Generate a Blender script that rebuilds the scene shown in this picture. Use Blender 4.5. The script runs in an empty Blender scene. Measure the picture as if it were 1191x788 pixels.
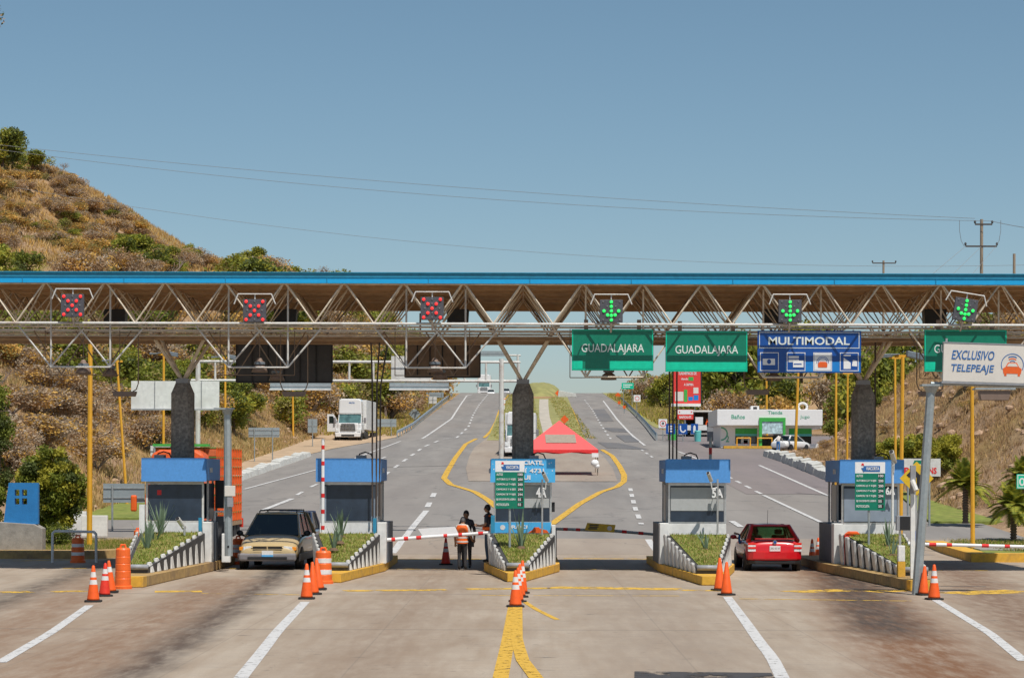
import bpy, math, random
import numpy as np
from mathutils import Vector, Matrix, noise as mnoise
random.seed(7); np.random.seed(7)
SC = bpy.context.scene
COL = SC.collection
# ---------------------------------------------------------------- camera
F = 2600.0; VX = 608.0; VY = 550.0; CH = 3.05; ROLL = 0.0025      # photo calibration, 1191 x 788 pixels
cr, sr = math.cos(ROLL), math.sin(ROLL)
cd = bpy.data.cameras.new('camera'); cam = bpy.data.objects.new('camera', cd); COL.objects.link(cam)
cd.sensor_width = 36; cd.lens = 36*F/1191; cd.shift_x = (595.5-VX)/1191; cd.shift_y = (VY-394)/1191
cd.clip_start = 0.5; cd.clip_end = 9000
cam.matrix_world = Matrix(((cr, -sr, 0, 0), (0, 0, -1, 0), (sr, cr, 0, CH), (0, 0, 0, 1)))
SC.camera = cam
# ---------------------------------------------------------------- sky, sun, exposure
SUNV = Vector((0.25, -0.45, 1.0)).normalized()
w = bpy.data.worlds.new('World'); SC.world = w; w.use_nodes = True
nt = w.node_tree; nt.nodes.clear()
sky = nt.nodes.new('ShaderNodeTexSky'); sky.sky_type = 'NISHITA'; sky.sun_disc = False
sky.sun_elevation = math.asin(SUNV.z); sky.sun_rotation = math.atan2(SUNV.x, SUNV.y)
sky.altitude = 1500; sky.air_density = 1.0; sky.dust_density = 2.2; sky.ozone_density = 1.6
bg = nt.nodes.new('ShaderNodeBackground'); bg.inputs[1].default_value = 0.078
hs = nt.nodes.new('ShaderNodeHueSaturation'); hs.inputs['Saturation'].default_value = 1.02; hs.inputs['Hue'].default_value = 0.484
gm = nt.nodes.new('ShaderNodeGamma'); gm.inputs[1].default_value = 1.0
out = nt.nodes.new('ShaderNodeOutputWorld')
nt.links.new(sky.outputs[0], hs.inputs['Color']); nt.links.new(hs.outputs[0], gm.inputs[0]); nt.links.new(gm.outputs[0], bg.inputs[0]); nt.links.new(bg.outputs[0], out.inputs[0])
sd = bpy.data.lights.new('sun', 'SUN'); sd.energy = 4.1; sd.angle = math.radians(0.53); sd.color = (1, 0.95, 0.87)
sun = bpy.data.objects.new('sun', sd); COL.objects.link(sun); sun.rotation_euler = (-SUNV).to_track_quat('-Z', 'Y').to_euler()
sun.location = (0, 0, 60)
SC.view_settings.view_transform = 'Standard'; SC.view_settings.look = 'None'; SC.view_settings.exposure = 0.2; SC.view_settings.gamma = 1
# ---------------------------------------------------------------- helpers
_ys = np.arange(-200, 4000, 0.5)
def _slope(Y):
    return np.interp(Y, [-200, 84, 98, 225, 245, 462, 492, 560, 900, 4000], [0, 0, .0475, .0475, .056, .056, -.03, -.05, 0, 0])
_pz = np.cumsum(_slope(_ys))*0.5; _pz -= np.interp(0, _ys, _pz)
def prof(Y): return float(np.interp(Y, _ys, _pz))
def ss(a, b, t):
    t = min(1, max(0, (t-a)/(b-a))); return t*t*(3-2*t)
def ray(px, py):
    a, b = (px-VX)/F, (VY-py)/F
    return Vector((a*cr - b*sr, 1, a*sr + b*cr))
def P(px, py, Y):
    d = ray(px, py); return Vector((d.x*Y, Y, CH+d.z*Y))
def X(px, Y): return (px-VX)/F*Y
def Zp(px, py, Y): return P(px, py, Y).z
def G(px, py, h=0):
    d = ray(px, py); Y = 15
    while Y < 478:
        if CH+d.z*Y <= prof(Y)+h: break
        Y += .2
    return Vector((d.x*Y, Y, prof(Y)+h))
def tag(o, label=None, cat=None, group=None, kind=None):
    if label: o['label'] = label
    if cat: o['category'] = cat
    if group: o['group'] = group
    if kind: o['kind'] = kind
    return o
def thing(name, label, cat, loc=(0, 0, 0), rotz=0, group=None):
    o = bpy.data.objects.new(name, None); COL.objects.link(o); o.location = loc; o.rotation_euler = (0, 0, rotz); o.empty_display_size = .2
    return tag(o, label, cat, group)
def copy_tree(o, parent=None):
    c = o.copy(); COL.objects.link(c)
    if parent is not None: c.parent = parent
    for ch in list(o.children): copy_tree(ch, c)
    return c
class MB:
    def __init__(s): s.v = []; s.f = []; s.m = []
    def add(s, vs, fs, m=0):
        n = len(s.v); s.v += [tuple(v) for v in vs]; s.f += [tuple(i+n for i in f) for f in fs]; s.m += [m]*len(fs); return s
    def bx(s, x0, x1, y0, y1, z0, z1, m=0):
        return s.add([(x0,y0,z0),(x1,y0,z0),(x1,y1,z0),(x0,y1,z0),(x0,y0,z1),(x1,y0,z1),(x1,y1,z1),(x0,y1,z1)],
                     [(0,3,2,1),(4,5,6,7),(0,1,5,4),(1,2,6,5),(2,3,7,6),(3,0,4,7)], m)
    def prism(s, poly, z0, z1, m=0, mt=None):      # vertical prism, poly counter-clockwise in xy; z may be a list per vertex
        n = len(poly); za = z0 if isinstance(z0, (list, tuple)) else [z0]*n; zb = z1 if isinstance(z1, (list, tuple)) else [z1]*n
        s.add([(p[0], p[1], za[i]) for i, p in enumerate(poly)]+[(p[0], p[1], zb[i]) for i, p in enumerate(poly)],
              [(i, (i+1) % n, n+(i+1) % n, n+i) for i in range(n)]+[tuple(reversed(range(n)))], m)
        s.add([(p[0], p[1], zb[i]) for i, p in enumerate(poly)], [tuple(range(n))], m if mt is None else mt); return s
    def slab(s, poly, y0, y1, m=0):                 # poly in xz plane (seen from -y), extruded along y
        n = len(poly)
        return s.add([(p[0], y0, p[1]) for p in poly]+[(p[0], y1, p[1]) for p in poly],
              [tuple(range(n)), tuple(reversed(range(n, 2*n)))]+[(i, n+i, n+(i+1) % n, (i+1) % n) for i in range(n)], m)
    def tube(s, a, b, r, m=0, n=8, r2=None):
        a = Vector(a); b = Vector(b); d = b-a
        if d.length < 1e-6: return s
        q = d.to_track_quat('Z', 'Y'); r2 = r if r2 is None else r2
        vs = [a+q@Vector((r*math.cos(2*math.pi*i/n), r*math.sin(2*math.pi*i/n), 0)) for i in range(n)]
        vs += [b+q@Vector((r2*math.cos(2*math.pi*i/n), r2*math.sin(2*math.pi*i/n), 0)) for i in range(n)]
        return s.add(vs, [(i, (i+1) % n, n+(i+1) % n, n+i) for i in range(n)]+[tuple(reversed(range(n))), tuple(range(n, 2*n))], m)
    def path(s, pts, r, m=0, n=8):
        for a, b in zip(pts[:-1], pts[1:]):
            s.tube(a, b, r, m, n)
        for p in pts[1:-1]: s.ball(p, r*1.0, m, 6, 4)
        return s
    def ball(s, c, r, m=0, n=12, k=8, sc=(1, 1, 1)):
        vs = [(c[0], c[1], c[2]-r*sc[2])]
        for j in range(1, k):
            t = -math.pi/2+math.pi*j/k
            for i in range(n):
                a = 2*math.pi*i/n; vs.append((c[0]+r*sc[0]*math.cos(t)*math.cos(a), c[1]+r*sc[1]*math.cos(t)*math.sin(a), c[2]+r*sc[2]*math.sin(t)))
        vs.append((c[0], c[1], c[2]+r*sc[2])); L = len(vs)-1
        fs = [(0, 1+(i+1) % n, 1+i) for i in range(n)]
        for j in range(k-2):
            for i in range(n):
                a = 1+j*n; fs.append((a+i, a+(i+1) % n, a+n+(i+1) % n, a+n+i))
        a = 1+(k-2)*n; fs += [(a+i, a+(i+1) % n, L) for i in range(n)]
        return s.add(vs, fs, m)
    def lathe(s, pr, c=(0, 0, 0), n=20, mf=None, m=0):
        vs = []; fs = []; ms = []
        for r, z in pr:
            for i in range(n):
                a = 2*math.pi*i/n; vs.append((c[0]+r*math.cos(a), c[1]+r*math.sin(a), c[2]+z))
        for j in range(len(pr)-1):
            for i in range(n): fs.append((j*n+i, j*n+(i+1) % n, (j+1)*n+(i+1) % n, (j+1)*n+i)); ms.append(mf[j] if mf else m)
        fs += [tuple(reversed(range(n))), tuple(range((len(pr)-1)*n, len(pr)*n))]; ms += [ms[0], ms[-1]]
        k = len(s.v); s.v += vs; s.f += [tuple(i+k for i in f) for f in fs]; s.m += ms; return s
    def build(s, name, mats, parent=None, smooth=False, bevel=0, sub=0, loc=None):
        me = bpy.data.meshes.new(name); me.from_pydata(s.v, [], s.f)
        if not isinstance(mats, (list, tuple)): mats = [mats]
        for q in mats: me.materials.append(q)
        if len(mats) > 1: me.polygons.foreach_set('material_index', s.m)
        if smooth: me.polygons.foreach_set('use_smooth', [True]*len(s.f))
        me.update(); o = bpy.data.objects.new(name, me); COL.objects.link(o)
        if parent is not None: o.parent = parent
        if loc is not None: o.location = loc
        if bevel:
            b = o.modifiers.new('bevel', 'BEVEL'); b.width = bevel; b.segments = 2; b.limit_method = 'ANGLE'; b.angle_limit = math.radians(40)
        if sub:
            b = o.modifiers.new('sub', 'SUBSURF'); b.levels = sub; b.render_levels = sub
        return o
def strokes(mb, x0, z0, x1, z1, txt, y, m=0, italic=0, weight=0.0, depth=.006):
    """lettering: mesh of the text fitted into the rectangle x0..x1, z0..z1, facing -y"""
    cu = bpy.data.curves.new('t', 'FONT'); cu.body = txt; cu.offset = weight; cu.extrude = 0.01; cu.resolution_u = 3
    o = bpy.data.objects.new('t', cu); COL.objects.link(o); dg = bpy.context.evaluated_depsgraph_get(); dg.update()
    me = bpy.data.meshes.new_from_object(o.evaluated_get(dg))
    vs = np.array([v.co[:] for v in me.vertices]); fs = [tuple(p.vertices) for p in me.polygons]
    bpy.data.objects.remove(o); bpy.data.curves.remove(cu); bpy.data.meshes.remove(me)
    a = vs.min(0); b = vs.max(0)
    xs = (vs[:, 0]-a[0])/(b[0]-a[0]); zs = (vs[:, 1]-a[1])/(b[1]-a[1]); ds = (vs[:, 2]-a[2])/max(1e-6, b[2]-a[2])
    mb.add([(x0+(x1-x0)*p+italic*(z1-z0)*q, y-depth*r, z0+(z1-z0)*q) for p, q, r in zip(xs, zs, ds)], fs, m)
# ---------------------------------------------------------------- materials
class NT:
    def __init__(s, t): s.t = t
    def n(s, k, **a):
        q = s.t.nodes.new(k)
        for x, y in a.items(): setattr(q, x, y)
        return q
    def l(s, a, b): s.t.links.new(a, b)
    def m(s, op, a, b=None, c=None):
        q = s.t.nodes.new('ShaderNodeMath'); q.operation = op
        for i, v in enumerate((a, b, c)):
            if v is None: continue
            if hasattr(v, 'links'): s.l(v, q.inputs[i])
            else: q.inputs[i].default_value = v
        return q.outputs[0]
    def mix(s, f, a, b, mode='MIX'):
        q = s.t.nodes.new('ShaderNodeMix'); q.data_type = 'RGBA'; q.blend_type = mode
        for i, v in ((0, f), (6, a), (7, b)):
            if hasattr(v, 'links'): s.l(v, q.inputs[i])
            elif i == 0: q.inputs[0].default_value = v
            else: q.inputs[i].default_value = (*v[:3], 1)
        return q.outputs[2]
    def noise(s, vec, scale, det=4, rough=.55):
        q = s.n('ShaderNodeTexNoise'); q.inputs['Scale'].default_value = scale; q.inputs['Detail'].default_value = det; q.inputs['Roughness'].default_value = rough
        if vec is not None: s.l(vec, q.inputs['Vector'])
        return q.outputs[0]
    def ramp(s, f, a, b, c0=0., c1=1.):
        q = s.n('ShaderNodeMapRange'); q.clamp = True; s.l(f, q.inputs[0])
        for i, v in ((1, a), (2, b), (3, c0), (4, c1)): q.inputs[i].default_value = v
        return q.outputs[0]
    def scale(s, vec, sc):
        q = s.n('ShaderNodeVectorMath', operation='MULTIPLY'); s.l(vec, q.inputs[0]); q.inputs[1].default_value = sc; return q.outputs[0]
def newmat(name):
    m = bpy.data.materials.new(name); m.use_nodes = True; t = NT(m.node_tree); return m, t, m.node_tree.nodes['Principled BSDF']
def mat(name, c, rough=.6, metal=0, var=.12, sc=6, bump=0, grime=0, gcol=(.12, .09, .06), gsc=1.5, coat=0, emit=0, spec=.5):
    m, t, b = newmat(name); b.inputs['Roughness'].default_value = rough; b.inputs['Metallic'].default_value = metal
    b.inputs['Specular IOR Level'].default_value = spec
    if coat: b.inputs['Coat Weight'].default_value = coat; b.inputs['Coat Roughness'].default_value = .04
    co = t.n('ShaderNodeTexCoord').outputs['Object']
    n1 = t.noise(co, sc, 5)
    col = t.mix(t.ramp(n1, .3, .7), tuple(x*(1-var) for x in c), tuple(min(1, x*(1+var)) for x in c))
    if grime:
        n2 = t.noise(co, gsc, 6, .65); col = t.mix(t.ramp(n2, .5, .72, 0, grime), col, gcol)
    t.l(col, b.inputs['Base Color'])
    if bump:
        q = t.n('ShaderNodeBump'); q.inputs['Strength'].default_value = bump; q.inputs['Distance'].default_value = .02
        t.l(t.noise(co, sc*5, 4), q.inputs['Height']); t.l(q.outputs[0], b.inputs['Normal'])
    if emit:
        b.inputs['Emission Color'].default_value = (*c, 1); b.inputs['Emission Strength'].default_value = emit
    return m
def leafmat(name, c, var=.35):
    m, t, b = newmat(name); co = t.n('ShaderNodeTexCoord').outputs['Object']
    r = t.n('ShaderNodeNewGeometry').outputs['Random Per Island'] if False else t.noise(co, 3.0, 3)
    col = t.mix(t.ramp(r, .3, .7), tuple(x*(1-var) for x in c), tuple(x*(1+var) for x in c))
    t.l(col, b.inputs['Base Color']); b.inputs['Roughness'].default_value = .6; b.inputs['Specular IOR Level'].default_value = .25
    b.inputs['Subsurface Weight'].default_value = 0
    tr = t.n('ShaderNodeBsdfTranslucent'); t.l(col, tr.inputs[0]); mx = t.n('ShaderNodeMixShader'); mx.inputs[0].default_value = .35
    o = m.node_tree.nodes['Material Output']; t.l(b.outputs[0], mx.inputs[1]); t.l(tr.outputs[0], mx.inputs[2]); t.l(mx.outputs[0], o.inputs[0])
    return m
def glassmat(name, c, fac=.12):
    m, t, b = newmat(name); m.node_tree.nodes.remove(b)
    a = t.n('ShaderNodeBsdfTransparent'); a.inputs[0].default_value = (*c, 1); g = t.n('ShaderNodeBsdfGlossy'); g.inputs['Roughness'].default_value = .03
    mx = t.n('ShaderNodeMixShader'); mx.inputs[0].default_value = fac; t.l(a.outputs[0], mx.inputs[1]); t.l(g.outputs[0], mx.inputs[2]); t.l(mx.outputs[0], m.node_tree.nodes['Material Output'].inputs[0])
    return m
M = {}
def dm(k, *a, **kw): M[k] = mat(k, *a, **kw)
dm('white', (.74, .74, .72), .5, grime=.35, gcol=(.35, .3, .25)); dm('white_clean', (.8, .8, .8), .45, var=.04)
dm('white_pipe', (.62, .61, .58), .5, var=.08, grime=.6, gcol=(.32, .17, .09), gsc=2.5)
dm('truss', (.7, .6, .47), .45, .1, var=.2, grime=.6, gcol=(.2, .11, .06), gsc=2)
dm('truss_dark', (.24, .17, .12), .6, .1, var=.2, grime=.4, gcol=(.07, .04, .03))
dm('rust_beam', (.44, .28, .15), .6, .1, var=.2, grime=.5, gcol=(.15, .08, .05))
dm('cyan_top', (.02, .25, .42), .45, var=.15, grime=.3, gcol=(.02, .18, .3)); dm('cyan', (.01, .36, .72), .4, var=.06)
dm('black', (.02, .02, .022), .5); dm('black_rubber', (.025, .024, .024), .85); dm('dark_grey', (.07, .07, .075), .5)
dm('steel', (.36, .4, .41), .42, .35, var=.12, bump=.05, grime=.35, gcol=(.22, .24, .25), gsc=4); dm('grey_paint', (.28, .29, .31), .55)
dm('signback', (.33, .38, .4), .5, .3, var=.08, grime=.3, gcol=(.2, .22, .22)); dm('alu', (.6, .6, .6), .35, .7)
dm('blue_booth', (.085, .29, .66), .6, var=.09, sc=14, bump=.15, grime=.2, gcol=(.05, .16, .38)); dm('blue_wall', (.02, .2, .5), .7, var=.1, bump=.3, grime=.3, gcol=(.01, .12, .33))
dm('booth_side', (.1, .12, .15), .6, grime=.3); dm('film', (.03, .045, .07), .3, var=.25, sc=3); dm('blind', (.42, .43, .43), .5, var=.06)
dm('blind_blue', (.25, .3, .37), .35, var=.12, sc=2); dm('lightblue_banner', (.07, .42, .78), .5, var=.04, sc=2)
dm('sign_green', (0, .19, .115), .4, var=.08, grime=.2, gcol=(.0, .2, .12)); dm('sign_green_light', (.0, .55, .34), .4, var=.1)
dm('sign_blue', (.006, .075, .33), .4, var=.06); dm('sign_blue_light', (.01, .21, .6), .4, var=.08)
dm('lettering', (.72, .78, .76), .5, var=.1, grime=.25, gcol=(.3, .45, .4), gsc=8); dm('sign_cream', (.68, .64, .58), .5, var=.03); dm('text_blue', (.02, .13, .38), .5)
dm('orange', (.78, .12, .015), .5, var=.1); dm('cone_orange', (.85, .11, .01), .5, var=.12, grime=.25, gcol=(.4, .06, .02), gsc=5); dm('cone_red', (.72, .035, .015), .5, var=.12)
dm('reflective', (.72, .7, .68), .4, grime=.3, gcol=(.5, .3, .2), gsc=8); dm('barrel', (.85, .14, .02), .45, var=.08, grime=.25, gcol=(.4, .08, .03), gsc=4)
dm('yellow_pole', (.72, .37, .03), .5, var=.08, grime=.3, gcol=(.45, .2, .03)); dm('yellow', (.7, .45, .02), .5)
dm('curb_yellow', (.66, .37, .04), .75, var=.15, bump=.2, grime=.75, gcol=(.34, .2, .08), gsc=2.2); dm('curb_worn', (.4, .26, .1), .8, var=.2, bump=.3, grime=.8, gcol=(.17, .11, .08), gsc=1.2)
dm('curb_grey', (.3, .28, .25), .85, var=.2, bump=.4, grime=.5, gcol=(.14, .12, .1)); dm('curb_white', (.55, .55, .52), .85, var=.15, bump=.5, grime=.5, gcol=(.3, .26, .2))
dm('stripe_white', (.62, .61, .58), .7, var=.1, bump=.2, grime=.55, gcol=(.3, .27, .24), gsc=4); dm('stripe_black', (.05, .048, .048), .7, var=.2, bump=.2)
dm('red', (.7, .02, .02), .45); dm('led_red', (1, .03, .03), .5, emit=.8); dm('led_green', (.02, .85, .12), .5, emit=.9); dm('led_off', (.12, .12, .13), .4)
dm('signal_box', (.075, .075, .09), .6, var=.25, sc=12); dm('tent_red', (.72, .09, .09), .7, var=.05); dm('tent_edge', (.75, .03, .03), .7); dm('tent_grey', (.3, .25, .2), .8)
dm('billboard_red', (.72, .05, .04), .5); dm('text_white', (.75, .75, .75), .5); dm('crate_orange', (.72, .17, .06), .6, var=.3, sc=3); dm('crate_green', (.1, .28, .06), .6)
dm('green_bright', (.05, .4, .07), .5); dm('green_text', (.1, .42, .28), .5); dm('teal', (.12, .5, .48), .5)
dm('concrete_pole', (.42, .4, .37), .85, bump=.2); dm('conduit', (.07, .05, .04), .6); dm('wire', (.2, .21, .22), .7); dm('trunk', (.13, .09, .065), .9, bump=.5); dm('trunk_pale', (.5, .45, .38), .9)
dm('twig', (.2, .15, .12), .9); dm('twig_grey', (.32, .28, .25), .9); dm('wood_pole', (.3, .24, .18), .9)
dm('pole_teal', (.03, .25, .42), .5); dm('lamp_body', (.2, .14, .11), .5); dm('lamp_grey', (.16, .19, .22), .5); dm('soil', (.14, .085, .05), .95, bump=.5)
dm('rock', (.4, .27, .18), .95, var=.25, bump=.8)
def column_mat():
    m, t, b = newmat('column_concrete'); co = t.n('ShaderNodeTexCoord').outputs['Object']
    n1 = t.noise(co, 11, 3, .7); n2 = t.noise(co, 2, 4)
    c = t.mix(t.ramp(n1, .38, .62), (.17, .155, .14), (.33, .305, .27)); c = t.mix(t.ramp(n2, .35, .7, 0, .5), c, (.1, .09, .08))
    t.l(c, b.inputs['Base Color']); b.inputs['Roughness'].default_value = .95
    q = t.n('ShaderNodeBump'); q.inputs['Strength'].default_value = .35; q.inputs['Distance'].default_value = .012; t.l(n1, q.inputs['Height']); t.l(q.outputs[0], b.inputs['Normal'])
    return m
M['column'] = column_mat()
def roof_mat():       # corrugated sheet: ribs are real geometry; here only the rust tint
    return mat('corrugated_sheet', (.72, .47, .26), .5, .0, var=.3, sc=1.2, grime=.4, gcol=(.34, .18, .08), gsc=.8)
M['roof'] = roof_mat()
def plaza_mat():
    m, t, b = newmat('plaza_concrete'); co = t.n('ShaderNodeTexCoord').outputs['Object']
    sp = t.n('ShaderNodeSeparateXYZ'); t.l(co, sp.inputs[0]); x, y = sp.outputs[0], sp.outputs[1]
    n1 = t.noise(t.scale(co, (1, .35, 1)), .55, 6, .6); n2 = t.noise(t.scale(co, (1.2, .12, 1)), 1.8, 5, .6); n3 = t.noise(co, 26, 3, .7); n4 = t.noise(t.scale(co, (.35, 6, 1)), 2.2, 4, .6)
    c = t.mix(t.ramp(n1, .3, .7), (.34, .265, .195), (.47, .39, .305))
    c = t.mix(t.ramp(n2, .42, .68, 0, .45), c, (.25, .16, .09)); c = t.mix(t.ramp(n3, .3, .7, 0, .4), c, (.22, .19, .16)); c = t.mix(t.ramp(n4, .48, .72, 0, .38), c, (.2, .18, .16))
    wob = t.m('MULTIPLY_ADD', t.noise(t.scale(co, (.6, .6, 1)), 1., 4), .9, -.45)
    def streak(c, xa, ya, xb, yb, wd, y0, y1, colr, k, edge=.5, grain=(1.5, .25, 1), gs=3.0):
        bb = (xb-xa)/(yb-ya); line = t.m('MULTIPLY_ADD', y, bb, xa-bb*ya)
        d = t.m('ABSOLUTE', t.m('SUBTRACT', t.m('ADD', x, wob), line)); a = t.ramp(d, wd*(1-edge), wd*(1+edge), 1, 0)
        f = t.m('MULTIPLY', t.ramp(y, y0, y0+4, 0, 1), t.ramp(y, y1-3, y1, 1, 0)); g = t.ramp(t.noise(t.scale(co, grain), gs, 5, .65), .3, .58, .4, 1)
        return t.mix(t.m('MULTIPLY', t.m('MULTIPLY', t.m('MULTIPLY', a, f), g), k), c, colr)
    # tyre dust and oil: soft brown bands in the lanes, dark drips in two of them
    c = streak(c, 9.6, 70, 6.4, 33, 1.1, 24, 76, (.17, .075, .03), .95, .6)
    c = streak(c, 9.9, 70, 7.2, 44, .75, 40, 78, (.05, .035, .027), .9, .6, (3, .3, 1), 2)
    c = streak(c, -7.7, 75, -6.0, 35, .42, 30, 78, (.045, .038, .034), .95, .8)
    c = streak(c, -8.8, 74, -7.0, 33, .9, 20, 66, (.2, .11, .06), .8, .8); c = streak(c, -13.8, 74, -11.6, 44, .5, 36, 80, (.06, .045, .035), .8, .9)
    c = streak(c, -12.6, 74, -9.3, 36, .9, 20, 70, (.2, .11, .06), .7, .8); c = streak(c, 14.2, 74, 10.2, 44, 1.0, 36, 80, (.15, .08, .045), .8, .7)
    c = streak(c, 2.9, 78, 2.6, 30, 1.7, 20, 84, (.24, .19, .15), .55, .8); c = streak(c, -2.5, 78, -2.6, 30, 1.2, 20, 84, (.21, .145, .1), .6, .9)
    # broken dark tar drips
    dn = t.noise(t.scale(co, (1, 2.2, 1)), 1.6, 3, .6); sp_ = t.ramp(dn, .66, .7); c = t.mix(t.m('MULTIPLY', sp_, .5), c, (.06, .055, .05))
    # slab joints across and along
    for yy, ww in ((43.6, .05), (56.4, .07), (66.0, .04), (50.1, .03)):
        d = t.m('ABSOLUTE', t.m('SUBTRACT', t.m('ADD', y, t.m('MULTIPLY', wob, .1)), yy)); c = t.mix(t.ramp(d, ww*.5, ww*1.6, .55, 0), c, (.1, .09, .08))
    for xx in (-8.1, -2.7, 2.7, 8.1, 5.4, -5.4, 0):
        d = t.m('ABSOLUTE', t.m('SUBTRACT', x, xx)); c = t.mix(t.ramp(d, .008, .02, .22, 0), c, (.1, .09, .08))
    # long hairline cracks
    v = t.n('ShaderNodeTexVoronoi', feature='DISTANCE_TO_EDGE'); v.inputs['Scale'].default_value = .3; q = t.n('ShaderNodeVectorMath', operation='ADD'); t.l(co, q.inputs[0]); nz = t.n('ShaderNodeTexNoise'); nz.inputs['Scale'].default_value = 1.2; t.l(co, nz.inputs[0]); t.l(nz.outputs[1], q.inputs[1]); t.l(q.outputs[0], v.inputs['Vector'])
    c = t.mix(t.ramp(v.outputs['Distance'], .0, .004, .25, 0), c, (.1, .09, .08))
    t.l(c, b.inputs['Base Color']); b.inputs['Roughness'].default_value = .85
    q = t.n('ShaderNodeBump'); q.inputs['Strength'].default_value = .25; q.inputs['Distance'].default_value = .01; t.l(n3, q.inputs['Height']); t.l(q.outputs[0], b.inputs['Normal'])
    return m
M['plaza'] = plaza_mat()
def asphalt_mat(name, base, hi):
    m, t, b = newmat(name); co = t.n('ShaderNodeTexCoord').outputs['Object']
    n1 = t.noise(t.scale(co, (1, .12, 1)), .5, 6, .6); n2 = t.noise(co, 18, 3, .7); n3 = t.noise(t.scale(co, (1, .2, 1)), .12, 3)
    c = t.mix(t.ramp(n1, .3, .7), base, hi); c = t.mix(t.ramp(n3, .4, .65, 0, .35), c, (.26, .22, .19)); c = t.mix(t.ramp(n2, .3, .7, 0, .18), c, (.1, .1, .1))
    v = t.n('ShaderNodeTexVoronoi', feature='DISTANCE_TO_EDGE'); v.inputs['Scale'].default_value = .11; q = t.n('ShaderNodeVectorMath', operation='ADD'); t.l(co, q.inputs[0]); nz = t.n('ShaderNodeTexNoise'); nz.inputs['Scale'].default_value = .4; t.l(co, nz.inputs[0]); q2 = t.scale(nz.outputs[1], (5, 5, 0)); t.l(q2, q.inputs[1]); t.l(q.outputs[0], v.inputs['Vector'])
    c = t.mix(t.ramp(v.outputs['Distance'], .0, .012, .4, 0), c, (.08, .08, .08))
    t.l(c, b.inputs['Base Color']); b.inputs['Roughness'].default_value = .88
    return m
M['asphalt'] = asphalt_mat('road_asphalt', (.185, .17, .16), (.27, .25, .23)); M['asphalt_dark'] = asphalt_mat('road_patch', (.1, .1, .11), (.14, .14, .145))
M['pad'] = asphalt_mat('gore_paving', (.27, .21, .165), (.36, .3, .24)); M['asphalt_right'] = asphalt_mat('asphalt_reddish', (.17, .145, .145), (.22, .185, .185))
def paint_mat(name, c, wear=.5, sc=6):
    m, t, b = newmat(name); co = t.n('ShaderNodeTexCoord').outputs['Object']
    n1 = t.noise(co, sc, 5, .7); c2 = t.mix(t.ramp(n1, .4, .72, 0, 1), c, tuple(x*.85 for x in c)); t.l(c2, b.inputs['Base Color']); b.inputs['Roughness'].default_value = .75
    a = t.ramp(n1, .62-wear*.25, .66-wear*.22, 1, 0); t.l(a, b.inputs['Alpha'])
    return m
M['tar'] = paint_mat('tar_patch', (.055, .05, .05), .35, 1.6)
M['paint_white'] = paint_mat('road_paint_white', (.56, .55, .54), .15); M['paint_yellow'] = paint_mat('road_paint_yellow', (.62, .37, .045), .2); M['paint_yellow_worn'] = paint_mat('worn_yellow_paint', (.66, .4, .05), .45, 2.5)
def terrain_mat():
    m, t, b = newmat('hill_soil_and_straw'); co = t.n('ShaderNodeTexCoord').outputs['Object']
    n1 = t.noise(co, .07, 6, .6); n2 = t.noise(co, .5, 6, .65); n3 = t.noise(co, 4, 5, .7); n4 = t.noise(co, .035, 4, .6)
    c = t.mix(t.ramp(n2, .35, .65), (.26, .165, .1), (.47, .33, .21)); c = t.mix(t.ramp(n1, .42, .6, 0, .7), c, (.42, .25, .09)); c = t.mix(t.ramp(n4, .5, .62, 0, .55), c, (.21, .19, .06)); c = t.mix(t.ramp(n3, .35, .7, 0, .45), c, (.14, .085, .05))
    t.l(c, b.inputs['Base Color']); b.inputs['Roughness'].default_value = 1; b.inputs['Specular IOR Level'].default_value = .1
    q = t.n('ShaderNodeBump'); q.inputs['Strength'].default_value = .9; q.inputs['Distance'].default_value = .35; t.l(n2, q.inputs['Height']); q3 = t.n('ShaderNodeBump'); q3.inputs['Strength'].default_value = .6; q3.inputs['Distance'].default_value = .1; t.l(n3, q3.inputs['Height']); t.l(q.outputs[0], q3.inputs['Normal']); t.l(q3.outputs[0], b.inputs['Normal'])
    return m
M['terrain'] = terrain_mat()
M['lawn'] = mat('lawn_grass', (.17, .2, .035), .9, var=.35, sc=2.5, bump=.8, grime=.5, gcol=(.3, .25, .08), gsc=.8); M['median_grass'] = mat('median_grass', (.25, .24, .085), .95, var=.3, sc=.5, bump=.5, grime=.6, gcol=(.4, .33, .13), gsc=.2)
M['gravel_path'] = mat('gravel_path', (.42, .38, .32), .95, var=.2, sc=1, bump=.3)
M['dirt'] = mat('roadside_dirt', (.43, .31, .2), .95, var=.22, sc=.8, bump=.6, grime=.5, gcol=(.3, .2, .12), gsc=.3)
M['blade'] = leafmat('grass_blade', (.19, .235, .03)); M['straw'] = leafmat('dry_straw', (.62, .44, .2), .3); M['straw2'] = leafmat('brown_straw', (.42, .28, .15), .3)
M['leaf_a'] = leafmat('leaf_mid_green', (.22, .25, .04)); M['leaf_b'] = leafmat('leaf_yellow_green', (.4, .37, .05)); M['leaf_c'] = leafmat('leaf_dark_green', (.1, .125, .035))
M['leaf_o'] = leafmat('leaf_olive', (.3, .26, .09)); M['leaf_dry'] = leafmat('leaf_dry_ochre', (.62, .38, .1)); M['leaf_brown'] = leafmat('leaf_brown', (.4, .26, .15)); M['leaf_grey'] = leafmat('leaf_grey', (.47, .38, .28)); M['agave'] = leafmat('agave_leaf', (.22, .3, .2), .2)
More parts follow.
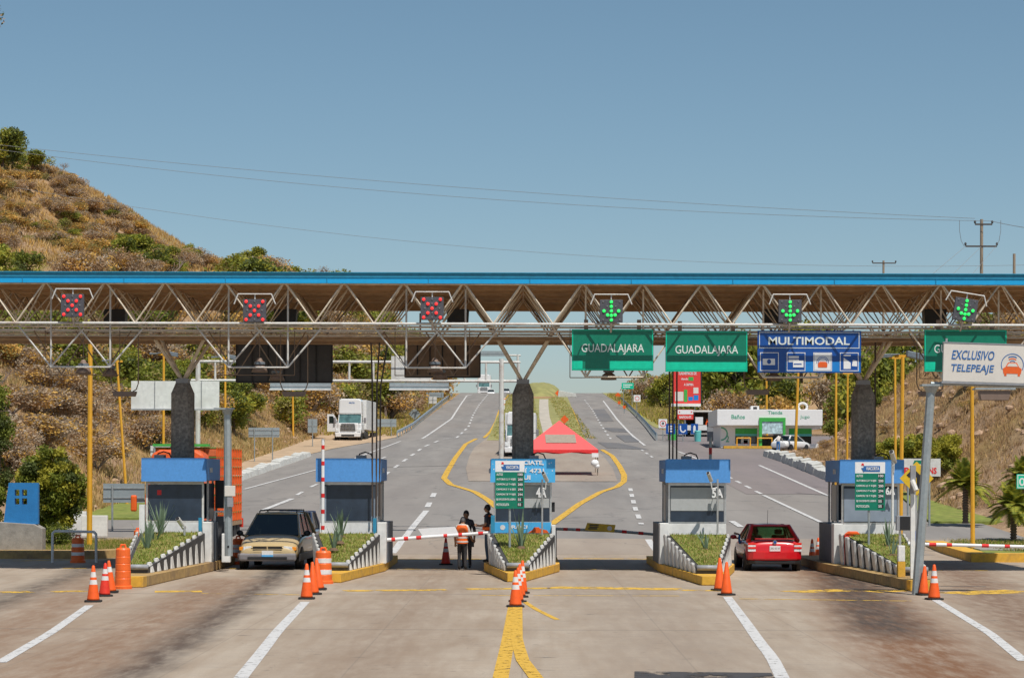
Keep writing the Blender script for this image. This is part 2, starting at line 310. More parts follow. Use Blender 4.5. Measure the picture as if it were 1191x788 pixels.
# ================================================================ setting
def fbm(x, y, s): return mnoise.noise(Vector((x*s, y*s, 3.1)))+.5*mnoise.noise(Vector((x*s*2.1, y*s*2.1, 7.7)))+.25*mnoise.noise(Vector((x*s*4.3, y*s*4.3, 1.7)))
def hz(x, Y):
    z = prof(Y)
    toe = -21.3+4.6*ss(236, 285, Y)
    if x < toe:
        d = toe-x; fade = ss(84, 112, Y)*(1-ss(500, 700, Y)); c = .66+.42*ss(180, 430, Y)
        bank = float(np.interp(d, [0, 14, 22, 29, 47, 54, 61, 70, 84, 120, 170, 260], [0, 13.2, 20.0, 22.6, 25, 28, 33.5, 39.5, 45, 49, 36, 10]))*(.68+.34*ss(120, 430, Y))
        n = (fbm(x, Y, .16)*.6+fbm(x, Y, .7)*.25)*ss(0, 3, d)+fbm(x+50, Y, .035)*2.2*ss(16, 50, d)
        z += (bank+n)*fade
    elif x > 22.3:
        d = x-22.3-2.4*ss(168, 190, Y)*(1-ss(240, 262, Y)); d = max(d, 0); near = ss(98, 124, Y)*(1-ss(189, 197, Y)); far = ss(262, 285, Y)*(1-ss(470, 600, Y))
        bank = min(d, 11)*.78+max(0, d-11)*.13; bank2 = min(d, 12)*.4
        n = (fbm(x, Y, .25)*.75+fbm(x+9, Y+4, .9)*.35)*ss(0, 2.5, d)
        z += (bank+n)*near+(bank2)*far
    # mound in the median near the crest
    if -3 < x < 9 and Y > 380:
        z += 1.8*math.exp(-((Y-462)/26)**2)*math.exp(-((x-3.2)/2.6)**4)
    return z
def T(px, py, y0=60):
    d = ray(px, py); Y = y0
    while Y < 1200:
        if CH+d.z*Y <= hz(d.x*Y, Y): return Vector((d.x*Y, Y, hz(d.x*Y, Y)))
        Y += 1.0 if Y < 300 else 2
    return None
def st_y():
    a = list(np.arange(-60, 80, 10))+list(np.arange(80, 300, 2))+list(np.arange(300, 520, 4))+list(np.arange(520, 700, 15))+list(np.arange(700, 1500, 100))+[2000, 2800, 3900]
    return [float(q) for q in a]
YS = st_y()
xs = [-900, -600, -400, -300]+list(np.arange(-240, -120, 12))+list(np.arange(-120, -60, 4))+list(np.arange(-60, -21, 1.3))+[-21.3, -20.4, -19.5, -18.6, -17.7, -16.7, -15, -12, -6, -3, -1.5, 0, 1.5, 3, 4.5, 6, 9, 12, 18, 22.3]+list(np.arange(22.9, 46, .9))+list(np.arange(47, 80, 5))+[100, 150, 250, 400, 650, 900]
me = MB(); nx = len(xs)
for Y in YS:
    for x in xs: me.v.append((x, Y, hz(x, Y)-(.06 if (abs(x) < 22.4 and hz(x, Y)-prof(Y) < .02) else 0)))
for j in range(len(YS)-1):
    for i in range(nx-1): me.f.append((j*nx+i, j*nx+i+1, (j+1)*nx+i+1, (j+1)*nx+i)); me.m.append(0)
tag(me.build('terrain', M['terrain'], smooth=True), kind='structure')
def area(name, tab, dz, m, skirt=0, **kw):
    """sheet that follows the road profile; tab = [(Y, xl, xr)...]"""
    ty = [t[0] for t in tab]; rows = sorted(set([float(q) for q in ty]+[Y for Y in YS if ty[0] < Y < ty[-1]]))
    b = MB()
    for Y in rows:
        a = float(np.interp(Y, ty, [t[1] for t in tab])); c = float(np.interp(Y, ty, [t[2] for t in tab])); z = prof(Y)+dz
        b.v += [(a, Y, z), (c, Y, z)]
    n = len(rows)
    for j in range(n-1): b.f.append((2*j, 2*j+1, 2*j+3, 2*j+2)); b.m.append(0)
    if skirt:
        k = len(b.v); b.v += [(v[0], v[1], v[2]-skirt) for v in b.v[:]]
        for j in range(n-1): b.f += [(2*j, 2*j+2, k+2*j+2, k+2*j), (2*j+3, 2*j+1, k+2*j+1, k+2*j+3)]; b.m += [0, 0]
        b.f += [(1, 0, k, k+1), (2*n-2, 2*n-1, k+2*n-1, k+2*n-2)]; b.m += [0, 0]
    o = b.build(name, m); 
    for k_, v_ in kw.items(): o[k_] = v_
    return o
area('toll_plaza_pavement', [(-50, -45, 45), (96, -45, 45)], 0, M['plaza'], kind='structure')
area('road_left_and_right', [(96, -20.8, 21.9), (150, -20.6, 21.2), (170, -20.3, 22.4), (190, -18.6, 25), (199, -17.8, 40), (205, -17.2, 40), (225, -14.4, 40), (240, -13.2, 40), (256, -12.8, 16), (262, -12.8, 15.8), (485, -13.0, 17), (560, -13, 17)], 0, M['asphalt'], kind='structure')
area('road_right_lane_surface', [(130, 13, 21.4), (170, 12.7, 21.5), (190, 13.6, 24.6), (205, 14, 39.6), (225, 14.5, 39.8), (239, 15, 39.8)], .012, M['asphalt_right'], kind='structure')
# paving between the two carriageways, with its low kerb edges
def poly_rows(L, R):
    gl = [G(*p) for p in L]; gr = [G(*p) for p in R]
    ys = sorted(set([g.y for g in gl+gr])); gl.sort(key=lambda g: g.y); gr.sort(key=lambda g: g.y)
    lo = max(gl[0].y, gr[0].y); hi = min(gl[-1].y, gr[-1].y)
    return [(Y, float(np.interp(Y, [g.y for g in gl], [g.x for g in gl])), float(np.interp(Y, [g.y for g in gr], [g.x for g in gr]))) for Y in ys if lo <= Y <= hi]
area('gore_pavement', poly_rows([(545, 560), (542, 545), (546, 530), (552, 520), (568, 508), (577, 494)], [(718, 560), (713, 545), (703, 532), (690, 518), (676, 506), (668, 494)]), .02, M['pad'], kind='structure')
area('median_grass', [(G(585, 512).y, -3.6, 6.4), (300, -3.5, 7), (380, -3, 8), (440, -2.3, 8.6), (462, -2.0, 9), (520, -2, 9)], .05, M['median_grass'], skirt=.1, kind='structure')
bpy.data.objects['median_grass'].hide_render = False
# the mound on the median, beyond the grass
mm = MB(); n = 26
for j in range(n):
    for i in range(n):
        u, v = i/(n-1)*2-1, j/(n-1)*2-1; r = min(1, math.hypot(u, v)); h = (1-r**3.2)**.8 if r < 1 else 0
        x, y = 3.4+u*4.6, 455+v*34; mm.v.append((x, y, prof(y)-.3+h*2.5+fbm(x, y*.3, .9)*.22*h))
for j in range(n-1):
    for i in range(n-1): mm.f.append((j*n+i, j*n+i+1, (j+1)*n+i+1, (j+1)*n+i)); mm.m.append(0)
tag(mm.build('median_mound', M['median_grass'], smooth=True), kind='structure')
area('median_path', [(G(631, 508).y, 2.2, 3.5), (300, 2.2, 3.6), (360, 2.6, 4.1), (405, 3.0, 4.6)], .08, M['gravel_path'], kind='structure')
# roadside dirt, left shoulder where the truck is parked
area('roadside_dirt', [(158, -21.4, -19.4), (172, -21.6, -18.9), (200, -21.6, -17), (222, -21.6, -14.2), (236, -21.6, -12.8), (250, -18, -12.8)], .03, M['dirt'], kind='structure')
area('roadside_verge', [(262, 15.6, 22.6), (300, 15.6, 22.6), (480, 16.6, 22.6)], .03, M['median_grass'], kind='structure')
# lawns, each a slab above the pavement with a kerb
def slab_area(name, pts, z0, z1, m, mt=None, **kw):
    o = MB().prism(pts, z0, z1, 0, 1 if mt else None).build(name, [m, mt] if mt else m)
    for k_, v_ in kw.items(): o[k_] = v_
    return o
slab_area('lawn_left', [(-40, 81), (-17.6, 81), (-14.2, 84.5), (-14.6, 96.5), (-17.2, 107), (-40, 107)], -.3, .16, M['curb_worn'], M['lawn'], kind='structure')
area('lawn_left_upper', [(107, -40, -17.4), (124, -40, -18.6), (150, -30, -20.5)], .1, M['lawn'], skirt=.2, kind='structure')
slab_area('kerb_left', [(-40, 78.6), (-15.1, 78.6), (-13.3, 82), (-13.5, 91), (-14.2, 91), (-14.1, 82.6), (-15.4, 80), (-40, 80)], -.2, .28, M['curb_worn'], kind='structure')
slab_area('lawn_right', [(16.4, 79.4), (40, 79.4), (40, 128), (21.5, 128), (19.4, 112), (17.6, 92)], -.3, .2, M['curb_grey'], M['lawn'], kind='structure')
slab_area('kerb_right', [(15.6, 77.7), (40, 77.7), (40, 78.5), (16.3, 78.5), (17.4, 92.5), (16.6, 92.5)], -.2, .3, M['curb_yellow'], kind='structure')
slab_area('path_right', [(17.2, 84), (40, 80.5), (40, 82.5), (17.4, 87.5)], 0, .235, M['curb_grey'], kind='structure')
slab_area('path_right_upper', [(18.2, 98), (40, 95), (40, 99), (18.6, 101)], 0, .235, M['curb_white'], kind='structure')
area('lawn_right_upper', [(106, 19.3, 26), (128, 21.6, 27), (140, 22, 25)], .1, M['lawn'], skirt=.2, kind='structure')
# rubble kerbs along the foot of the cuts
def kerb_strip(name, pts, w, h, m):
    b = MB(); 
    for i in range(len(pts)-1):
        a, c = Vector(pts[i]), Vector(pts[i+1]); L = (c-a).length; k = max(1, int(L/1.6))
        for j in range(k):
            p, q = a.lerp(c, j/k), a.lerp(c, (j+.97)/k); d = (q-p).normalized(); s = Vector((-d.y, d.x, 0))*w/2; hh = h*random.uniform(.8, 1.25); o = Vector((random.uniform(-.05, .05), 0, 0))
            b.add([p-s+o, q-s+o, q+s+o, p+s+o, p-s*.8+o+Vector((0, 0, hh)), q-s*.8+o+Vector((0, 0, hh)), q+s*.8+o+Vector((0, 0, hh*1.2)), p+s*.8+o+Vector((0, 0, hh*1.2))],
                  [(0,3,2,1),(4,5,6,7),(0,1,5,4),(1,2,6,5),(2,3,7,6),(3,0,4,7)])
    return tag(b.build(name, m), kind='structure')
kerb_strip('kerb_rubble_left', [G(200, 590), G(282, 556), G(299, 550), G(357, 530)], .8, .35, M['curb_white'])
kerb_strip('kerb_rubble_right', [G(893, 530), G(915, 537), G(960, 555), G(1010, 575)], .9, .55, M['curb_white'])
# ---- painted markings
def ribbon(b, pts, w, dz=.006, dash=None, m=0):
    P2 = [Vector((p[0], p[1], 0)) for p in pts]; cum = [0]
    for a, c in zip(P2[:-1], P2[1:]): cum.append(cum[-1]+(c-a).length)
    L = cum[-1]
    def at(s):
        for i in range(len(P2)-1):
            if s <= cum[i+1] or i == len(P2)-2:
                return P2[i].lerp(P2[i+1], (s-cum[i])/max(1e-6, cum[i+1]-cum[i])), (P2[i+1]-P2[i]).normalized()
    segs = [(0, L)] if not dash else [(s, min(L, s+dash[0])) for s in np.arange(0, L, dash[0]+dash[1])]
    for s0, s1 in segs:
        k = max(1, int((s1-s0)/1.5)); prev = None
        for j in range(k+1):
            s_ = s0+(s1-s0)*j/k; p, d = at(s_); pa, da = at(max(0, s_-.6)); pb, db = at(min(L, s_+.6)); d = (da+db).normalized() if (da+db).length > .1 else d
            n = Vector((-d.y, d.x, 0))*w/2; z = prof(p.y)+dz+(.02 if p.y > 100 else 0)
            cur = [(p.x-n.x, p.y-n.y, z), (p.x+n.x, p.y+n.y, z)]
            if prev: b.add([prev[0], cur[0], cur[1], prev[1]], [(0, 1, 2, 3)], m)
            prev = cur
def gp(*pp): return [G(*p) for p in pp]
wl = MB()
ribbon(wl, gp((0, 771), (60, 735), (104, 704)), .2); ribbon(wl, gp((280, 789), (305, 757), (322, 735), (334, 722), (355, 700)), .22)
ribbon(wl, gp((910, 789), (898, 765), (885, 748), (868, 724), (846, 694)), .22); ribbon(wl, gp((1191, 769), (1150, 735), (1122, 718), (1086, 696)), .2)
ribbon(wl, gp((284, 569), (369, 546), (413, 533), (466, 513)), .2); ribbon(wl, gp((491, 510), (525, 487), (536, 470), (543, 460), (549, 458.5)), .25)
ribbon(wl, gp((304, 594), (340, 580)), .3); ribbon(wl, gp((345, 576), (364, 565), (420, 543), (452, 530)), .22, dash=(3.5, 5))
ribbon(wl, gp((456, 643), (466, 630), (478, 616), (496, 594)), .3); ribbon(wl, gp((447, 553), (466, 538.6), (493, 519.5), (516, 510), (531, 509)), .25, dash=(5, 6))
ribbon(wl, gp((497, 590), (506, 572)), .3, dash=(4, 5))
ribbon(wl, gp((531, 509), (545, 496), (550, 483), (557, 471), (567, 459)), .25, dash=(5, 6))
ribbon(wl, gp((701.6, 466), (718, 488), (730, 501), (750, 518)), .25); ribbon(wl, gp((789, 525), (815, 535), (846, 552)), .22); ribbon(wl, gp((883, 541), (964, 577)), .22)
ribbon(wl, gp((846, 554), (888, 576)), .22, dash=(3, 3)); ribbon(wl, gp((888, 576), (962, 611)), .22); ribbon(wl, gp((851, 606), (862, 613)), .3)
ribbon(wl, gp((754, 627), (770, 646)), .28); ribbon(wl, gp((733, 568), (736, 581), (739, 592), (746, 610)), .25, dash=(3, 3)); ribbon(wl, gp((680, 465), (690, 478), (699, 494), (711, 511)), .22, dash=(4, 6)); ribbon(wl, gp((746, 523), (762, 534)), .22, dash=(3, 4))
tag(wl.build('road_markings_white', M['paint_white']), kind='structure')
yl = MB()
ribbon(yl, gp((554, 510), (541.7, 516.4), (530, 531.7), (521, 547), (516.3, 556), (524, 563.4), (552, 572), (567, 581), (580, 592)), .4)
ribbon(yl, gp((563, 509), (571, 501), (577, 490), (580, 480), (585, 468), (591, 459.5)), .35); ribbon(yl, gp((659.7, 466), (667, 480), (676, 505)), .35)
ribbon(yl, gp((700, 522.8), (712, 530), (720.6, 542), (726, 553), (725.6, 560), (718, 566), (699, 572), (674, 586), (641, 610)), .4)
ribbon(yl, gp((582, 790), (591, 745), (597, 706)), .24, .008); ribbon(yl, gp((624, 790), (608, 768), (601, 745), (602, 706)), .22, .012); ribbon(yl, gp((609, 699), (622, 708), (648, 721)), .13)
tag(yl.build('road_markings_yellow', M['paint_yellow']), kind='structure')
yw = MB()
for a, c, w_ in (((0, 689), (36, 688), .8), ((60, 688), (100, 687), .6), ((180, 688), (235, 687.5), .8), ((235, 690), (360, 692), .18), ((400, 687), (520, 686), .7), ((540, 685), (640, 684), .7), ((640, 683), (790, 685), 1.1), ((560, 692), (790, 693), .16), ((790, 686), (850, 687), .5), ((920, 688), (985, 686), 1.0), ((1010, 688), (1060, 686), .8), ((1105, 690), (1191, 687), 1.4), ((860, 696), (1060, 699), .18)):
    ribbon(yw, gp(a, c), w_, .005)
for a, c in (((445, 650), (560, 650)), ((655, 649), (760, 650)), ((15, 652), (155, 650))): ribbon(yw, gp(a, c), .5, .005)
for x0 in (-14.6, -9.6, -4.0, -2.9, 1.6, 2.7, 3.8, 12.6, 14): ribbon(yw, [(x0, 71), (x0+.75, 71)], .35, .005)
tag(yw.build('road_markings_worn_yellow', M['paint_yellow_worn']), kind='structure')
pt = MB()
def patch(*pp):
    g = [G(*p) for p in pp]; pt.add([(q.x, q.y, prof(q.y)+.022) for q in g], [tuple(range(len(g)))])
patch((690, 476), (703, 475.5), (714, 490), (697, 490)); patch((700, 497), (724, 498), (735, 503), (712, 502)); patch((716, 506), (733, 506), (745, 514), (727, 514)); patch((695, 514), (720, 515), (755, 523), (706, 521))
pt.m = [0]*len(pt.f)
tp_ = MB(); g_ = [G(*p) for p in ((738, 790), (902, 790), (897, 783.5), (738, 782))]; tp_.add([(q.x, q.y, .012) for q in g_], [(0, 1, 2, 3)]); tag(tp_.build('tar_strip', M['tar']), kind='structure')
tag(pt.build('asphalt_patches', M['asphalt_dark']), kind='structure')
ln = MB(); ribbon(ln, gp((448, 543), (500, 542), (530, 541)), .35, .01); ribbon(ln, gp((1060, 681.5), (1147, 682)), .12, .006)
tag(ln.build('expansion_joints', M['asphalt_dark']), kind='structure')
cw = MB()   # pale band where the concrete ends
area('concrete_apron', [(84, -14.0, 15.5), (96, -14.0, 15.8)], .004, M['pad'], kind='structure')
# ================================================================ toll canopy
LN = 5.4; YF = 67.4; BX = 1.8
can = thing('toll_canopy', 'long toll plaza canopy with blue fascia and brown steel space truss on concrete columns', 'canopy', (0, 0, 0))
ZT, ZB = 8.74, 7.5; KX = 10
rows_t = [YF+1.8*j for j in range(5)]; rows_b = [YF+.9+1.8*j for j in range(4)]
xt = [BX*k for k in range(-KX, KX+1)]; xb = [BX*(k+.5) for k in range(-KX, KX)]
XL, XR = -BX*KX-.5, BX*KX+.5
# corrugated roof deck, ribs run front to back
b = MB(); x = XL; pr = []
while x < XR: pr += [(x, 0), (x+.11, 0), (x+.15, .05), (x+.26, .05)]; x += .3
for (x_, z_) in pr: b.v += [(x_, YF-.12, ZT+.14+z_), (x_, rows_t[-1]+.7, ZT+.1+z_)]
for i in range(len(pr)-1): b.f.append((2*i, 2*i+2, 2*i+3, 2*i+1)); b.m.append(0)
b.build('roof_deck', M['roof'], can)
b = MB()
for y in np.arange(YF+.5, rows_t[-1]+.5, .9): b.bx(XL, XR, y, y+.07, ZT-.02, ZT+.13)
b.build('purlins', M['rust_beam'], can)
b = MB().bx(XL, XR, YF-.22, YF-.13, ZT+.0, ZT+.17, 1).bx(XL, XR, YF-.24, YF-.13, ZT+.173, ZT+.30, 0).bx(XL, XR, YF-.28, YF-.1, ZT+.303, ZT+.33, 0)
b.build('fascia', [M['cyan_top'], M['cyan']], can)
MB().bx(XL, XR, rows_t[-1]+.55, rows_t[-1]+.65, ZT-.25, ZT+.06).build('rear_fascia', M['rust_beam'], can)
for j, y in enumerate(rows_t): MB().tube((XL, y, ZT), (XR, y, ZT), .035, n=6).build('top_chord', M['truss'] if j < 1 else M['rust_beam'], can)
MB().tube((XL, YF, ZB+.04), (XR, YF, ZB+.04), .042, n=8).build('front_chord', M['white_pipe'], can)
for y in rows_b: MB().tube((XL, y, ZB), (XR, y, ZB), .035, n=6).build('bottom_chord', M['truss'], can)
# front face of the truss
b = MB()
for k, x in enumerate(xt[:-1]): b.tube((x+.06, YF, ZT), (x+.9, YF, ZB+.04), .027, n=6).tube((x+1.74, YF, ZT), (x+.9, YF, ZB+.04), .027, n=6)
b.build('front_web', M['truss'], can)
b = MB()
for k in range(1, 12):
    x = XL+k*3.05+.4; b.bx(x, x+.012, YF-.245, YF-.2, ZT+.01, ZT+.3)
b.build('fascia_joints', M['cyan_top'], can)
for jb, y in enumerate(rows_b):
    b = MB()
    for x in xb:
        for sx in (-.9, .9):
            for sy in (-.9, .9): b.tube((x+sx*.97, y+sy*.97, ZT), (x, y, ZB), .021, n=5)
    for x in xb[:-1]: b.tube((x, y, ZB), (x+.9, y, ZB), .02, n=5)
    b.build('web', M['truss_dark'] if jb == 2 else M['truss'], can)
b = MB()
for x in xb: b.tube((x, rows_b[0], ZB), (x, rows_b[-1], ZB), .022, n=5)
for x in xt: b.tube((x, rows_t[0], ZT), (x, rows_t[-1], ZT), .022, n=5)
b.build('cross_ties', M['rust_beam'], can)
for y, z in ((70.1, 7.23), (71.9, 7.2)): MB().bx(XL, XR, y-.05, y+.05, z, z+.1).bx(XL, XR, y-.09, y+.09, z-.03, z).build('long_beam', M['rust_beam'], can)
b = MB()
for y, z in ((68.0, 7.38), (69.2, 7.4), (69.3, 7.28), (72.6, 7.42)): b.tube((XL, y, z), (XR, y, z), .018, n=5)
b.build('conduit_run', M['white_pipe'], can)
# columns and their struts
for cx in (-2*LN, 0, 2*LN):
    o8 = [(cx+.34*a, 71+.34*c) for a, c in ((-.62, -1), (.62, -1), (1, -.62), (1, .62), (.62, 1), (-.62, 1), (-1, .62), (-1, -.62))]
    o4 = [(cx+(p[0]-cx)*.62, 71+(p[1]-71)*.62) for p in o8]
    b = MB(); n = 8
    b.v = [(p[0], p[1], 0) for p in o8]+[(p[0], p[1], 5.55) for p in o8]+[(p[0], p[1], 5.88) for p in o4]; b.f = [(i, (i+1) % n, n+(i+1) % n, n+i) for i in range(n)]+[(n+i, n+(i+1) % n, 2*n+(i+1) % n, 2*n+i) for i in range(n)]+[tuple(range(2*n, 3*n))]; b.m = [0]*len(b.f)
    b.build('column', M['column'], can); MB().bx(cx-.2, cx+.2, 70.8, 71.2, 5.88, 6.02).build('column_cap', M['grey_paint'], can)
    for sx in (-.9, .9):
        b = MB()
        for sy in (-.9, .9): b.tube((cx+sx*.05, 71+sy*.06, 6.0), (cx+sx, 71+sy, 7.45), .055, n=8)
        b.build('column_strut', M['truss'], can)
# sign frames under the front edge, one per lane
LANES = [-13.5, -8.1, -2.7, 2.7, 8.1, 13.5]
for i, lx in enumerate(LANES):
    wm = M['white_pipe'] if i < 3 else M['truss_dark']
    b = MB(); xa, xc = lx-.9+(.05 if i < 3 else .1), lx+.9+.05; YQ = 67.95; zb = Zp(300, 427, YQ)
    if i >= 3: zb = Zp(300, 437, YQ)
    for xx in (xa, xc):
        b.tube((xx, YQ, ZT-.1), (xx, YQ, zb), .03, n=6)
        b.tube((xx-1.0, YQ, ZB), (xx, YQ, zb), .028, n=6); b.tube((xx+1.0, YQ, ZB-.08), (xx, YQ, zb), .028, n=6)
    b.tube((xa, YQ, zb), (xc, YQ, zb), .03, n=6)
    b.build('sign_frame', M['white_pipe'] if i < 3 else M['truss'], can)
    b = MB(); zz = Zp(300, 436 if i < 3 else 438, 69)
    x0, x1 = lx-1.25, lx+1.05
    b.tube((x0, 69, zz), (x1, 69, zz), .014, n=5).tube((x0, 69, zz), (x0, 69, 7.5), .014, n=5).tube((x1, 69, zz), (x1, 69, 7.5), .014, n=5)
    for xx in (lx-.75, lx+.55): b.tube((xx-.85, 69, 7.4), (xx, 69, zz), .022, n=5).tube((xx+.85, 69, 7.4), (xx, 69, zz), .022, n=5)
    b.build('hanger_frame', M['truss_dark'], can)
# ---- lane signals
pos = [['the leftmost lane, beside the hillside', 84, 355, 0], ['the lane of the tan minivan', 296, 361, 0], ['the lane with the two standing workers', 502.5, 358.5, 0], ['the lane between the two green signs and the centre column', 711, 361.5, 0], ['the blue sign', 919, 361.5, 0], ['the rightmost lane', 1123, 360, 9]]
XM = [(-1, 1), (1, 1), (-.5, .5), (.5, .5), (0, 0), (-.5, -.5), (.5, -.5), (-1, -1), (1, -1)]
AR = [(0, 1), (0, .5), (0, 0), (0, -.5), (0, -1), (-.88, 0), (.88, 0), (-.45, -.45), (.45, -.45)]
for i, (t_, px, py, tilt) in enumerate(pos):
    c = P(px, py, YF-.3); redx = i < 3
    lab = ['dark square lane signal with red X of lamps, leftmost under the blue roof edge', 'dark square lane signal with red X, second from the left, high above the tan minivan', 'dark square lane signal with red X above the lane where two workers stand', 'dark square lane signal with green arrow above the left green GUADALAJARA sign', 'dark square lane signal with green arrow above the blue MULTIMODAL sign', 'tilted dark lane signal with green arrow above the half hidden green sign at right'][i]
    t = thing('lane_signal', lab, 'lane signal', c, 0, 'lane signals under the canopy edge'); t.rotation_euler = (0, math.radians(tilt), 0)
    MB().bx(-.345, .345, 0, .12, -.34, .34).build('housing', M['signal_box'], t, bevel=.01)
    b = MB().path([(-.62, .06, .2), (-.5, .06, .5), (.5, .06, .5), (.62, .06, .2)], .02, n=6).tube((0, .1, .5), (0, .1, .3), .02).tube((0, .1, -.34), (0, .3, -.62), .03); b.build('bracket', M['white_pipe'], t)
    on = XM if redx else AR
    for (u, v) in on:
        MB().ball((u*.25, -.02, v*.27), .048, 0, 12, 6, (1, .5, 1)).build('lamp', M['led_red'] if redx else M['led_green'], t, smooth=True)
    b = MB()
    for (u, v) in (XM if not redx else AR):
        if (u, v) not in on: b.ball((u*.25, -.0, v*.27), .034, 0, 8, 5, (1, .5, 1))
    b.build('unlit_lamps', M['led_off'], t)
# ---- hanging flood lamps and bell lamps
def hlamp(px, py, Y, lab):
    c = P(px, py, Y); t = thing('hanging_lamp', lab, 'flood lamp', c, 0, 'flood lamps hung from the canopy'); h = 7.3-c.z
    MB().path([(-.42, 0, h), (-.42, 0, .3), (-.36, 0, .12), (-.22, 0, .03), (.22, 0, .03), (.36, 0, .12), (.42, 0, .3), (.42, 0, h)], .018, n=6).build('hanger', M['truss_dark'], t)
    MB().slab([(-.32, -.1), (.32, -.1), (.37, .05), (-.37, .05)], -.15, .15).build('lamp_housing', M['lamp_body'], t, bevel=.01)
hlamp(145, 457, 69.0, 'flat brown flood lamp hung on a bent pipe, leftmost, left of the first column')
hlamp(342, 457, 69.0, 'flat brown flood lamp hung below the dark screen above the minivan lane')
hlamp(881, 455, 69.0, 'flat brown flood lamp hung on a bent pipe under the blue sign')
hlamp(1082, 457, 69.0, 'flat brown flood lamp on a bent pipe behind the grey steel post at right')
def bell(px, py, Y, lab, m='lamp_grey'):
    c = P(px, py, Y); t = thing('bell_lamp', lab, 'lamp', c, 0, 'bell shaped lamps under the canopy')
    MB().lathe([(.02, .32), (.07, .3), (.1, .22), (.16, .2), (.11, .14), (.11, .1), (.2, .03), (.25, -.12), (.23, -.12), (.1, .0)], n=16).build('shade', M['lamp_body'], t, smooth=True); MB().lathe([(.12, .1), (.17, .12), (.17, .18), (.12, .2)], n=16).build('ballast', M['lamp_grey'], t)
    MB().tube((0, 0, .3), (0, 0, 7.4-c.z), .012, n=5).build('rod', M['truss_dark'], t)
bell(97, 430, 68.2, 'grey and brown bell lamp on the leftmost sign frame'); bell(128, 433, 69.2, 'brown bell lamp behind the leftmost sign frame, right of the yellow pole')
bell(302, 428, 68.2, 'bell lamp in front of the dark screen at the minivan lane'); bell(322, 438, 70.2, 'rear bell lamp in the shade of the dark screen at the minivan lane')
bell(506, 428, 68.2, 'bell lamp in front of the brown screen above the workers lane'); bell(512, 437, 70.2, 'rear bell lamp under the brown screen above the workers lane')
bell(708, 437, 69, 'brown bell lamp just under the left green GUADALAJARA sign'); bell(900, 438, 69, 'brown bell lamp under the blue sign'); 
# ---- overhead signs
def osign(name, lab, cat, x0, y0, x1, y1, Y, mt, grp=None):
    a = P(x0, y1, Y); c = P(x1, y0, Y); t = thing(name, lab, cat, ((a.x+c.x)/2, Y, a.z), 0, grp); W = c.x-a.x; H = c.z-a.z
    return t, W, H
def guad(x0, y0, x1, y1, lab, band, Y=67.85, word=True):
    t, W, H = osign('overhead_sign', lab, 'road sign', x0, y0, x1, y1, Y, None, 'green GUADALAJARA signs')
    MB().bx(-W/2, W/2, 0, .04, 0, H).build('sign_panel', M['sign_green'], t)
    b = MB(); e = .03
    b.bx(-W/2+.01, W/2-.01, -.006, -.002, .01, .01+e).bx(-W/2+.01, W/2-.01, -.006, -.002, H-.01-e, H-.01).bx(-W/2+.01, -W/2+.01+e, -.006, -.002, .013+e, H-.013-e).bx(W/2-.01-e, W/2-.01, -.006, -.002, .013+e, H-.013-e)
    b.build('border', M['sign_green_light'], t)
    b = MB()
    for u0, u1 in band: b.bx(-W/2+W*u0+.045, -W/2+W*u1-.045, -.005, -.002, .05, H*.235)
    b.build('bright_band', M['sign_green_light'], t)
    b = MB(); strokes(b, -W/2+W*.12, H*.385, W/2-W*.115, H*.645, 'GUADALAJARA', -.003, weight=.004); b.build('lettering', M['lettering'], t)
    MB().bx(-W*.35, -W*.3, .04, .1, .05, H+.3).bx(W*.3, W*.35, .04, .1, .05, H+.3).build('mounting_bar', M['truss_dark'], t)
guad(665, 383, 760, 430.5, 'green sign reading GUADALAJARA, left one, with a gap in its pale lower band', [(0, .15), (.44, 1)])
guad(774, 385, 869.5, 432, 'green sign reading GUADALAJARA with an unbroken pale lower band, beside the blue sign', [(0, 1)])
guad(1075, 383.5, 1171, 432, 'green sign at right half hidden behind the white TELEPEAJE sign', [(0, .15), (.4, 1)])
t, W, H = osign('overhead_sign', 'blue sign reading MULTIMODAL over a row of four payment symbols', 'road sign', 881, 384.5, 1001.5, 433, 67.85, None)
MB().bx(-W/2, W/2, 0, .04, 0, H).build('sign_panel', M['sign_blue'], t)
def frame(b, x0, x1, z0, z1, e, y=-.006, m=0): b.bx(x0, x1, y, y+.004, z0, z0+e, m).bx(x0, x1, y, y+.004, z1-e, z1, m).bx(x0, x0+e, y, y+.004, z0+e, z1-e, m).bx(x1-e, x1, y, y+.004, z0+e, z1-e, m)
b = MB().bx(-W/2+.03, -W/2+W*.03, -.004, -.001, .03, H*.26).bx(-W/2+W*.27, W/2-.03, -.004, -.001, .03, H*.26); b.build('bright_band', M['sign_blue_light'], t)
b = MB(); frame(b, -W/2+.05, W/2-.05, H*.58, H*.965, .02); strokes(b, -W/2+W*.105, H*.66, W/2-W*.11, H*.85, 'MULTIMODAL', -.003, weight=.018); b.build('lettering', M['lettering'], t)
b = MB(); bb = MB(); bo = MB()
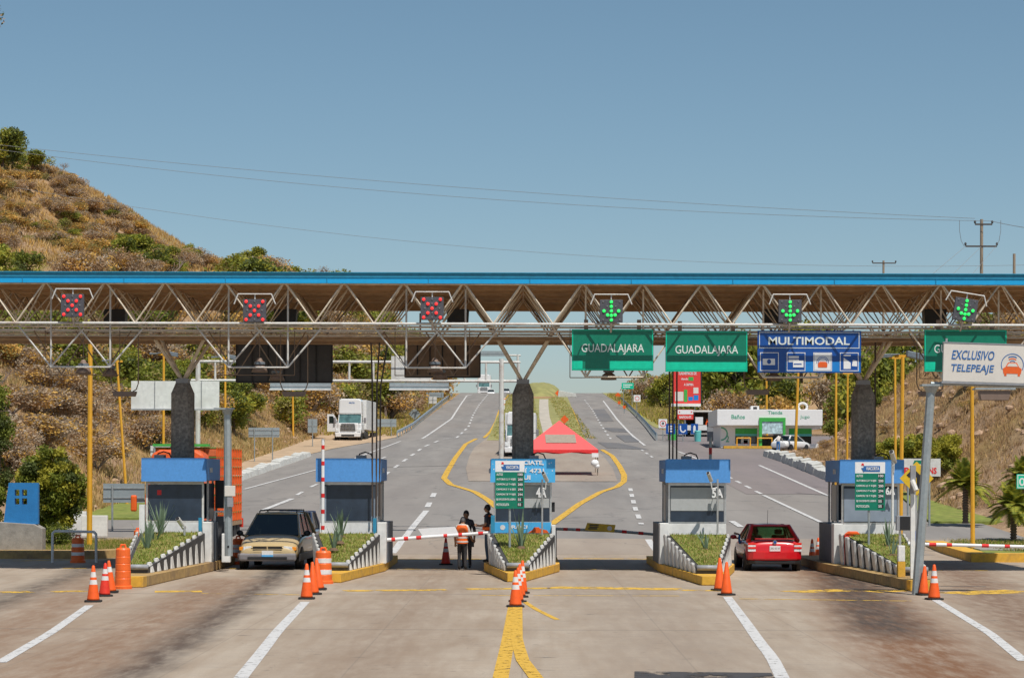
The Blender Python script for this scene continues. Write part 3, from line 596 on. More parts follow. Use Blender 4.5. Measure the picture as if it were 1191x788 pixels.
for k in range(4):
    x0 = -W/2+W*(.025+.257*k); x1 = x0+W*.18; z0, z1 = H*.04, H*.48; bb.bx(x0, x1, -.008, -.0045, z0, z1); frame(b, x0, x1, z0, z1, .02, -.013); cx, cz, s = (x0+x1)/2, (z0+z1)/2, (x1-x0)
    if k == 0: b.bx(cx-s*.36, cx+s*.3, -.012, -.009, cz-s*.18, cz+s*.16); bb.lathe([(.0, 0), (s*.12, 0)], n=4) if False else None; bb.slab([(cx+s*.11*math.cos(a*math.pi/6)-s*.02, cz+s*.13*math.sin(a*math.pi/6)) for a in range(12)], -.016, -.012)
    if k == 1: b.bx(cx-s*.4, cx+s*.15, -.012, -.009, cz-s*.02, cz+s*.3); bb.bx(cx-s*.4, cx+s*.15, -.015, -.0122, cz+s*.13, cz+s*.19); b.bx(cx-s*.16, cx+s*.4, -.019, -.0155, cz-s*.3, cz+s*.06); bb.bx(cx-s*.12, cx+s*.3, -.023, -.0192, cz-s*.16, cz-s*.1)
    if k == 2:
        b.bx(x0+.03, x1-.03, -.012, -.009, z0+.03, z1-.03)
        for r in (.3, .22): 
            for q in range(12): a0, a1 = math.radians(-10+200*q/12), math.radians(-10+200*(q+1)/12); bb.slab([(cx+s*r*math.cos(a0), cz+s*r*math.sin(a0)-.02), (cx+s*(r+.03)*math.cos(a0), cz+s*(r+.03)*math.sin(a0)-.02), (cx+s*(r+.03)*math.cos(a1), cz+s*(r+.03)*math.sin(a1)-.02), (cx+s*r*math.cos(a1), cz+s*r*math.sin(a1)-.02)], -.016, -.0125)
        bo.slab([(cx-s*.24, cz-s*.3), (cx+s*.24, cz-s*.3), (cx+s*.26, cz-s*.12), (cx+s*.17, cz), (cx-s*.17, cz), (cx-s*.26, cz-s*.12)], -.021, -.017)
    if k == 3: b.slab([(cx-s*.3, cz-s*.38), (cx+s*.08, cz-s*.38), (cx+s*.08, cz-s*.05), (cx-s*.3, cz+s*.22)], -.012, -.009); b.slab([(cx-s*.3, cz+s*.3), (cx+s*.08, cz+s*.3), (cx+s*.08, cz+s*.38), (cx-s*.3, cz+s*.38)], -.012, -.009); b.slab([(cx+s*.14, cz-s*.22), (cx+s*.42, cz-s*.25), (cx+s*.42, cz+s*.05), (cx+s*.2, cz+s*.1)], -.012, -.009)
bb.build('symbol_field', M['sign_blue'], t); b.build('symbols', M['white_clean'], t); bo.build('car_symbol', M['orange'], t)
# dark screens seen from the back
def screen(x0, y0, x1, y1, Y, mt, lab):
    t, W, H = osign('screen_back', lab, 'screen', x0, y0, x1, y1, Y, None, 'screens seen from the back')
    MB().bx(-W/2, W/2, 0, .05, 0, H).build('panel', M[mt], t)
    b = MB()
    for k in range(7): x = -W/2+W*k/6; b.bx(x-.02, x+.02, -.05, -.001, .02, H-.02)
    b.bx(-W/2, W/2, -.07, -.051, 0, .05).bx(-W/2, W/2, -.07, -.051, H-.05, H); b.build('rib', M['black'], t)
    b = MB(); 
    for x in (-W*.3, W*.3): MB().tube((x, .1, H-.2), (x, .1, H+.8), .03).build('hanger', M['truss_dark'], t)
screen(275, 400, 386.5, 445, 74.2, 'dark_grey', 'large dark screen seen from behind, hung over the minivan lane'); screen(471, 392, 558.5, 439, 74.2, 'truss_dark', 'brown screen seen from behind, hung over the lane with the workers')
for (x0, x1) in ((122, 147), (320, 345), (520, 545), (888, 913), (1075, 1098)):
    a, c = P(x0, 378, 71.5), P(x1, 362, 71.5); xx = (a.x+c.x)/2
    t = thing('speaker_box', 'black box fixed up inside the truss, number %s from the left' % ['one', 'two', 'three', 'four', 'five'][[122, 320, 520, 888, 1075].index(x0)], 'box', (xx, 71.5, a.z), 0, 'black boxes inside the truss')
    MB().slab([(-.33, 0), (.33, 0), (.36, .5), (-.36, .5)], -.25, .25).build('housing', M['black'], t, bevel=.01); MB().tube((0, 0, .5), (0, 0, 8.7-a.z), .025).build('bracket', M['truss_dark'], t)
# vertical conduits from the truss down to booths
def conduits(pxs, y0, y1, Y, lab):
    t = thing('conduit_bundle', lab, 'conduits', P(pxs[0][1], y1, Y))
    for a, c in pxs:
        p, q = P(a, y0, Y), P(c, y1, Y); MB().path([p-t.location, (p.lerp(q, .25)+Vector(((q.x-p.x)*.6, 0, 0)))-t.location, q-t.location], .028, n=6).build('conduit', M['conduit'], t)
conduits([(431.5, 433), (441.5, 437.5), (451, 441)], 398, 600, 69.2, 'three dark conduits falling from the truss to the second booth')
conduits([(778, 778.5), (782.5, 782.5), (787.5, 787)], 398, 534, 71, 'three thin dark conduits falling from the truss to the roof of booth 5A')
conduits([(1018, 1017.5)], 398, 600, 71, 'single dark conduit beside the right concrete column')
# ================================================================ islands, booths, planters
ISL = [(-10.8, -.0, 59.2, 'curb_worn', .28), (-5.4, .12, 62, 'curb_yellow', .25), (0, -.18, 62.7, 'curb_yellow', .25), (5.42, -.28, 61, 'curb_yellow', .25), (10.8, -.45, 58.2, 'curb_worn', .28)]
WHO = ['the leftmost toll booth', 'the second toll booth from the left', 'booth 4A', 'booth 5A', 'the rightmost toll booth']
def lerp(a, b, t): return a+(b-a)*t
for i, (cx, s, yn, cm, ch) in enumerate(ISL):
    t = thing('traffic_island', ['long worn curb island under the leftmost toll booth', 'yellow curbed island with the raised striped arm and second booth', 'yellow curbed island under booth 4A, cones in line at its tip', 'yellow curbed island under booth 5A, two plain orange cones at its tip', 'long worn curb island under the rightmost booth, yellow end by the leaning steel post'][i], 'traffic island', (cx, 69.4, 0), 0, 'curbed islands between the toll lanes')
    if i == 0: pl = [(s+.0, yn), (s+.75, yn), (1.25, 69.3), (1.25, 76.4), (-1.25, 76.4), (-1.25, 69.3)]
    elif i == 4: pl = [(s-.25, yn), (s+.3, yn), (1.3, 69), (1.3, 76.4), (-1.5, 76.4), (-1.5, 70)]
    else: pl = [(s-.25, yn), (s+.25, yn), (1.15, 69.3), (1.15, 76.2), (-1.2, 76.2), (-1.2, 69.6)]
    pl = [(a, b-69.4) for a, b in pl]
    b = MB(); n = len(pl)
    b.prism(pl, 0, ch)
    o = b.build('curb', M[cm], t, bevel=.03)
    if i in (0, 4): MB().prism([(pl[0][0]-.004, pl[0][1]-.004), (pl[1][0]+.004, pl[1][1]-.004), (pl[1][0]+.03, pl[1][1]+.42), (pl[0][0]-.03, pl[0][1]+.42)], 0.002, ch+.004).build('painted_tip', M['curb_yellow'], t, bevel=.02)
    # planter
    p = thing('planter', ['raised wedge planter with black and white striped wall and agaves, by the leftmost booth', 'wedge planter with striped wall in front of the second booth, beside the tan minivan', 'wedge planter striped on both sides in front of booth 4A', 'wedge planter with striped wall in front of booth 5A, left of the red car', 'wedge planter with pinkish grey stripes in front of the rightmost booth'][i], 'planter', (cx, 69.4, ch), 0, 'striped wedge planters in front of the booths')
    y0 = [61.4, 64.0, 63.9, 62.6, 61.0][i]-69.4; y1 = -.45
    sx = s*(.75 if i else 0)+(.2 if i == 0 else 0); nl, nr = sx-.32, sx+.32
    if i == 4: nr = sx+.6; nl = sx-.1
    zl, zh = .16, .9
    N = 9 if i in (0, 4) else 8
    b = MB(); g0, g1 = (nl, y0), (nr, y0)
    bl, br = -1.0, 1.0
    b.prism([(nl, y0), (nr, y0), (br, y1), (bl, y1)], 0, [zl, zl, zh, zh]); b.build('wall', M['stripe_black'], p)
    b = MB()
    for side, (xa, xb_) in enumerate(((nl, bl), (nr, br))):
        for k in range(N):
            u = (k+.5)/N; x = lerp(xa, xb_, u); y = lerp(y0, y1, u); z = lerp(zl, zh, u); hw = .5*(y1-y0)/N*.44
            sg = -1 if side == 0 else 1; dx = (xb_-xa)/(y1-y0)*hw
            q = [(x-dx-sg*.02, y-hw), (x+dx-sg*.02, y+hw), (x+dx+sg*.05, y+hw*.8), (x-dx+sg*.05, y-hw*.8)]
            if sg > 0: q = q[::-1]
            b.add([(a_, c_, 0) for a_, c_ in q]+[(a_-.07, c_, z+.05) for a_, c_ in q], [(0, 1, 5, 4), (1, 2, 6, 5), (2, 3, 7, 6), (3, 0, 4, 7), (3, 2, 1, 0), (4, 5, 6, 7)]); b.tube((x-.07-dx*.8, y-hw*.8, z+.05), (x-.07+dx*.8, y+hw*.8, z+.055), .045, 0, 8)
    b.build('white_stripes', M['stripe_white'], p, bevel=.015)
    MB().tube((nl, y0, zl+.01), (nr, y0, zl+.01), .075, n=8).build('nose_cap', M['grey_paint'], p, smooth=True)
    MB().prism([(nl+.1, y0+.1), (nr-.1, y0+.1), (br-.12, y1-.05), (bl+.12, y1-.05)], 0, [zl+.03, zl+.03, zh+.03, zh+.03]).build('turf', M['lawn'], p)
    b = MB(); rg = random.Random(i)
    for _ in range(2600):
        u = rg.random()**.8; v = rg.random(); x = lerp(lerp(nl, bl, u)+.12, lerp(nr, br, u)-.12, v); y = lerp(y0+.1, y1-.05, u); z = lerp(zl, zh, u)+.02; h = rg.uniform(.04, .1); a = rg.random()*6.28; w_ = .012
        b.v += [(x-w_*math.cos(a), y-w_*math.sin(a), z), (x+w_*math.cos(a), y+w_*math.sin(a), z), (x+rg.uniform(-.04, .04), y+rg.uniform(-.04, .04), z+h)]; k = len(b.v); b.f.append((k-3, k-2, k-1)); b.m.append(rg.random() < .3)
    tag(b.build('grass', [M['blade'], M['straw']], p), kind='stuff')
def agave(px, py, Y, h, lab, n=16, seed=0):
    c = P(px, py, Y); t = thing('agave', lab, 'plant', c, 0, 'agave plants on the planters'); rg = random.Random(seed); b = MB()
    for k in range(n):
        a = rg.random()*6.28; l = rg.uniform(.05, .42)*h; hh = h*rg.uniform(.6, 1.0); w_ = .035; pts = []
        d = Vector((math.cos(a), math.sin(a), 0)); s_ = Vector((-d.y, d.x, 0))
        for q in range(5):
            u = q/4; p = d*(l*u**1.3+.03)+Vector((0, 0, hh*u)); ww = w_*(1-u**2.2)*(.7+.6*min(u*3, 1)); pts += [p-s_*ww, p+s_*ww+d*.01, p+d*.02*(1-u)]
        for q in range(4): b.add(pts[q*3:q*3+6], [(0, 2, 5, 3), (2, 1, 4, 5)])
    b.build('leaves', M['agave'], t, smooth=True); MB().lathe([(.16, -.02), (.1, .05), (.02, .07)], n=9).build('root_mound', M['soil'], t)
agave(171, 641, 65.2, 1.1, 'front spiky agave on the leftmost planter', 15, 1); agave(180, 631, 67, 1.0, 'middle spiky agave on the leftmost planter, partly hidden', 10, 2); agave(187, 623, 68.4, 1.15, 'tall rear agave on the leftmost planter, by the booth window', 17, 3)
agave(388, 639, 65.8, .75, 'small front agave on the planter beside the tan minivan', 10, 4); agave(395, 631, 67, .8, 'middle agave on the planter beside the tan minivan', 7, 5); agave(396.5, 624, 68.3, .95, 'rear agave before the dark window of the second booth', 11, 6)
agave(606, 637, 66.5, 1.25, 'tall thin agave in the middle of the planter of booth 4A', 10, 7)
agave(821, 640, 66, .7, 'small front agave on the planter of booth 5A', 7, 8); agave(816, 634, 68, .55, 'tiny rear agave on the planter of booth 5A', 6, 9)
agave(1033, 636, 66, .9, 'agave on the right planter beside the thin white pole', 11, 10); agave(1038, 646, 63.9, .75, 'short agave near the low end of the right planter', 6, 11)
BO = [['toll booth with dark front window and blue fascia, leftmost, column rising through its roof', 1], ['toll booth with dark bluish window, between the tan minivan and the striped barrier arm', 1], ['toll booth 4A in the centre with pale blue lettered banner on its fascia', 1], ['toll booth 5A with grey blind and shaded strip along its blue fascia', 1], ['toll booth 6A, rightmost, behind the green price board beside the red car', 1]]
for i, (cx, s, yn, cm, ch) in enumerate(ISL):
    t = thing('toll_booth', BO[i][0], 'toll booth', (cx, 69.4, ch), 0, 'toll booths')
    z0 = -ch  # absolute heights below are measured from the road
    def A(z): return z+z0
    D = 3.1; sgn = 1 if cx < 0 else -1     # side facing the middle lane
    hw = .9
    # lower wall
    b = MB().bx(-hw, hw, 0, D, 0, A(1.5)); b.build('base_wall', M['white'], t, bevel=.015)
    if i != 2:
        xs_ = hw*sgn
        MB().bx(min(xs_, xs_+sgn*.28), max(xs_, xs_+sgn*.28), -.3, .25, 0, A(1.52)).build('corner_pillar', M['white'], t, bevel=.015)
        MB().bx(min(xs_, xs_+sgn*.3)+.002, max(xs_, xs_+sgn*.3)-.002, .28, 3.0, 0, A(1.5)).build('side_wall', M['booth_side'], t, bevel=.01)
    else:
        MB().bx(hw, hw+.12, -.2, .3, 0, A(1.45)).build('corner_pillar', M['white'], t, bevel=.01); MB().bx(-hw-.12, -hw, -.2, .3, 0, A(1.45)).build('corner_pillar', M['white'], t, bevel=.01)
    # frame
    b = MB()
    for xx in (-hw+.03, hw-.03):
        for yy in (.04, 1.1, 2.2, D-.04): b.bx(xx-.03, xx+.03, yy-.03, yy+.03, A(1.5), A(2.8))
    b.bx(-hw, hw, 0, .06, A(1.5), A(1.55)).bx(-hw, hw, 0, .06, A(2.68), A(2.8)); b.build('window_frame', M['alu'] if i != 0 else M['stripe_white'], t)
    fm = ['film', 'film', 'blind', 'blind', 'blind_blue'][i]
    o = MB().bx(-hw+.07, hw-.07, .02, .05, A(1.56), A(2.67)).build('front_window', M['film'] if i < 2 else M['film'], t)
    if i in (1,): MB().bx(-hw+.07, -hw+.2, .012, .018, A(1.56), A(2.64)).build('film_edge', M['blind_blue'], t); MB().bx(hw-.2, hw-.07, .012, .018, A(1.56), A(2.64)).build('film_edge', M['blind_blue'], t)
    if i == 2: MB().bx(-hw+.08, hw-.08, .006, .014, A(1.98), A(2.66)).build('blind', M['blind'], t)
    if i == 3: MB().bx(-hw+.08, hw-.08, .006, .014, A(1.9), A(2.62)).build('blind', M['blind'], t)
    if i == 4: MB().bx(-hw+.08, hw-.08, .006, .014, A(1.58), A(2.6)).build('blind', M['blind_blue'], t)
    for xx in (-hw, hw): MB().bx(xx-.01, xx+.01, 1.14, 2.16, A(1.56), A(2.7)).build('side_window', M['film'], t)
    MB().bx(-hw+.08, hw-.08, 2.9, 2.93, A(1.56), A(2.7)).build('rear_window', M['film'], t)
    MB().bx(-hw+.1, hw-.1, .6, 2.6, A(.5), A(1.45)).bx(-.3, .3, .9, 1.3, A(1.45), A(1.9)).build('counter', M['black'], t)
    # fascia: four slightly leaning panels round a flat roof
    fw = .965; zt, zbm = 3.5, 2.77; D2 = D-.15; y0 = -.16; bl_ = .035
    b = MB().bx(-fw, fw, y0, D2, A(zbm+.02), A(zt-.05)); b.build('roof', M['booth_side'], t)
    ln_ = .07 if sgn > 0 else .07
    # front panel
    def quadpanel(p, m, nm): return MB().add(p, [(0, 1, 2, 3), (7, 6, 5, 4), (0, 4, 5, 1), (1, 5, 6, 2), (2, 6, 7, 3), (3, 7, 4, 0)]).build(nm, m, t)
    xl, xr = -fw-.04, fw+.04
    quadpanel([(xl, y0-.06, A(zbm)), (xr, y0-.06, A(zbm)), (xr-(.03 if sgn > 0 else 0), y0-.045, A(zt)), (xl+(.03 if sgn < 0 else 0), y0-.045, A(zt)), (xl, y0-.004, A(zbm)), (xr, y0-.004, A(zbm)), (xr-.03, y0-.004, A(zt)), (xl+.03, y0-.004, A(zt))], M['blue_booth'] if i != 2 else M['lightblue_banner'], 'fascia')
    for sd_ in (-1, 1):
        xa = sd_*(fw+.002); xb2 = sd_*(fw+.04); b = MB(); b.bx(min(xa, xb2), max(xa, xb2), y0+.0, D2, A(zbm+.03), A(zt-.02)); b.build('side_fascia', M['blue_booth'], t)
    MB().bx(-fw, fw, D2+.002, D2+.04, A(zbm+.03), A(zt-.02)).build('rear_fascia', M['blue_booth'], t)
    xs_ = (fw+.045)*sgn; MB().bx(min(xs_, xs_+sgn*.05), max(xs_, xs_+sgn*.05), .5, .8, A(3.05), A(3.2)).build('side_light', M['stripe_white'], t)
    # awning over the service window
    if i == 0: MB().bx(min(hw*sgn, hw*sgn+sgn*.5), max(hw*sgn, hw*sgn+sgn*.5), 2.55, 2.62, A(1.9), A(2.8)).build('side_screen', M['black'], t)
    # things on the roof
    k = [-.55, .35, .35, -.3, .3][i]
    b = MB().bx(k-.15, k+.15, .3, .8, A(zt-.05), A(zt+.1)); b.build('roof_unit', M['grey_paint'], t, bevel=.01)
    b = MB().path([(k-.1, .5, A(3.5)), (k-.05, .5, A(3.64)), (k+.12, .5, A(3.7)), (k+.3, .5, A(3.64)), (k+.38, .5, A(3.45))], .022, n=6); b.build('cable_loop', M['black'], t)
    if i in (0, 1): MB().bx(hw*sgn*.92-.05, hw*sgn*.92+.05, -.3, -.2, A(1.05), A(1.65)).build('blue_post', M['pole_teal'], t)
    if i == 2:
        MB().bx(-.98, -.86, -.3, -.2, A(1.2), A(1.75)).build('blue_post', M['pole_teal'], t); b = MB().bx(-hw+.02, hw-.02, -.016, -.002, A(1.2), A(1.53)); b.build('lower_banner', M['lightblue_banner'], t)
        b = MB(); strokes(b, -.35, A(1.33), .15, A(1.44), 'RECI', -.018, weight=.03); b.build('lettering', M['white_clean'], t)
        MB().slab([(.15, A(1.2)), (.82, A(1.2)), (.75, A(1.29)), (.55, A(1.33)), (.5, A(1.38)), (.36, A(1.38)), (.32, A(1.31))], -.022, -.018).build('banner_picture', M['orange'], t)
        MB().slab([(-.62+.08*math.cos(q), A(1.37)+.08*math.sin(q)) for q in np.arange(0, 6.28, .5)], -.022, -.018).build('emblem', M['reflective'], t)
        b = MB(); strokes(b, .02, A(3.29), .65, A(3.45), 'CIATE,', y0-.062, weight=.035, depth=.004); strokes(b, .07, A(3.06), .66, A(3.2), '1 4731', y0-.064, weight=.03, depth=.004); strokes(b, .02, A(2.85), .24, A(2.99), 'UI', y0-.066, weight=.035, depth=.004); b.build('lettering', M['white_clean'], t)
        MB().bx(hw+.0, hw+.1, .2, .4, A(1.85), A(2.15)).build('side_box', M['black'], t)
        b = MB(); rg = random.Random(3)
        for _ in range(60): x, z = rg.uniform(-.95, .95), rg.uniform(zbm+.04, zt-.06); b.ball((x, y0-.052, A(z)), rg.uniform(.008, .022), 0, 5, 3, (1, .3, 1))
        tag(b.build('speckles', M['white_clean'], t), kind='stuff')
    if i == 1: MB().path([(-hw-.12, -.3, 0), (-hw-.12, -.3, A(1.1))], .04).build('gate_support', M['white'], t)
    if i == 0: MB().bx(-hw-.18, -hw-.02, -.15, .1, 0, A(2.05)).build('white_post', M['white'], t); MB().bx(-.55, -.42, .009, .018, A(2.35), A(2.5)).build('red_sticker', M['red'], t)
# big painted numbers stand off the booths
def number(txt, px0, py0, px1, py1, lab):
    a, c = P(px0, py1, 69.2), P(px1, py0, 69.2); t = thing('booth_number', lab, 'booth number', a, 0, 'white booth numbers'); b = MB(); strokes(b, 0, 0, c.x-a.x, c.z-a.z, txt, 0, weight=.03, depth=.03); b.build('lettering', M['white_clean'], t)
    b = MB()
    for x in (.1, c.x-a.x-.1): b.tube((x, 0, .2), (x, .2, .22), .01)
    b.build('standoff', M['alu'], t)
number('4A', 623.5, 566.5, 635.5, 578, 'white number 4A on the centre booth'); number('5A', 828, 568, 841, 578.5, 'white number 5A on the booth left of the red car'); number('6A', 1030, 566, 1041, 575, 'white number 6A on the rightmost booth')
# price boards
ROWS = [('AUTOS', '100'), ('AUTOBUS 2,3 Y 4 EJES', '200'), ('CAMION 2,3 Y 4 EJES', '200'), ('CAMION 5 Y 6 EJES', '294'), ('CAMION 7,8 Y 9 EJES', '294'), ('EJE EXCEDENTE LIGERO', '55'), ('MOTOCICLETA', '55')]
def board(x0, y0, x1, y1, pxp, pyb, Y, lab):
    a, c = P(x0, y1, Y), P(x1, y0, Y); W, H = c.x-a.x, c.z-a.z; t = thing('price_board', lab, 'price board', ((a.x+c.x)/2, Y, P(pxp, pyb, Y).z), 0, 'green toll price boards'); z0 = a.z-t.location.z; px_ = X(pxp, Y)-t.location.x
    MB().bx(-W/2, W/2, 0, .03, z0, z0+H*.765).build('green_panel', M['sign_green'], t); MB().bx(-W/2, W/2, 0, .03, z0+H*.767, z0+H).build('header_panel', M['white_clean'], t)
    b = MB().bx(-W*.22, W*.33, -.006, -.002, z0+H*.8, z0+H*.92); b.slab([(-W*.3, z0+H*.88), (-W*.1, z0+H*.88), (-W*.22, z0+H*.79)], -.011, -.007); b.build('emblem', M['text_blue'], t)
    b = MB().slab([(-W*.3, z0+H*.93), (-W*.2, z0+H*.93), (-W*.22, z0+H*.97), (-W*.28, z0+H*.975)], -.011, -.007); b.build('red_mark', M['red'], t)
    b = MB(); strokes(b, -W*.14, z0+H*.83, W*.3, z0+H*.9, 'VIACORTA', -.008, weight=.02); b.build('logo_lettering', M['white_clean'], t)
    b = MB()
    for k, (p, q) in enumerate(ROWS):
        zz = z0+H*(.765-.105*(k+.72)); wd = min(.66, .037*len(p)+.03)*W; strokes(b, -W*.46, zz, -W*.46+wd, zz+H*.05, p, -.003, weight=.02)
    b.build('lettering', M['white_clean'], t)
    b = MB(); b2 = MB()
    for k, (p, q) in enumerate(ROWS): zz = z0+H*(.765-.105*(k+.72)); b2.bx(W*.26, W*.45, -.006, -.002, zz-H*.012, zz+H*.065); strokes(b, W*.275, zz, W*(.275+.055*len(q)), zz+H*.052, q, -.008, weight=.02)
    b2.build('number_plates', M['black'], t); b.build('prices', M['white_clean'], t)
    MB().tube((px_, .06, 0), (px_, .06, z0+H*.5), .035).build('post', M['steel'], t)
board(576, 535.5, 610, 591, 593, 636, 66.4, 'green price board on a post in front of booth 4A'); board(994.5, 537, 1029.5, 593, 1011, 640, 66.2, 'green price board in front of the rightmost booth')
# cctv cameras on poles
def cctv(px, pyt, pyb, Y, lab, aim=.4, sz=1.0, arm=-.18, mt='alu'):
    tp, bp = P(px, pyt, Y), P(px, pyb, Y); t = thing('cctv_camera', lab, 'camera', bp, 0, 'cctv cameras'); h = tp.z-bp.z
    MB().tube((0, 0, 0), (0, 0, h), .03*sz).build('pole', M[mt], t); MB().path([(0, 0, h*.85), (arm*.8, -.05, h*.82), (arm, -.08, h*.95)], .018).build('bracket', M['white'], t)
    b = MB(); a = Vector((arm-.02, -.05, h+.05)); d = Vector((-.08*aim*2, -.16, .13))*1.1*sz; b.tube(a-d*.7, a+d, .06*sz, 0, 10); b.build('camera_body', M['stripe_white'], t, smooth=False); MB().tube(a+d, a+d*1.08, .045*sz, 0, 10).build('lens', M['black'], t)
cctv(630.5, 557, 622, 68.6, 'small cctv camera on a thin pole over the 4A number', arm=.12); cctv(834.5, 557, 620, 68.7, 'cctv camera on a thin pole in front of booth 5A', arm=-.22); cctv(1038, 534, 621, 68.4, 'cctv camera on a thick white pole by the right price board', sz=1.3, arm=.03, mt='white'); cctv(214.5, 611, 622, 68, 'white cctv camera low in front of the leftmost booth', arm=-.06, sz=1.2)
# ---- barriers
def striped_arm(t, a, b_, r0, r1, reds, base='white_clean', redm='red'):
    a, b_ = Vector(a), Vector(b_); MB().tube(a, b_, r0, 0, 10, r1).build('arm', M[base], t)
    for u0, u1 in reds: MB().tube(a.lerp(b_, u0), a.lerp(b_, u1), lerp(r0, r1, u0)+.004, 0, 10, lerp(r0, r1, u1)+.004).build('red_band', M[redm], t)
def RE(n, d=.42): return [((k+.35)/n, (k+.35+d)/n) for k in range(n)]
t = thing('barrier_gate', 'closed white and red barrier arm across the lane with the two workers', 'barrier gate', (-4.35, 69.8, .25)); L = t.location
MB().bx(-.12, .12, -.15, .15, 0, .82).build('cabinet', M['white'], t, bevel=.02); a, c = P(441, 628, 69.7)-L, P(585, 618, 69.7)-L; striped_arm(t, a, c, .06, .05, [(.1, .13), (.2, .235), (.3, .34), (.52, .55), (.64, .67), (.8, .84)])
e0, e1 = P(488, 622, 70)-L, P(529, 612, 70)-L; MB().add([(e0.x+.1, e0.y, P(490, 623, 70).z-L.z), (e1.x+.12, e0.y, P(530, 620.5, 70).z-L.z), (e1.x-.0, e0.y, P(525, 611.8, 70).z-L.z), (e0.x-.05, e0.y, P(488.5, 614.5, 70).z-L.z)]+[(e0.x+.1, e0.y+.03, P(490, 623, 70).z-L.z), (e1.x+.12, e0.y+.03, P(530, 620.5, 70).z-L.z), (e1.x-.0, e0.y+.03, P(525, 611.8, 70).z-L.z), (e0.x-.05, e0.y+.03, P(488.5, 614.5, 70).z-L.z)], [(0, 1, 2, 3), (7, 6, 5, 4), (0, 4, 5, 1), (1, 5, 6, 2), (2, 6, 7, 3), (3, 7, 4, 0)]).build('arm_plate', M['white_clean'], t)
t = thing('barrier_gate', 'closed grey and red barrier arm with a yellow plate, right of booth 4A', 'barrier gate', (1.0, 73.6, .25)); L = t.location
MB().bx(-.12, .12, -.15, .15, 0, .95).build('cabinet', M['grey_paint'], t, bevel=.02); a, m_, c = P(642, 614.5, 73.5)-L, P(715, 617, 73.5)-L, P(761, 621, 73.5)-L; striped_arm(t, a, m_, .05, .05, [(.18, .25), (.38, .45)], 'steel'); MB().tube(m_, c, .05, r2=.045).build('arm', M['steel'], t)
for u in (.18, .6): MB().tube(m_.lerp(c, u), m_.lerp(c, u+.12), .055).build('red_band', M['red'], t)
q = [P(x, y, 73.35)-L for x, y in ((680, 616), (714, 619), (716, 610), (683, 607.5))]; MB().add(q+[v+Vector((0, .04, 0)) for v in q], [(0, 1, 2, 3), (7, 6, 5, 4), (0, 4, 5, 1), (1, 5, 6, 2), (2, 6, 7, 3), (3, 7, 4, 0)]).build('yellow_plate', M['yellow'], t)
b = MB()
for k, (x0, x1) in enumerate(((.1, .42), (.12, .4), (.1, .38))):
    p0 = q[0].lerp(q[1], x0).lerp(q[3].lerp(q[2], x0), .75-.25*k); b.bx(p0.x, p0.x+.3, p0.y-.01, p0.y-.004, p0.z-.025, p0.z+.015)
pc = q[0].lerp(q[1], .82).lerp(q[3].lerp(q[2], .82), .5); b.build('plate_markings', M['black'], t); MB().slab([(pc.x+.08*math.cos(v), pc.z+.08*math.sin(v)) for v in np.arange(0, 6.28, .5)], pc.y-.012, pc.y-.006).build('emblem', M['reflective'], t)
def raised(px, y0, y1, Y, lab, n, mt='white_clean', r=.055):
    a, c = P(px, y1, Y), P(px, y0, Y); zb = prof(Y)+.25; t = thing('barrier_gate', lab, 'barrier gate', (a.x, Y, zb)); MB().bx(-.13, .13, .02, .3, 0, .9).build('cabinet', M['white'], t, bevel=.02)
    striped_arm(t, (0, -.04, a.z-zb), (0, -.04, c.z-zb), r, r*.85, RE(n, .25) if n else [], mt)
raised(375.5, 510, 622, 69, 'raised vertical white and red barrier arm beside the second booth', 6); raised(262.5, 546, 606, 69.6, 'raised plain white barrier arm beside the grey steel post, left of the minivan', 0); raised(826, 508, 600, 73.4, 'raised grey and red barrier arm behind booth 5A', 3, 'steel')
t = thing('barrier_gate', 'white and red barrier arm closed across the rightmost lane', 'barrier gate', (11.1, 62.5, .28)); L = t.location
MB().bx(-.1, .1, -.15, .15, 0, .9).build('cabinet', M['sign_blue'], t, bevel=.02); a, c = P(1056, 632, 63)-L, P(1260, 637, 63)-L; striped_arm(t, a, c, .05, .045, [(.12, .16), (.22, .25), (.42, .46), (.55, .58)])
# reader posts at the tip of the right island
def T2(name, lab, cat, px, py, Y): return thing(name, lab, cat, P(px, py, Y))
t = T2('card_reader', 'white reader box on a yellow pedestal at the tip of the right island', 'card reader', 1048, 670.5, 60.4); MB().bx(-.1, .1, -.1, .12, 0, .42).build('pedestal', M['curb_yellow'], t, bevel=.01); MB().bx(-.09, .09, -.1, .1, .422, .85).build('reader_box', M['white'], t, bevel=.01)
t = T2('sensor_post', 'white post with a small camera beside the card reader', 'sensor post', 1061.5, 674, 59.6); MB().bx(-.06, .06, -.05, .05, 0, 2.3).build('post', M['white'], t); MB().bx(-.07, .07, -.06, .06, 2.3, 3.05).build('grey_top', M['grey_paint'], t); b = MB().tube((-.04, -.1, 2.65), (.05, -.22, 2.38), .07); b.build('camera_body', M['stripe_white'], t)
t = T2('display_post', 'grey framed black display box on a short post behind the sensor post', 'display', 1055, 671, 61); MB().bx(-.3, .22, -.05, .12, 1.28, 1.68).build('housing', M['grey_paint'], t, bevel=.01); MB().bx(-.2, .2, -.07, -.052, 1.3, 1.66).build('screen', M['black'], t); MB().bx(-.22, -.16, 0, .06, 0, 1.28).bx(.1, .16, 0, .06, 0, 1.28).build('legs', M['alu'], t); MB().bx(.17, .24, .0, .2, 0, 1.27).build('cabinet', M['sign_blue'], t)
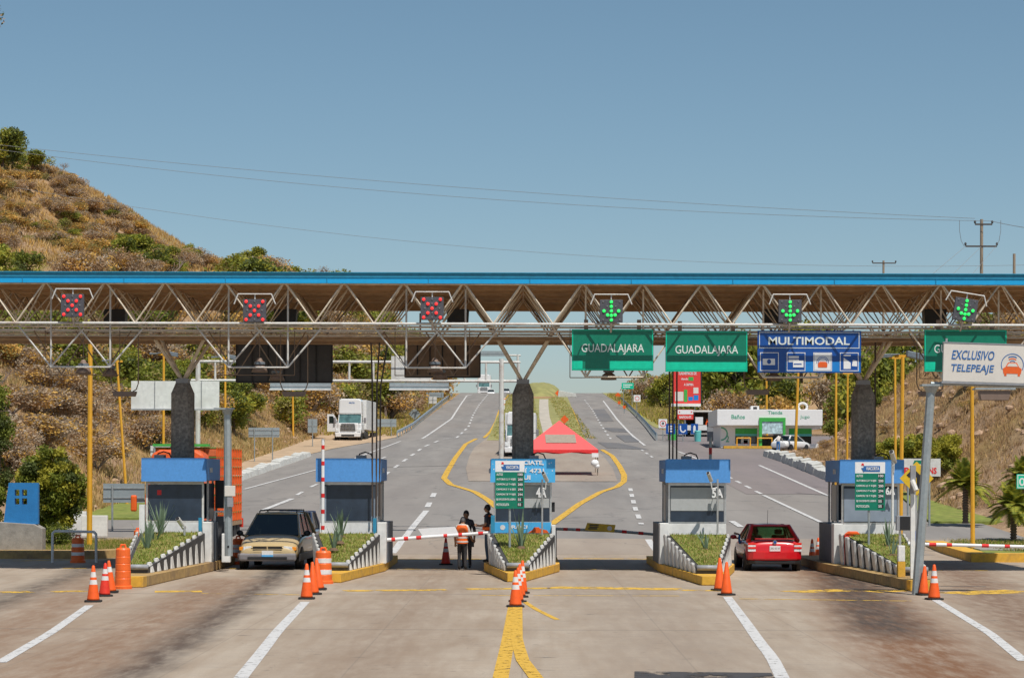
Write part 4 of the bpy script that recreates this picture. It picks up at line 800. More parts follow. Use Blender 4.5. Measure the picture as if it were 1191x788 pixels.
# diamond warning sign
t = T2('warning_sign', 'yellow diamond sign with black arrow shape behind the steel post', 'road sign', 1066, 650, 66); zc = P(1066, 556, 66).z-t.location.z; d = .5
MB().slab([(-d, zc), (0, zc-d), (d, zc), (0, zc+d)], 0, .03).build('panel', M['yellow'], t); MB().slab([(-.3, zc+.1), (-.1, zc+.3), (.1, zc+.1), (.25, zc+.1), (.25, zc-.02), (.1, zc-.02), (.1, zc-.2), (.32, zc-.2), (.32, zc-.3), (0, zc-.3), (0, zc+.02), (-.1, zc+.12), (-.22, zc+.02)], -.008, -.003).build('arrow', M['black'], t); MB().tube((0, .06, 0), (0, .06, zc), .03).build('post', M['alu'], t)
# ---- two heavy octagonal posts with cantilever signs
def octpost(px0, py0, px1, py1, Y, lab, r):
    a, c = P(px1, py1, Y), P(px0, py0, Y); t = thing('sign_post', lab, 'sign post', a); d = c-a
    MB().tube((0, 0, 0), d, r*1.08, 0, 8, r).build('pole', M['steel'], t); return t, d
t, d = octpost(1083, 449, 1066, 693, 56.6, 'leaning grey steel post carrying the white TELEPEAJE sign', .115)
MB().lathe([(.1, -.2), (.2, -.02), (.22, 0)], (d.x, d.y, d.z), 8).bx(d.x-.26, d.x+.26, -.2, .2, d.z, d.z+.05).build('cap_plate', M['steel'], t)
q0 = P(1096.5, 447, 56.3)-t.location
MB().tube((d.x, .05, d.z+.08), (d.x+2.9, .05, d.z-.02), .04).build('arm', M['steel'], t)
s = thing('hanging_sign', 'white sign reading EXCLUSIVO TELEPEAJE with orange car symbol', 'road sign', P(1096.5, 443, 56.3)); W, H = 2.75, .96
s.rotation_euler = (0, math.radians(1.6), 0)
MB().bx(0, W, 0, .12, 0, H).build('panel', M['sign_cream'], s, bevel=.01); MB().bx(-.03, W+.03, -.01, .13, -.05, -.002).bx(-.02, W+.02, -.01, .13, H+.002, H+.03).build('frame', M['grey_paint'], s); MB().tube((.07, .05, H+.03), (.07, .05, H+.12), .03).build('cap', M['alu'], s)
b = MB(); strokes(b, .2, .56, 1.26, .79, 'EXCLUSIVO', -.004, italic=.16, weight=.012); strokes(b, .17, .2, 1.25, .44, 'TELEPEAJE', -.004, italic=.16, weight=.012); b.build('lettering', M['text_blue'], s)
b = MB(); cx, cz = 1.74, .46
def arc(b, cx, cz, r, w, a0, a1, y, n=20):
    for k in range(n): p, q = math.radians(a0+(a1-a0)*k/n), math.radians(a0+(a1-a0)*(k+1)/n); b.slab([(cx+r*math.cos(p), cz+r*math.sin(p)), (cx+(r+w)*math.cos(p), cz+(r+w)*math.sin(p)), (cx+(r+w)*math.cos(q), cz+(r+w)*math.sin(q)), (cx+r*math.cos(q), cz+r*math.sin(q))], y-.004, y)
arc(b, cx, cz, .27, .018, -25, 205, -.002); arc(b, cx, cz, .2, .025, 60, 120, -.002, 8); arc(b, cx, cz, .09, .02, 50, 130, -.002, 8); b.build('signal_arcs', M['text_blue'], s)
b = MB(); arc(b, cx, cz, .145, .025, 55, 125, -.002, 8); b.slab([(cx-.22, cz-.22), (cx+.22, cz-.22), (cx+.24, cz-.1), (cx+.17, cz-.05), (cx+.11, cz+.06), (cx-.11, cz+.06), (cx-.17, cz-.05), (cx-.24, cz-.1)], -.006, -.002); b.bx(cx-.2, cx-.14, -.006, -.002, cz-.28, cz-.222).bx(cx+.14, cx+.2, -.006, -.002, cz-.28, cz-.222); b.build('car_symbol', M['orange'], s)
MB().slab([(cx-.14, cz-.04), (cx+.14, cz-.04), (cx+.09, cz+.04), (cx-.09, cz+.04)], -.01, -.0065).build('car_window', M['sign_cream'], s)
f = thing('sign_lamp', 'flat brown lamp under the white TELEPEAJE sign', 'flood lamp', P(1157, 453, 55.6)); MB().bx(-.5, .5, -.1, -.05, .0, .05).bx(-.5, -.46, -.06, .3, .0, .04).bx(.46, .5, -.06, .3, .0, .04).build('bracket', M['steel'], f); MB().slab([(-.34, -.26), (.34, -.26), (.4, -.02), (-.4, -.02)], -.05, .2).build('lamp_housing', M['lamp_body'], f, bevel=.01)
t, d = octpost(264.5, 476, 266, 646, 68.5, 'straight grey steel post left of the tan minivan, with small box', .115)
MB().lathe([(.1, -.2), (.17, -.02), (.18, 0)], (d.x, d.y, d.z), 8).bx(d.x-.4, d.x+.2, -.15, .15, d.z, d.z+.05).build('cap_plate', M['steel'], t)
zz = P(266, 571, 68.5).z-t.location.z; MB().bx(-.1, .22, -.25, -.12, zz-.15, zz+.17).build('meter_box', M['sign_cream'], t, bevel=.01); MB().bx(-.02, .16, -.25, -.12, zz-.48, zz-.18).build('lower_box', M['grey_paint'], t, bevel=.01); MB().bx(-.03, .03, -.125, -.115, .25, .32).build('hatch', M['black'], t)
# rail and box of the left booth lane
t = T2('service_cabinet', 'pale lane cabinet frame between the grey steel post and the leftmost booth', 'cabinet', 257, 648, 70.5); MB().path([(-.2, 0, 0), (-.2, 0, 1.45), (.12, 0, 1.45), (.12, 0, 0)], .03).build('frame', M['white'], t); MB().bx(-.16, .08, .02, .5, .05, 1.3).build('body', M['dark_grey'], t, bevel=.01)
# ================================================================ cones, barrels
def cone(px, py, h, lab, bands=2, m='cone_orange', tilt=0, grp='traffic cones'):
    g = G(px, py); t = thing('traffic_cone', lab, 'traffic cone', g, random.random()*.5, grp); t.rotation_euler = (0, math.radians(tilt), random.random()*.4)
    r = .19*h/.84
    MB().prism([(-r, -r*.7), (-r*.7, -r), (r*.7, -r), (r, -r*.7), (r, r*.7), (r*.7, r), (-r*.7, r), (-r, r*.7)], 0, .045).build('base', M['black_rubber'], t)
    pr = [(r*.78, .046), (r*.74, .09)]; mf = [0]; z0, z1 = .09, h; rr = lambda z: r*.74+(.032-r*.74)*(z-.09)/(h-.09)
    cuts = [.42, .56, .64, .8] if bands == 2 else ([.6, .78] if bands == 1 else [])
    mf = [0]; zz = .09
    for k, c in enumerate(cuts): z = .09+(h-.09)*c; pr.append((rr(z), z)); mf.append(0 if k % 2 == 0 else 1)
    pr += [(.034, h-.02), (.02, h)]; mf += [0, 0]
    MB().lathe(pr, n=18, mf=mf).build('cone_body', [M[m], M['reflective']], t, smooth=True)
cone(108.5, 700, .86, 'orange cone with two white bands, front one of the three by the left orange barrel'); cone(121.5, 693, .82, 'deep red cone with white bands, middle of the three by the left barrel', m='cone_red', tilt=1.5); cone(129, 689, .82, 'orange cone with one white band near its tip, leaning beside the plain left barrel', 1, tilt=-4)
cone(356.7, 696.5, .86, 'orange cone with two white bands in front of the white-banded barrel'); cone(364.5, 691, .82, 'plain dirty orange cone half hidden behind the banded one by the minivan', 0, tilt=-2); cone(371, 686, .84, 'plain dirty orange cone leaning on the white-banded barrel', 0, tilt=-5)
cone(599.5, 705.5, .84, 'scuffed orange cone, nearest of the line in the centre, on the yellow line'); cone(602, 700, .82, 'orange cone second in the centre line', 2, tilt=1); cone(604.5, 694.5, .82, 'orange cone third in the centre line', 2); cone(607, 690, .84, 'orange cone farthest in the centre line, touching the island tip', 2, tilt=1)
cone(845, 692, .84, 'plain orange cone right of the two at the tip of the booth 5A island', 0); cone(837, 686.5, .86, 'plain orange cone left of the two at the tip of the booth 5A island', 0)
cone(1074, 692, .74, 'plain orange cone leaning at the foot of the leaning steel post', 0, tilt=3); cone(1086.5, 697, .86, 'orange cone with two white bands, rightmost by the leaning steel post', 2)
cone(944.5, 655, .84, 'white banded cone, left of the two behind the red car', 2); cone(951.5, 651, .8, 'white banded cone, right of the two beside the red car', 2)
cone(518.5, 656.5, .9, 'deep red cone with white bands beside the two workers', 2, 'cone_red'); cone(453, 650, .8, 'white banded cone behind the second booth, at the root of the closed arm', 2)
def barrel(c, lab, r, h, bands, m='barrel'):
    t = thing('traffic_barrel', lab, 'traffic barrel', c, 0, 'orange traffic barrels')
    pr = [(r*1.18, 0), (r*1.18, .07), (r*1.02, .09)]; mf = [0, 0]; N = 5
    for k in range(N):
        z0, z1 = .09+(h-.17)*k/N, .09+(h-.17)*(k+1)/N; w0 = r*(1.02-.025*k); pr += [(w0, z0+.015), (w0, z1-.015), (w0*.95, z1)]; mf += [0, 1 if k in bands else 0, 0]
    pr += [(r*.8, h-.05), (r*.3, h-.04)]; mf += [0, 0]
    MB().lathe(pr, n=22, mf=mf).build('body', [M[m], M['reflective']], t, smooth=False)
    MB().path([(-r*.35, 0, h-.05), (-r*.25, 0, h+.03), (r*.25, 0, h+.03), (r*.35, 0, h-.05)], .025).build('handle', M[m], t)
barrel(G(143, 684.5), 'plain tall orange barrel at the tip of the leftmost island', .205, 1.12, ()); barrel(G(376, 678.5), 'orange barrel with two white bands at the tip of the island beside the minivan', .235, .95, (1, 3)); barrel(G(90.5, 654), 'orange barrel with two pale bands behind the white pipe rail', .22, .88, (1, 3)); barrel(G(277, 656), 'orange barrel with white bands half hidden left of the minivan', .2, .9, (0, 2, 3)); barrel(G(160, 638), 'orange barrel top showing left of the leftmost booth', .16, .78, ())
t = thing('channelizer_post', 'red orange channelizer with a wide cap on the right island, left of the striped planter', 'channelizer', (X(987, 68.4), 68.4, .28)); MB().slab([(-.13, 0), (.1, 0), (.13, .92), (-.13, .92)], -.12, .12).build('body', M['cone_red'], t, bevel=.02); MB().slab([(-.12, .925), (.34, .925), (.26, 1.02), (.0, 1.02)], -.14, .14).build('cap', M['cone_orange'], t, bevel=.02)
cone(981, 652, 1.0, 'dark red cone in shade on the right island beside the channelizer', 0, 'cone_red')
# ---- rail, left wall
t = thing('pipe_rail', 'white bent pipe rail in front of the banded barrel at left', 'rail', G(61, 654)); L = t.location; w_ = X(112, L.y)-L.x; MB().path([(0, 0, 0), (0, 0, .98), (.08, 0, 1.06), (w_-.08, 0, 1.04), (w_, 0, .96), (w_, 0, 0)], .045).build('rail_pipe', M['white'], t)
t = thing('pierced_wall', 'blue wall with four small openings on a grey concrete base at left', 'wall', (X(-20, 80), 80, 0))
H0, H1, H2 = 0, Zp(0, 609, 80), Zp(0, 561, 80); xr = X(45, 80)-t.location.x; xl0, xl1 = X(5, 80)-t.location.x, X(11, 80)-t.location.x
MB().slab([(X(-4, 80)-t.location.x-1, 0), (X(51, 80)-t.location.x, 0), (X(51, 80)-t.location.x, H1-.15), (xr-.1, H1), (X(1, 80)-t.location.x, H1+.08), (X(-4, 80)-t.location.x-1, H1-.3)], -.25, .35).build('concrete_base', M['curb_grey'], t, bevel=.02)
# blue part: four openings left free between strips
xo = [X(18, 80)-t.location.x, X(23.5, 80)-t.location.x, X(26.5, 80)-t.location.x, X(32.5, 80)-t.location.x]; zo = [Zp(0, 586, 80), Zp(0, 579, 80), Zp(0, 576, 80), Zp(0, 569, 80)]
b = MB().slab([(xl0, H1+.004), (xo[0], H1+.004), (xo[0], H2), (xl1, H2)], -.12, .12).slab([(xo[3], H1+.004), (xr, H1+.004), (xr, H2), (xo[3], H2)], -.12, .12)
b.bx(xo[0], xo[3], -.12, .12, H1+.004, zo[0]).bx(xo[0], xo[3], -.12, .12, zo[1], zo[2]).bx(xo[0], xo[3], -.12, .12, zo[3], H2)
b.bx(xo[1], xo[2], -.12, .12, zo[0], zo[1]).bx(xo[1], xo[2], -.12, .12, zo[2], zo[3])
b.build('blue_wall', M['blue_wall'], t)
t = thing('low_wall', 'low white wall block behind the thick yellow pole at left', 'wall', (X(100, 95), 95, prof(95)+.1)); MB().bx(-.2, X(125, 95)-X(100, 95), 0, .2, 0, .9).build('wall', M['white'], t, bevel=.02)
t = thing('low_wall', 'long low white wall beside the bush, left of the yellow pole', 'wall', (X(60, 97), 97, prof(97)+.1)); MB().bx(0, 1.5, 0, .2, 0, .95).build('wall', M['white'], t, bevel=.02)
# ---- yellow lighting poles
def ypole(pxb, pyb, pxt, pyt, Y, lab, r=.07, heads=1, zb=None):
    a = P(pxb, pyb, Y); a.z = hz(a.x, Y)-.1 if zb is None else zb; c = P(pxt, pyt, Y); t = thing('light_pole', lab, 'light pole', a, 0, 'yellow light poles'); d = c-a
    MB().tube((0, 0, 0), d, r, 0, 8, r*.8).build('pole', M['yellow_pole'], t)
    MB().bx(d.x-.3, d.x+.3, -.04, .04, d.z-.05, d.z+.05).build('crossbar', M['yellow_pole'], t)
    for s_ in ((-1, 1) if heads == 2 else ((-1,) if heads == 1 else ())):
        x = d.x+s_*.45; MB().slab([(x-.32, d.z-.02), (x+.3, d.z-.1*s_-.05), (x+.32, d.z+.08), (x-.3, d.z+.14+.06*s_)], -.2, .2).build('lamp_head', M['lamp_grey'], t, bevel=.02)
ypole(104, 628, 105, 398, 88, 'thick yellow pole at the left, before the dry bank', .11, 0); ypole(148, 560, 136, 420, 118, 'thin yellow pole leaning left, with a lamp at its top', .075, 1); ypole(190, 525, 190.5, 412, 122, 'yellow pole with two lamp heads left of the white panels', .075, 2); ypole(262, 525, 262, 416, 124, 'yellow pole with a lamp head half hidden by the dark screen', .07, 2); ypole(341, 522, 340.5, 450, 215, 'distant thin yellow pole below the dark screen', .1, 1)
ypole(972, 560, 972.5, 420, 128, 'yellow pole left of the right concrete column', .08, 0); ypole(925, 527, 929, 415, 195, 'slanting yellow pole before the petrol station', .13, 0); ypole(1047, 640, 1050, 414, 84, 'yellow pole right of the rightmost booth, with two lamp heads', .085, 2); ypole(1042, 545, 1041, 416, 112, 'slim yellow pole just left of the two-headed one', .07, 1); ypole(1131.5, 641, 1130.5, 446, 86, 'yellow pole below the TELEPEAJE sign, on the right lawn', .09, 0); ypole(892, 480, 891.5, 440, 240, 'yellow pole top over the petrol station roof', .13, 0); ypole(985, 560, 986, 434, 135, 'short yellow pole behind the blue sign', .07, 0)
# ---- white gantry behind the plaza, with sign backs
Y = 100; zt, zb2 = Zp(583, 421, Y), Zp(583, 443, Y); x0, x1, xe = X(222, Y), X(583, Y), X(604, Y)
t = thing('sign_gantry', 'white rusty pipe gantry crossing behind the canopy on two tall posts', 'gantry', (0, Y, 0)); g0 = prof(Y)
MB().tube((X(230, Y), 0, g0), (X(230, Y), 0, zt), .11).build('post', M['white_pipe'], t); MB().tube((x1, 0, g0), (x1, 0, zt+.15), .11).build('post', M['white_pipe'], t)
for z in (zt, zb2): MB().tube((x0, 0, z), (xe, 0, z), .06).build('chord', M['white_pipe'], t)
for px in (250, 300, 350, 406, 434, 464, 500, 540, 565, 603): MB().tube((X(px, Y), 0, zb2), (X(px, Y), 0, zt), .05).build('upright', M['white_pipe'], t)
def sback(name, lab, cat, x0, y0, x1, y1, Y, m='signback', n=2, posts=None, grp='signs seen from behind', m2='alu', zpost=None):
    a, c = P(x0, y1, Y), P(x1, y0, Y); W, H = c.x-a.x, c.z-a.z; mx = (a.x+c.x)/2; zg = hz(mx, Y) if posts else a.z; t = thing(name, lab, cat, (mx, Y, zg-.1 if posts else a.z), 0, grp); zo_ = a.z-t.location.z
    MB().bx(-W/2, W/2, 0, .04, zo_, zo_+H).build('panel', M[m], t)
    b = MB()
    for k in range(n): b.bx(-W/2, W/2, -.03, -.002, zo_+H*(k+.5)/n-.02, zo_+H*(k+.5)/n+.02)
    if n: b.build('stiffener', M[m2], t)
    for px in (posts or []): MB().tube((X(px, Y)-mx, -.06, 0), (X(px, Y)-mx, -.06, zo_+H*.95), .045).build('post', M['steel'], t)
    return t, W, H, zo_
t, W, H, z_ = sback('gantry_board', 'row of four white panels seen beside the left concrete column', 'sign', 152.5, 443, 255, 475, 97, 'white', 0); 
b = MB()
for u in (.27, .52, .8): b.bx(-W/2+W*u-.015, -W/2+W*u+.015, -.035, -.031, 0, H)
b.build('seam', M['grey_paint'], t); MB().bx(-W/2, W/2, -.08, 0-.037, -.06, -.001).build('lower_edge', M['alu'], t)
sback('gantry_board', 'pale sign back hung on the gantry right of the brown screen', 'sign', 455, 414, 500, 441, 98.5, 'stripe_white', 1)
def tray(x0, x1, lab): t, W, H, z_ = sback('lamp_tray', lab, 'lamp tray', x0, 445, x1, 452, 98, 'signback', 1, grp='trays under the gantry signs'); MB().bx(-W/2, W/2, -.3, -.01, -.06, -.002).build('lip', M['white'], t)
tray(453, 522, 'blue grey tray under the gantry below the brown screen'); tray(314, 385, 'blue grey tray under the dark screen')
# further gantry with rusty truss seen above the left carriageway
Y = 240; t = thing('sign_gantry', 'distant pale rusty gantry arm over the left carriageway', 'gantry', (X(602, Y), Y, prof(Y))); L = t.location
MB().tube((0, 0, 0), (0, 0, Zp(602, 412, Y)-L.z), .13).build('post', M['white_pipe'], t)
for py in (413, 421): MB().tube((X(520, Y)-L.x, 0, Zp(602, py, Y)-L.z), (.3, 0, Zp(602, py, Y)-L.z), .09).build('chord', M['white_pipe'], t)
t2, W, H, z_ = sback('gantry_board', 'distant pale sign back on the far gantry', 'sign', 520, 408, 590, 414, Y-.5, 'signback', 1)
# ---- road signs seen from behind on the left side
sback('road_sign', 'two-post grey sign back on the left lawn', 'road sign', 120, 562, 168, 584, 100, 'signback', 2, [131]); sback('road_sign', 'grey sign back on two posts on the left bank', 'road sign', 289, 497, 325, 508, 172, 'signback', 2, [296, 317]); sback('road_sign', 'small grey rectangular sign back left of the white truck', 'road sign', 358, 487, 369, 503, 205, 'signback', 1, [363.5]); sback('road_sign', 'wide pale sign back right of the parked truck', 'road sign', 431.5, 487, 461, 496, 235, 'signback', 1, [455]); sback('road_sign', 'pale square sign back by the guardrail', 'road sign', 499, 461, 508, 469, 330, 'stripe_white', 1, [503.5]); sback('road_sign', 'small grey sign back above the guardrail', 'road sign', 496, 456, 516, 462, 345, 'signback', 1, [498, 514])
t = thing('road_sign', 'pale diamond sign back beside the guardrail', 'road sign', (X(482, 285), 285, hz(X(482, 285), 285)), 0, 'signs seen from behind'); zc = Zp(482, 481, 285)-t.location.z; MB().slab([(-.78, zc), (0, zc-.78), (.78, zc), (0, zc+.78)], 0, .04).build('panel', M['signback'], t); MB().tube((0, -.05, 0), (0, -.05, zc), .05).build('post', M['steel'], t)
sback('road_sign', 'small white board on the left bank near the truck cab', 'board', 175, 518, 198, 530, 112, 'stripe_white', 1, [180])
# ---- guardrails
def guardrail(pts, lab):
    a = Vector(pts[0]); t = thing('guardrail', lab, 'guardrail', a, 0, 'guardrails'); b = MB(); zz = lambda p: Vector((p[0], p[1], prof(p[1])))-a
    prs = [(-.04, .45), (.04, .52), (-.04, .6), (.04, .68), (-.04, .76)]; P3 = []
    for p, q in zip(pts[:-1], pts[1:]):
        p, q = Vector(p), Vector(q); k = max(1, int((q-p).length/4)); P3 += [p.lerp(q, j/k) for j in range(k)]
    P3.append(Vector(pts[-1])); rows = [[zz(p)+Vector((dx, 0, dz_)) for dx, dz_ in prs] for p in P3]
    b.v = [tuple(v) for r in rows for v in r]; n = 5
    for j in range(len(rows)-1):
        for i in range(4): b.f.append((j*n+i, j*n+i+1, (j+1)*n+i+1, (j+1)*n+i)); b.m.append(0)
    o = b.build('rail', M['alu'], t); md = o.modifiers.new('s', 'SOLIDIFY'); md.thickness = .02
    for p in P3[:60]: q = zz(p); MB().bx(q.x-.06, q.x+.06, q.y-.05, q.y+.05, q.z, q.z+.7).build('post', M['steel'], t)
guardrail([G(462, 509), G(480, 499), G(500, 482), G(514, 470), G(526, 461.5)], 'steel guardrail along the left edge of the left carriageway')
guardrail([G(764, 512), G(752, 497), G(742, 486), G(731, 475), G(722, 466)], 'steel guardrail along the right edge of the right carriageway')
# ---- right side signs
def psign(name, lab, x0, y0, x1, y1, Y, m, posts, border=None, cat='road sign'):
    a, c = P(x0, y1, Y), P(x1, y0, Y); W, H = c.x-a.x, c.z-a.z; mx = (a.x+c.x)/2; zg = hz(mx, Y)-.1; t = thing(name, lab, cat, (mx, Y, zg)); zo_ = a.z-zg
    MB().bx(-W/2, W/2, 0, .05, zo_, zo_+H).build('panel', M[m], t)
    for px in posts: MB().tube((X(px, Y)-mx, .1, 0), (X(px, Y)-mx, .1, zo_+H*.9), .05).build('post', M['steel'], t)
    return t, W, H, zo_
Y = 222
for k, (x0, x1, lab) in enumerate(((774.5, 785.5, 'blue sign with white E, first of three service signs'), (789, 799.5, 'blue sign with a curved white symbol, middle of three service signs'), (803.5, 812, 'blue sign with a white bottle symbol, right of three service signs'))):
    t, W, H, z_ = psign('service_sign', lab, x0, 492.5, x1, 504.5, Y+k*.6, 'sign_blue', [(x0+x1)/2]); t['group'] = 'blue service signs'; b = MB()
    if k == 0: strokes(b, -W*.25, z_+H*.2, W*.25, z_+H*.82, 'E', -.004, weight=.04)
    if k == 1: arc(b, .02, z_+H*.42, W*.18, W*.14, 180, 360, -.003, 10); b.bx(-W*.34, -W*.2, -.008, -.004, z_+H*.42, z_+H*.82)
    if k == 2: b.slab([(-W*.16, z_+H*.15), (W*.16, z_+H*.15), (W*.16, z_+H*.75), (0, z_+H*.88), (-W*.16, z_+H*.75)], -.008, -.004)
    b.build('symbol', M['white_clean'], t)
t, W, H, z_ = psign('speed_sign', 'white square sign with a red ring left of the blue service signs', 766, 487, 776, 497.5, 226, 'white_clean', [771]); b = MB(); arc(b, 0, z_+H*.5, W*.3, W*.08, 0, 360, -.003, 16); b.build('ring', M['red'], t); b = MB(); strokes(b, -W*.14, z_+H*.36, W*.14, z_+H*.66, '8', -.003, weight=.03); b.build('number', M['black'], t)
t, W, H, z_ = psign('speed_sign', 'small white sign with a red ring beside the far guardrail', 737, 459, 745, 467, 300, 'white_clean', [740.5]); b = MB(); arc(b, 0, z_+H*.5, W*.26, W*.08, 0, 360, -.003, 16); b.build('ring', M['red'], t)
t, W, H, z_ = psign('direction_sign', 'small far green sign above the right guardrail', 723, 445, 737, 452, 350, 'sign_green_light', [725, 735]); b = MB(); b.bx(-W*.38, W*.38, -.01, -.004, z_+H*.58, z_+H*.74).bx(-W*.38, W*.2, -.01, -.004, z_+H*.24, z_+H*.4); b.build('lettering', M['white_clean'], t)
t, W, H, z_ = psign('billboard', 'tall red advertising board with white lettering under the second green sign', 782.5, 420, 815, 469, 238, 'billboard_red', [789, 808], cat='billboard'); b = MB()
strokes(b, -W*.3, z_+H*.68, W*.35, z_+H*.76, 'TLALNEMACES DE', -.004, weight=.02); strokes(b, -W*.1, z_+H*.42, W*.25, z_+H*.48, 'A 30/MIN.', -.004, weight=.02); strokes(b, -W*.22, z_+H*.8, W*.25, z_+H*.86, 'LLAMADA', -.004, weight=.02); strokes(b, -W*.2, z_+H*.56, W*.05, z_+H*.61, 'desde', -.004, weight=.02); b.build('lettering', M['text_white'], t)
b = MB().bx(W*.06, W*.24, -.01, -.004, z_+H*.54, z_+H*.63).bx(-W*.1, W*.02, -.012, -.004, z_+H*.04, z_+H*.33); b.build('green_shapes', M['green_bright'], t); MB().bx(-W*.42, -W*.12, -.01, -.004, z_+H*.06, z_+H*.28).bx(W*.24, W*.42, -.01, -.004, z_+H*.24, z_+H*.38).build('pale_shapes', M['sign_cream'], t); MB().bx(W*.06, W*.22, -.01, -.004, z_+H*.07, z_+H*.16).bx(W*.25, W*.42, -.01, -.004, z_+H*.08, z_+H*.2).build('blue_shapes', M['sign_blue_light'], t); MB().bx(-W*.55, W*.5, -.2, .2, z_-.3, z_-.004).build('lower_ledge', M['white'], t); MB().bx(W*.5+.002, W*.5+.12, -.02, .2, z_, z_+H).build('edge_frame', M['black'], t)
t, W, H, z_ = psign('station_sign', 'small red and white sign under the tall red board', 788, 476, 806.5, 487.5, 236, 'billboard_red', [797]); MB().bx(-W/2+.03, W/2-.03, -.01, -.003, z_+H*.52, z_+H*.97).build('white_field', M['white_clean'], t); b = MB(); strokes(b, -W*.38, z_+H*.12, W*.4, z_+H*.4, 'BAÑOS-ST.', -.004, weight=.03); b.build('lettering', M['white_clean'], t); MB().slab([(-W*.42, z_+H*.75), (-W*.34, z_+H*.62), (-W*.34, z_+H*.88)], -.016, -.011).slab([(W*.42, z_+H*.75), (W*.34, z_+H*.88), (W*.34, z_+H*.62)], -.016, -.011).build('arrows', M['red'], t)
t, W, H, z_ = psign('pizza_sign', 'white board with red arched letters behind the leaning steel post', 1048, 533, 1094, 553.5, 104, 'stripe_white', [1056.5, 1081.5], cat='signboard'); b = MB(); strokes(b, -W*.42, z_+H*.14, -W*.12, z_+H*.5, 'PA', -.004, weight=.03); strokes(b, W*.2, z_+H*.14, W*.4, z_+H*.5, 'NS', -.004, weight=.03); b.build('lettering', M['red'], t)
MB().slab([(-W*.2, z_+H*.7), (W*.05, z_+H*.7), (W*.02, z_+H*.9), (-W*.16, z_+H*.9)], -.008, -.004).build('emblem', M['sign_green'], t)
t, W, H, z_ = psign('direction_sign', 'green sign with a white digit cut by the right edge of the view', 1182.5, 551, 1215, 568, 92, 'sign_green_light', [1196]); b = MB(); strokes(b, -W*.42, z_+H*.2, -W*.2, z_+H*.75, '0', -.004, weight=.02); b.build('lettering', M['white_clean'], t); b = MB(); frame(b, -W/2+.03, W/2-.03, z_+.03, z_+H-.03, .03); b.build('border', M['white_clean'], t)
# orange roadworks markers near the right crest
def works(px, py, Y, lab, w_=1.6, diamond=True):
    t = thing('roadworks_sign', lab, 'roadworks sign', (X(px, Y), Y, prof(Y))); z = Zp(px, py, Y)-t.location.z
    if diamond: MB().slab([(-w_/2, z), (0, z-w_/2), (w_/2, z), (0, z+w_/2)], 0, .06).build('panel', M['orange'], t)
    else: MB().bx(-w_/2, w_/2, 0, .1, z-min(.4, w_*.3+.1), z+min(.4, w_*.3+.1)).build('panel', M['orange'], t)
    MB().tube((0, .1, 0), (0, .1, z), .06).build('post', M['steel'], t)
works(648.5, 457, 430, 'far orange diamond marker at the left edge of the right carriageway', 1.1); works(699.5, 462.5, 455, 'wide orange panel across the right carriageway at the crest', 3.8, False); works(718.5, 459.5, 410, 'orange diamond marker at the right crest', 1.1); works(656.5, 487.5, 205, 'orange diamond marker just above the tent peak', .8)
for k, (px, py, Y, w_) in enumerate(((720, 468, 360, .45), (726, 473, 320, .4))): works(px, py, Y, ['upper small orange panel on the right guardrail', 'lower small orange panel on the right guardrail'][k], w_, False)
t = thing('concrete_barrier', 'row of small pale barriers beside the orange marker at the median crest', 'barrier', (X(652, 425), 425, prof(425))); MB().slab([(-.6, 0), (3, 0), (2.8, .7), (-.4, 1.3)], -.3, .3).build('block', M['curb_white'], t, bevel=.05)
for k, (px, py) in enumerate(((587, 469), (586, 476), (584.5, 483))): g = G(px, py); t = thing('marker_post', ['farthest', 'middle', 'nearest'][k]+' small white marker post on the median edge, left side', 'marker post', g, 0, 'white marker posts'); MB().bx(-.12, .12, -.1, .1, 0, 1.0).build('post', M['white_clean'], t); MB().bx(-.125, .125, -.104, -.1, .7, .85).build('reflector', M['orange'], t)
# ---- tent
g = G(696, 553); Yt = g.y; x1 = g.x; x0 = X(606, Yt); zg = prof(Yt); ze = Zp(0, 521, Yt)-zg; zp_ = 3.2*1.0; W = x1-x0; t = thing('canopy_tent', 'red pop-up tent with a grey patch on the road island behind booth 4A', 'tent', ((x0+x1)/2, Yt, zg)); D = 4.5; zp_ = Zp(0, 487, Yt+D/2)-zg
b = MB().add([(-W/2, 0, ze), (W/2, 0, ze), (W/2, D, ze), (-W/2, D, ze), (0, D/2, zp_)], [(0, 1, 4), (1, 2, 4), (2, 3, 4), (3, 0, 4)]); o = b.build('roof', M['tent_red'], t); md = o.modifiers.new('s', 'SOLIDIFY'); md.thickness = .03
b = MB()
for (a, c) in (((-W/2, 0), (W/2, 0)), ((W/2, 0), (W/2, D)), ((W/2, D), (-W/2, D)), ((-W/2, D), (-W/2, 0))):
    for k in range(12):
        u0, u1 = k/12, (k+1)/12; p = (lerp(a[0], c[0], u0), lerp(a[1], c[1], u0)); q = (lerp(a[0], c[0], u1), lerp(a[1], c[1], u1)); b.add([(p[0], p[1], ze), (q[0], q[1], ze), (q[0], q[1], ze-.2-.05*math.sin(k*1.3+1)), (p[0], p[1], ze-.2-.05*math.sin(k*1.3-.3))], [(3, 2, 1, 0)])
o = b.build('valance', M['tent_edge'], t); md = o.modifiers.new('s', 'SOLIDIFY'); md.thickness = .02
def tp(u, v): # point on the front slope
    return Vector((lerp(-W/2, W/2, u)*(1-v)+0*v, D/2*v-.02, lerp(ze, zp_, v)+.03))
MB().add([tp(.27, .22), tp(.78, .22), tp(.9, .5), tp(.12, .5)], [(0, 1, 2, 3)]).build('grey_patch', M['tent_grey'], t)
for (x, y) in ((-W/2+.05, .05), (W/2-.05, .05), (W/2-.05, D-.05), (-W/2+.05, D-.05)): MB().tube((x, y, 0), (x, y, ze), .035).build('leg', M['wood_pole'], t)
MB().bx(W/2-.45, W/2+.0, -.06, -.03, ze-.5, ze-.22).build('notice', M['white_clean'], t)
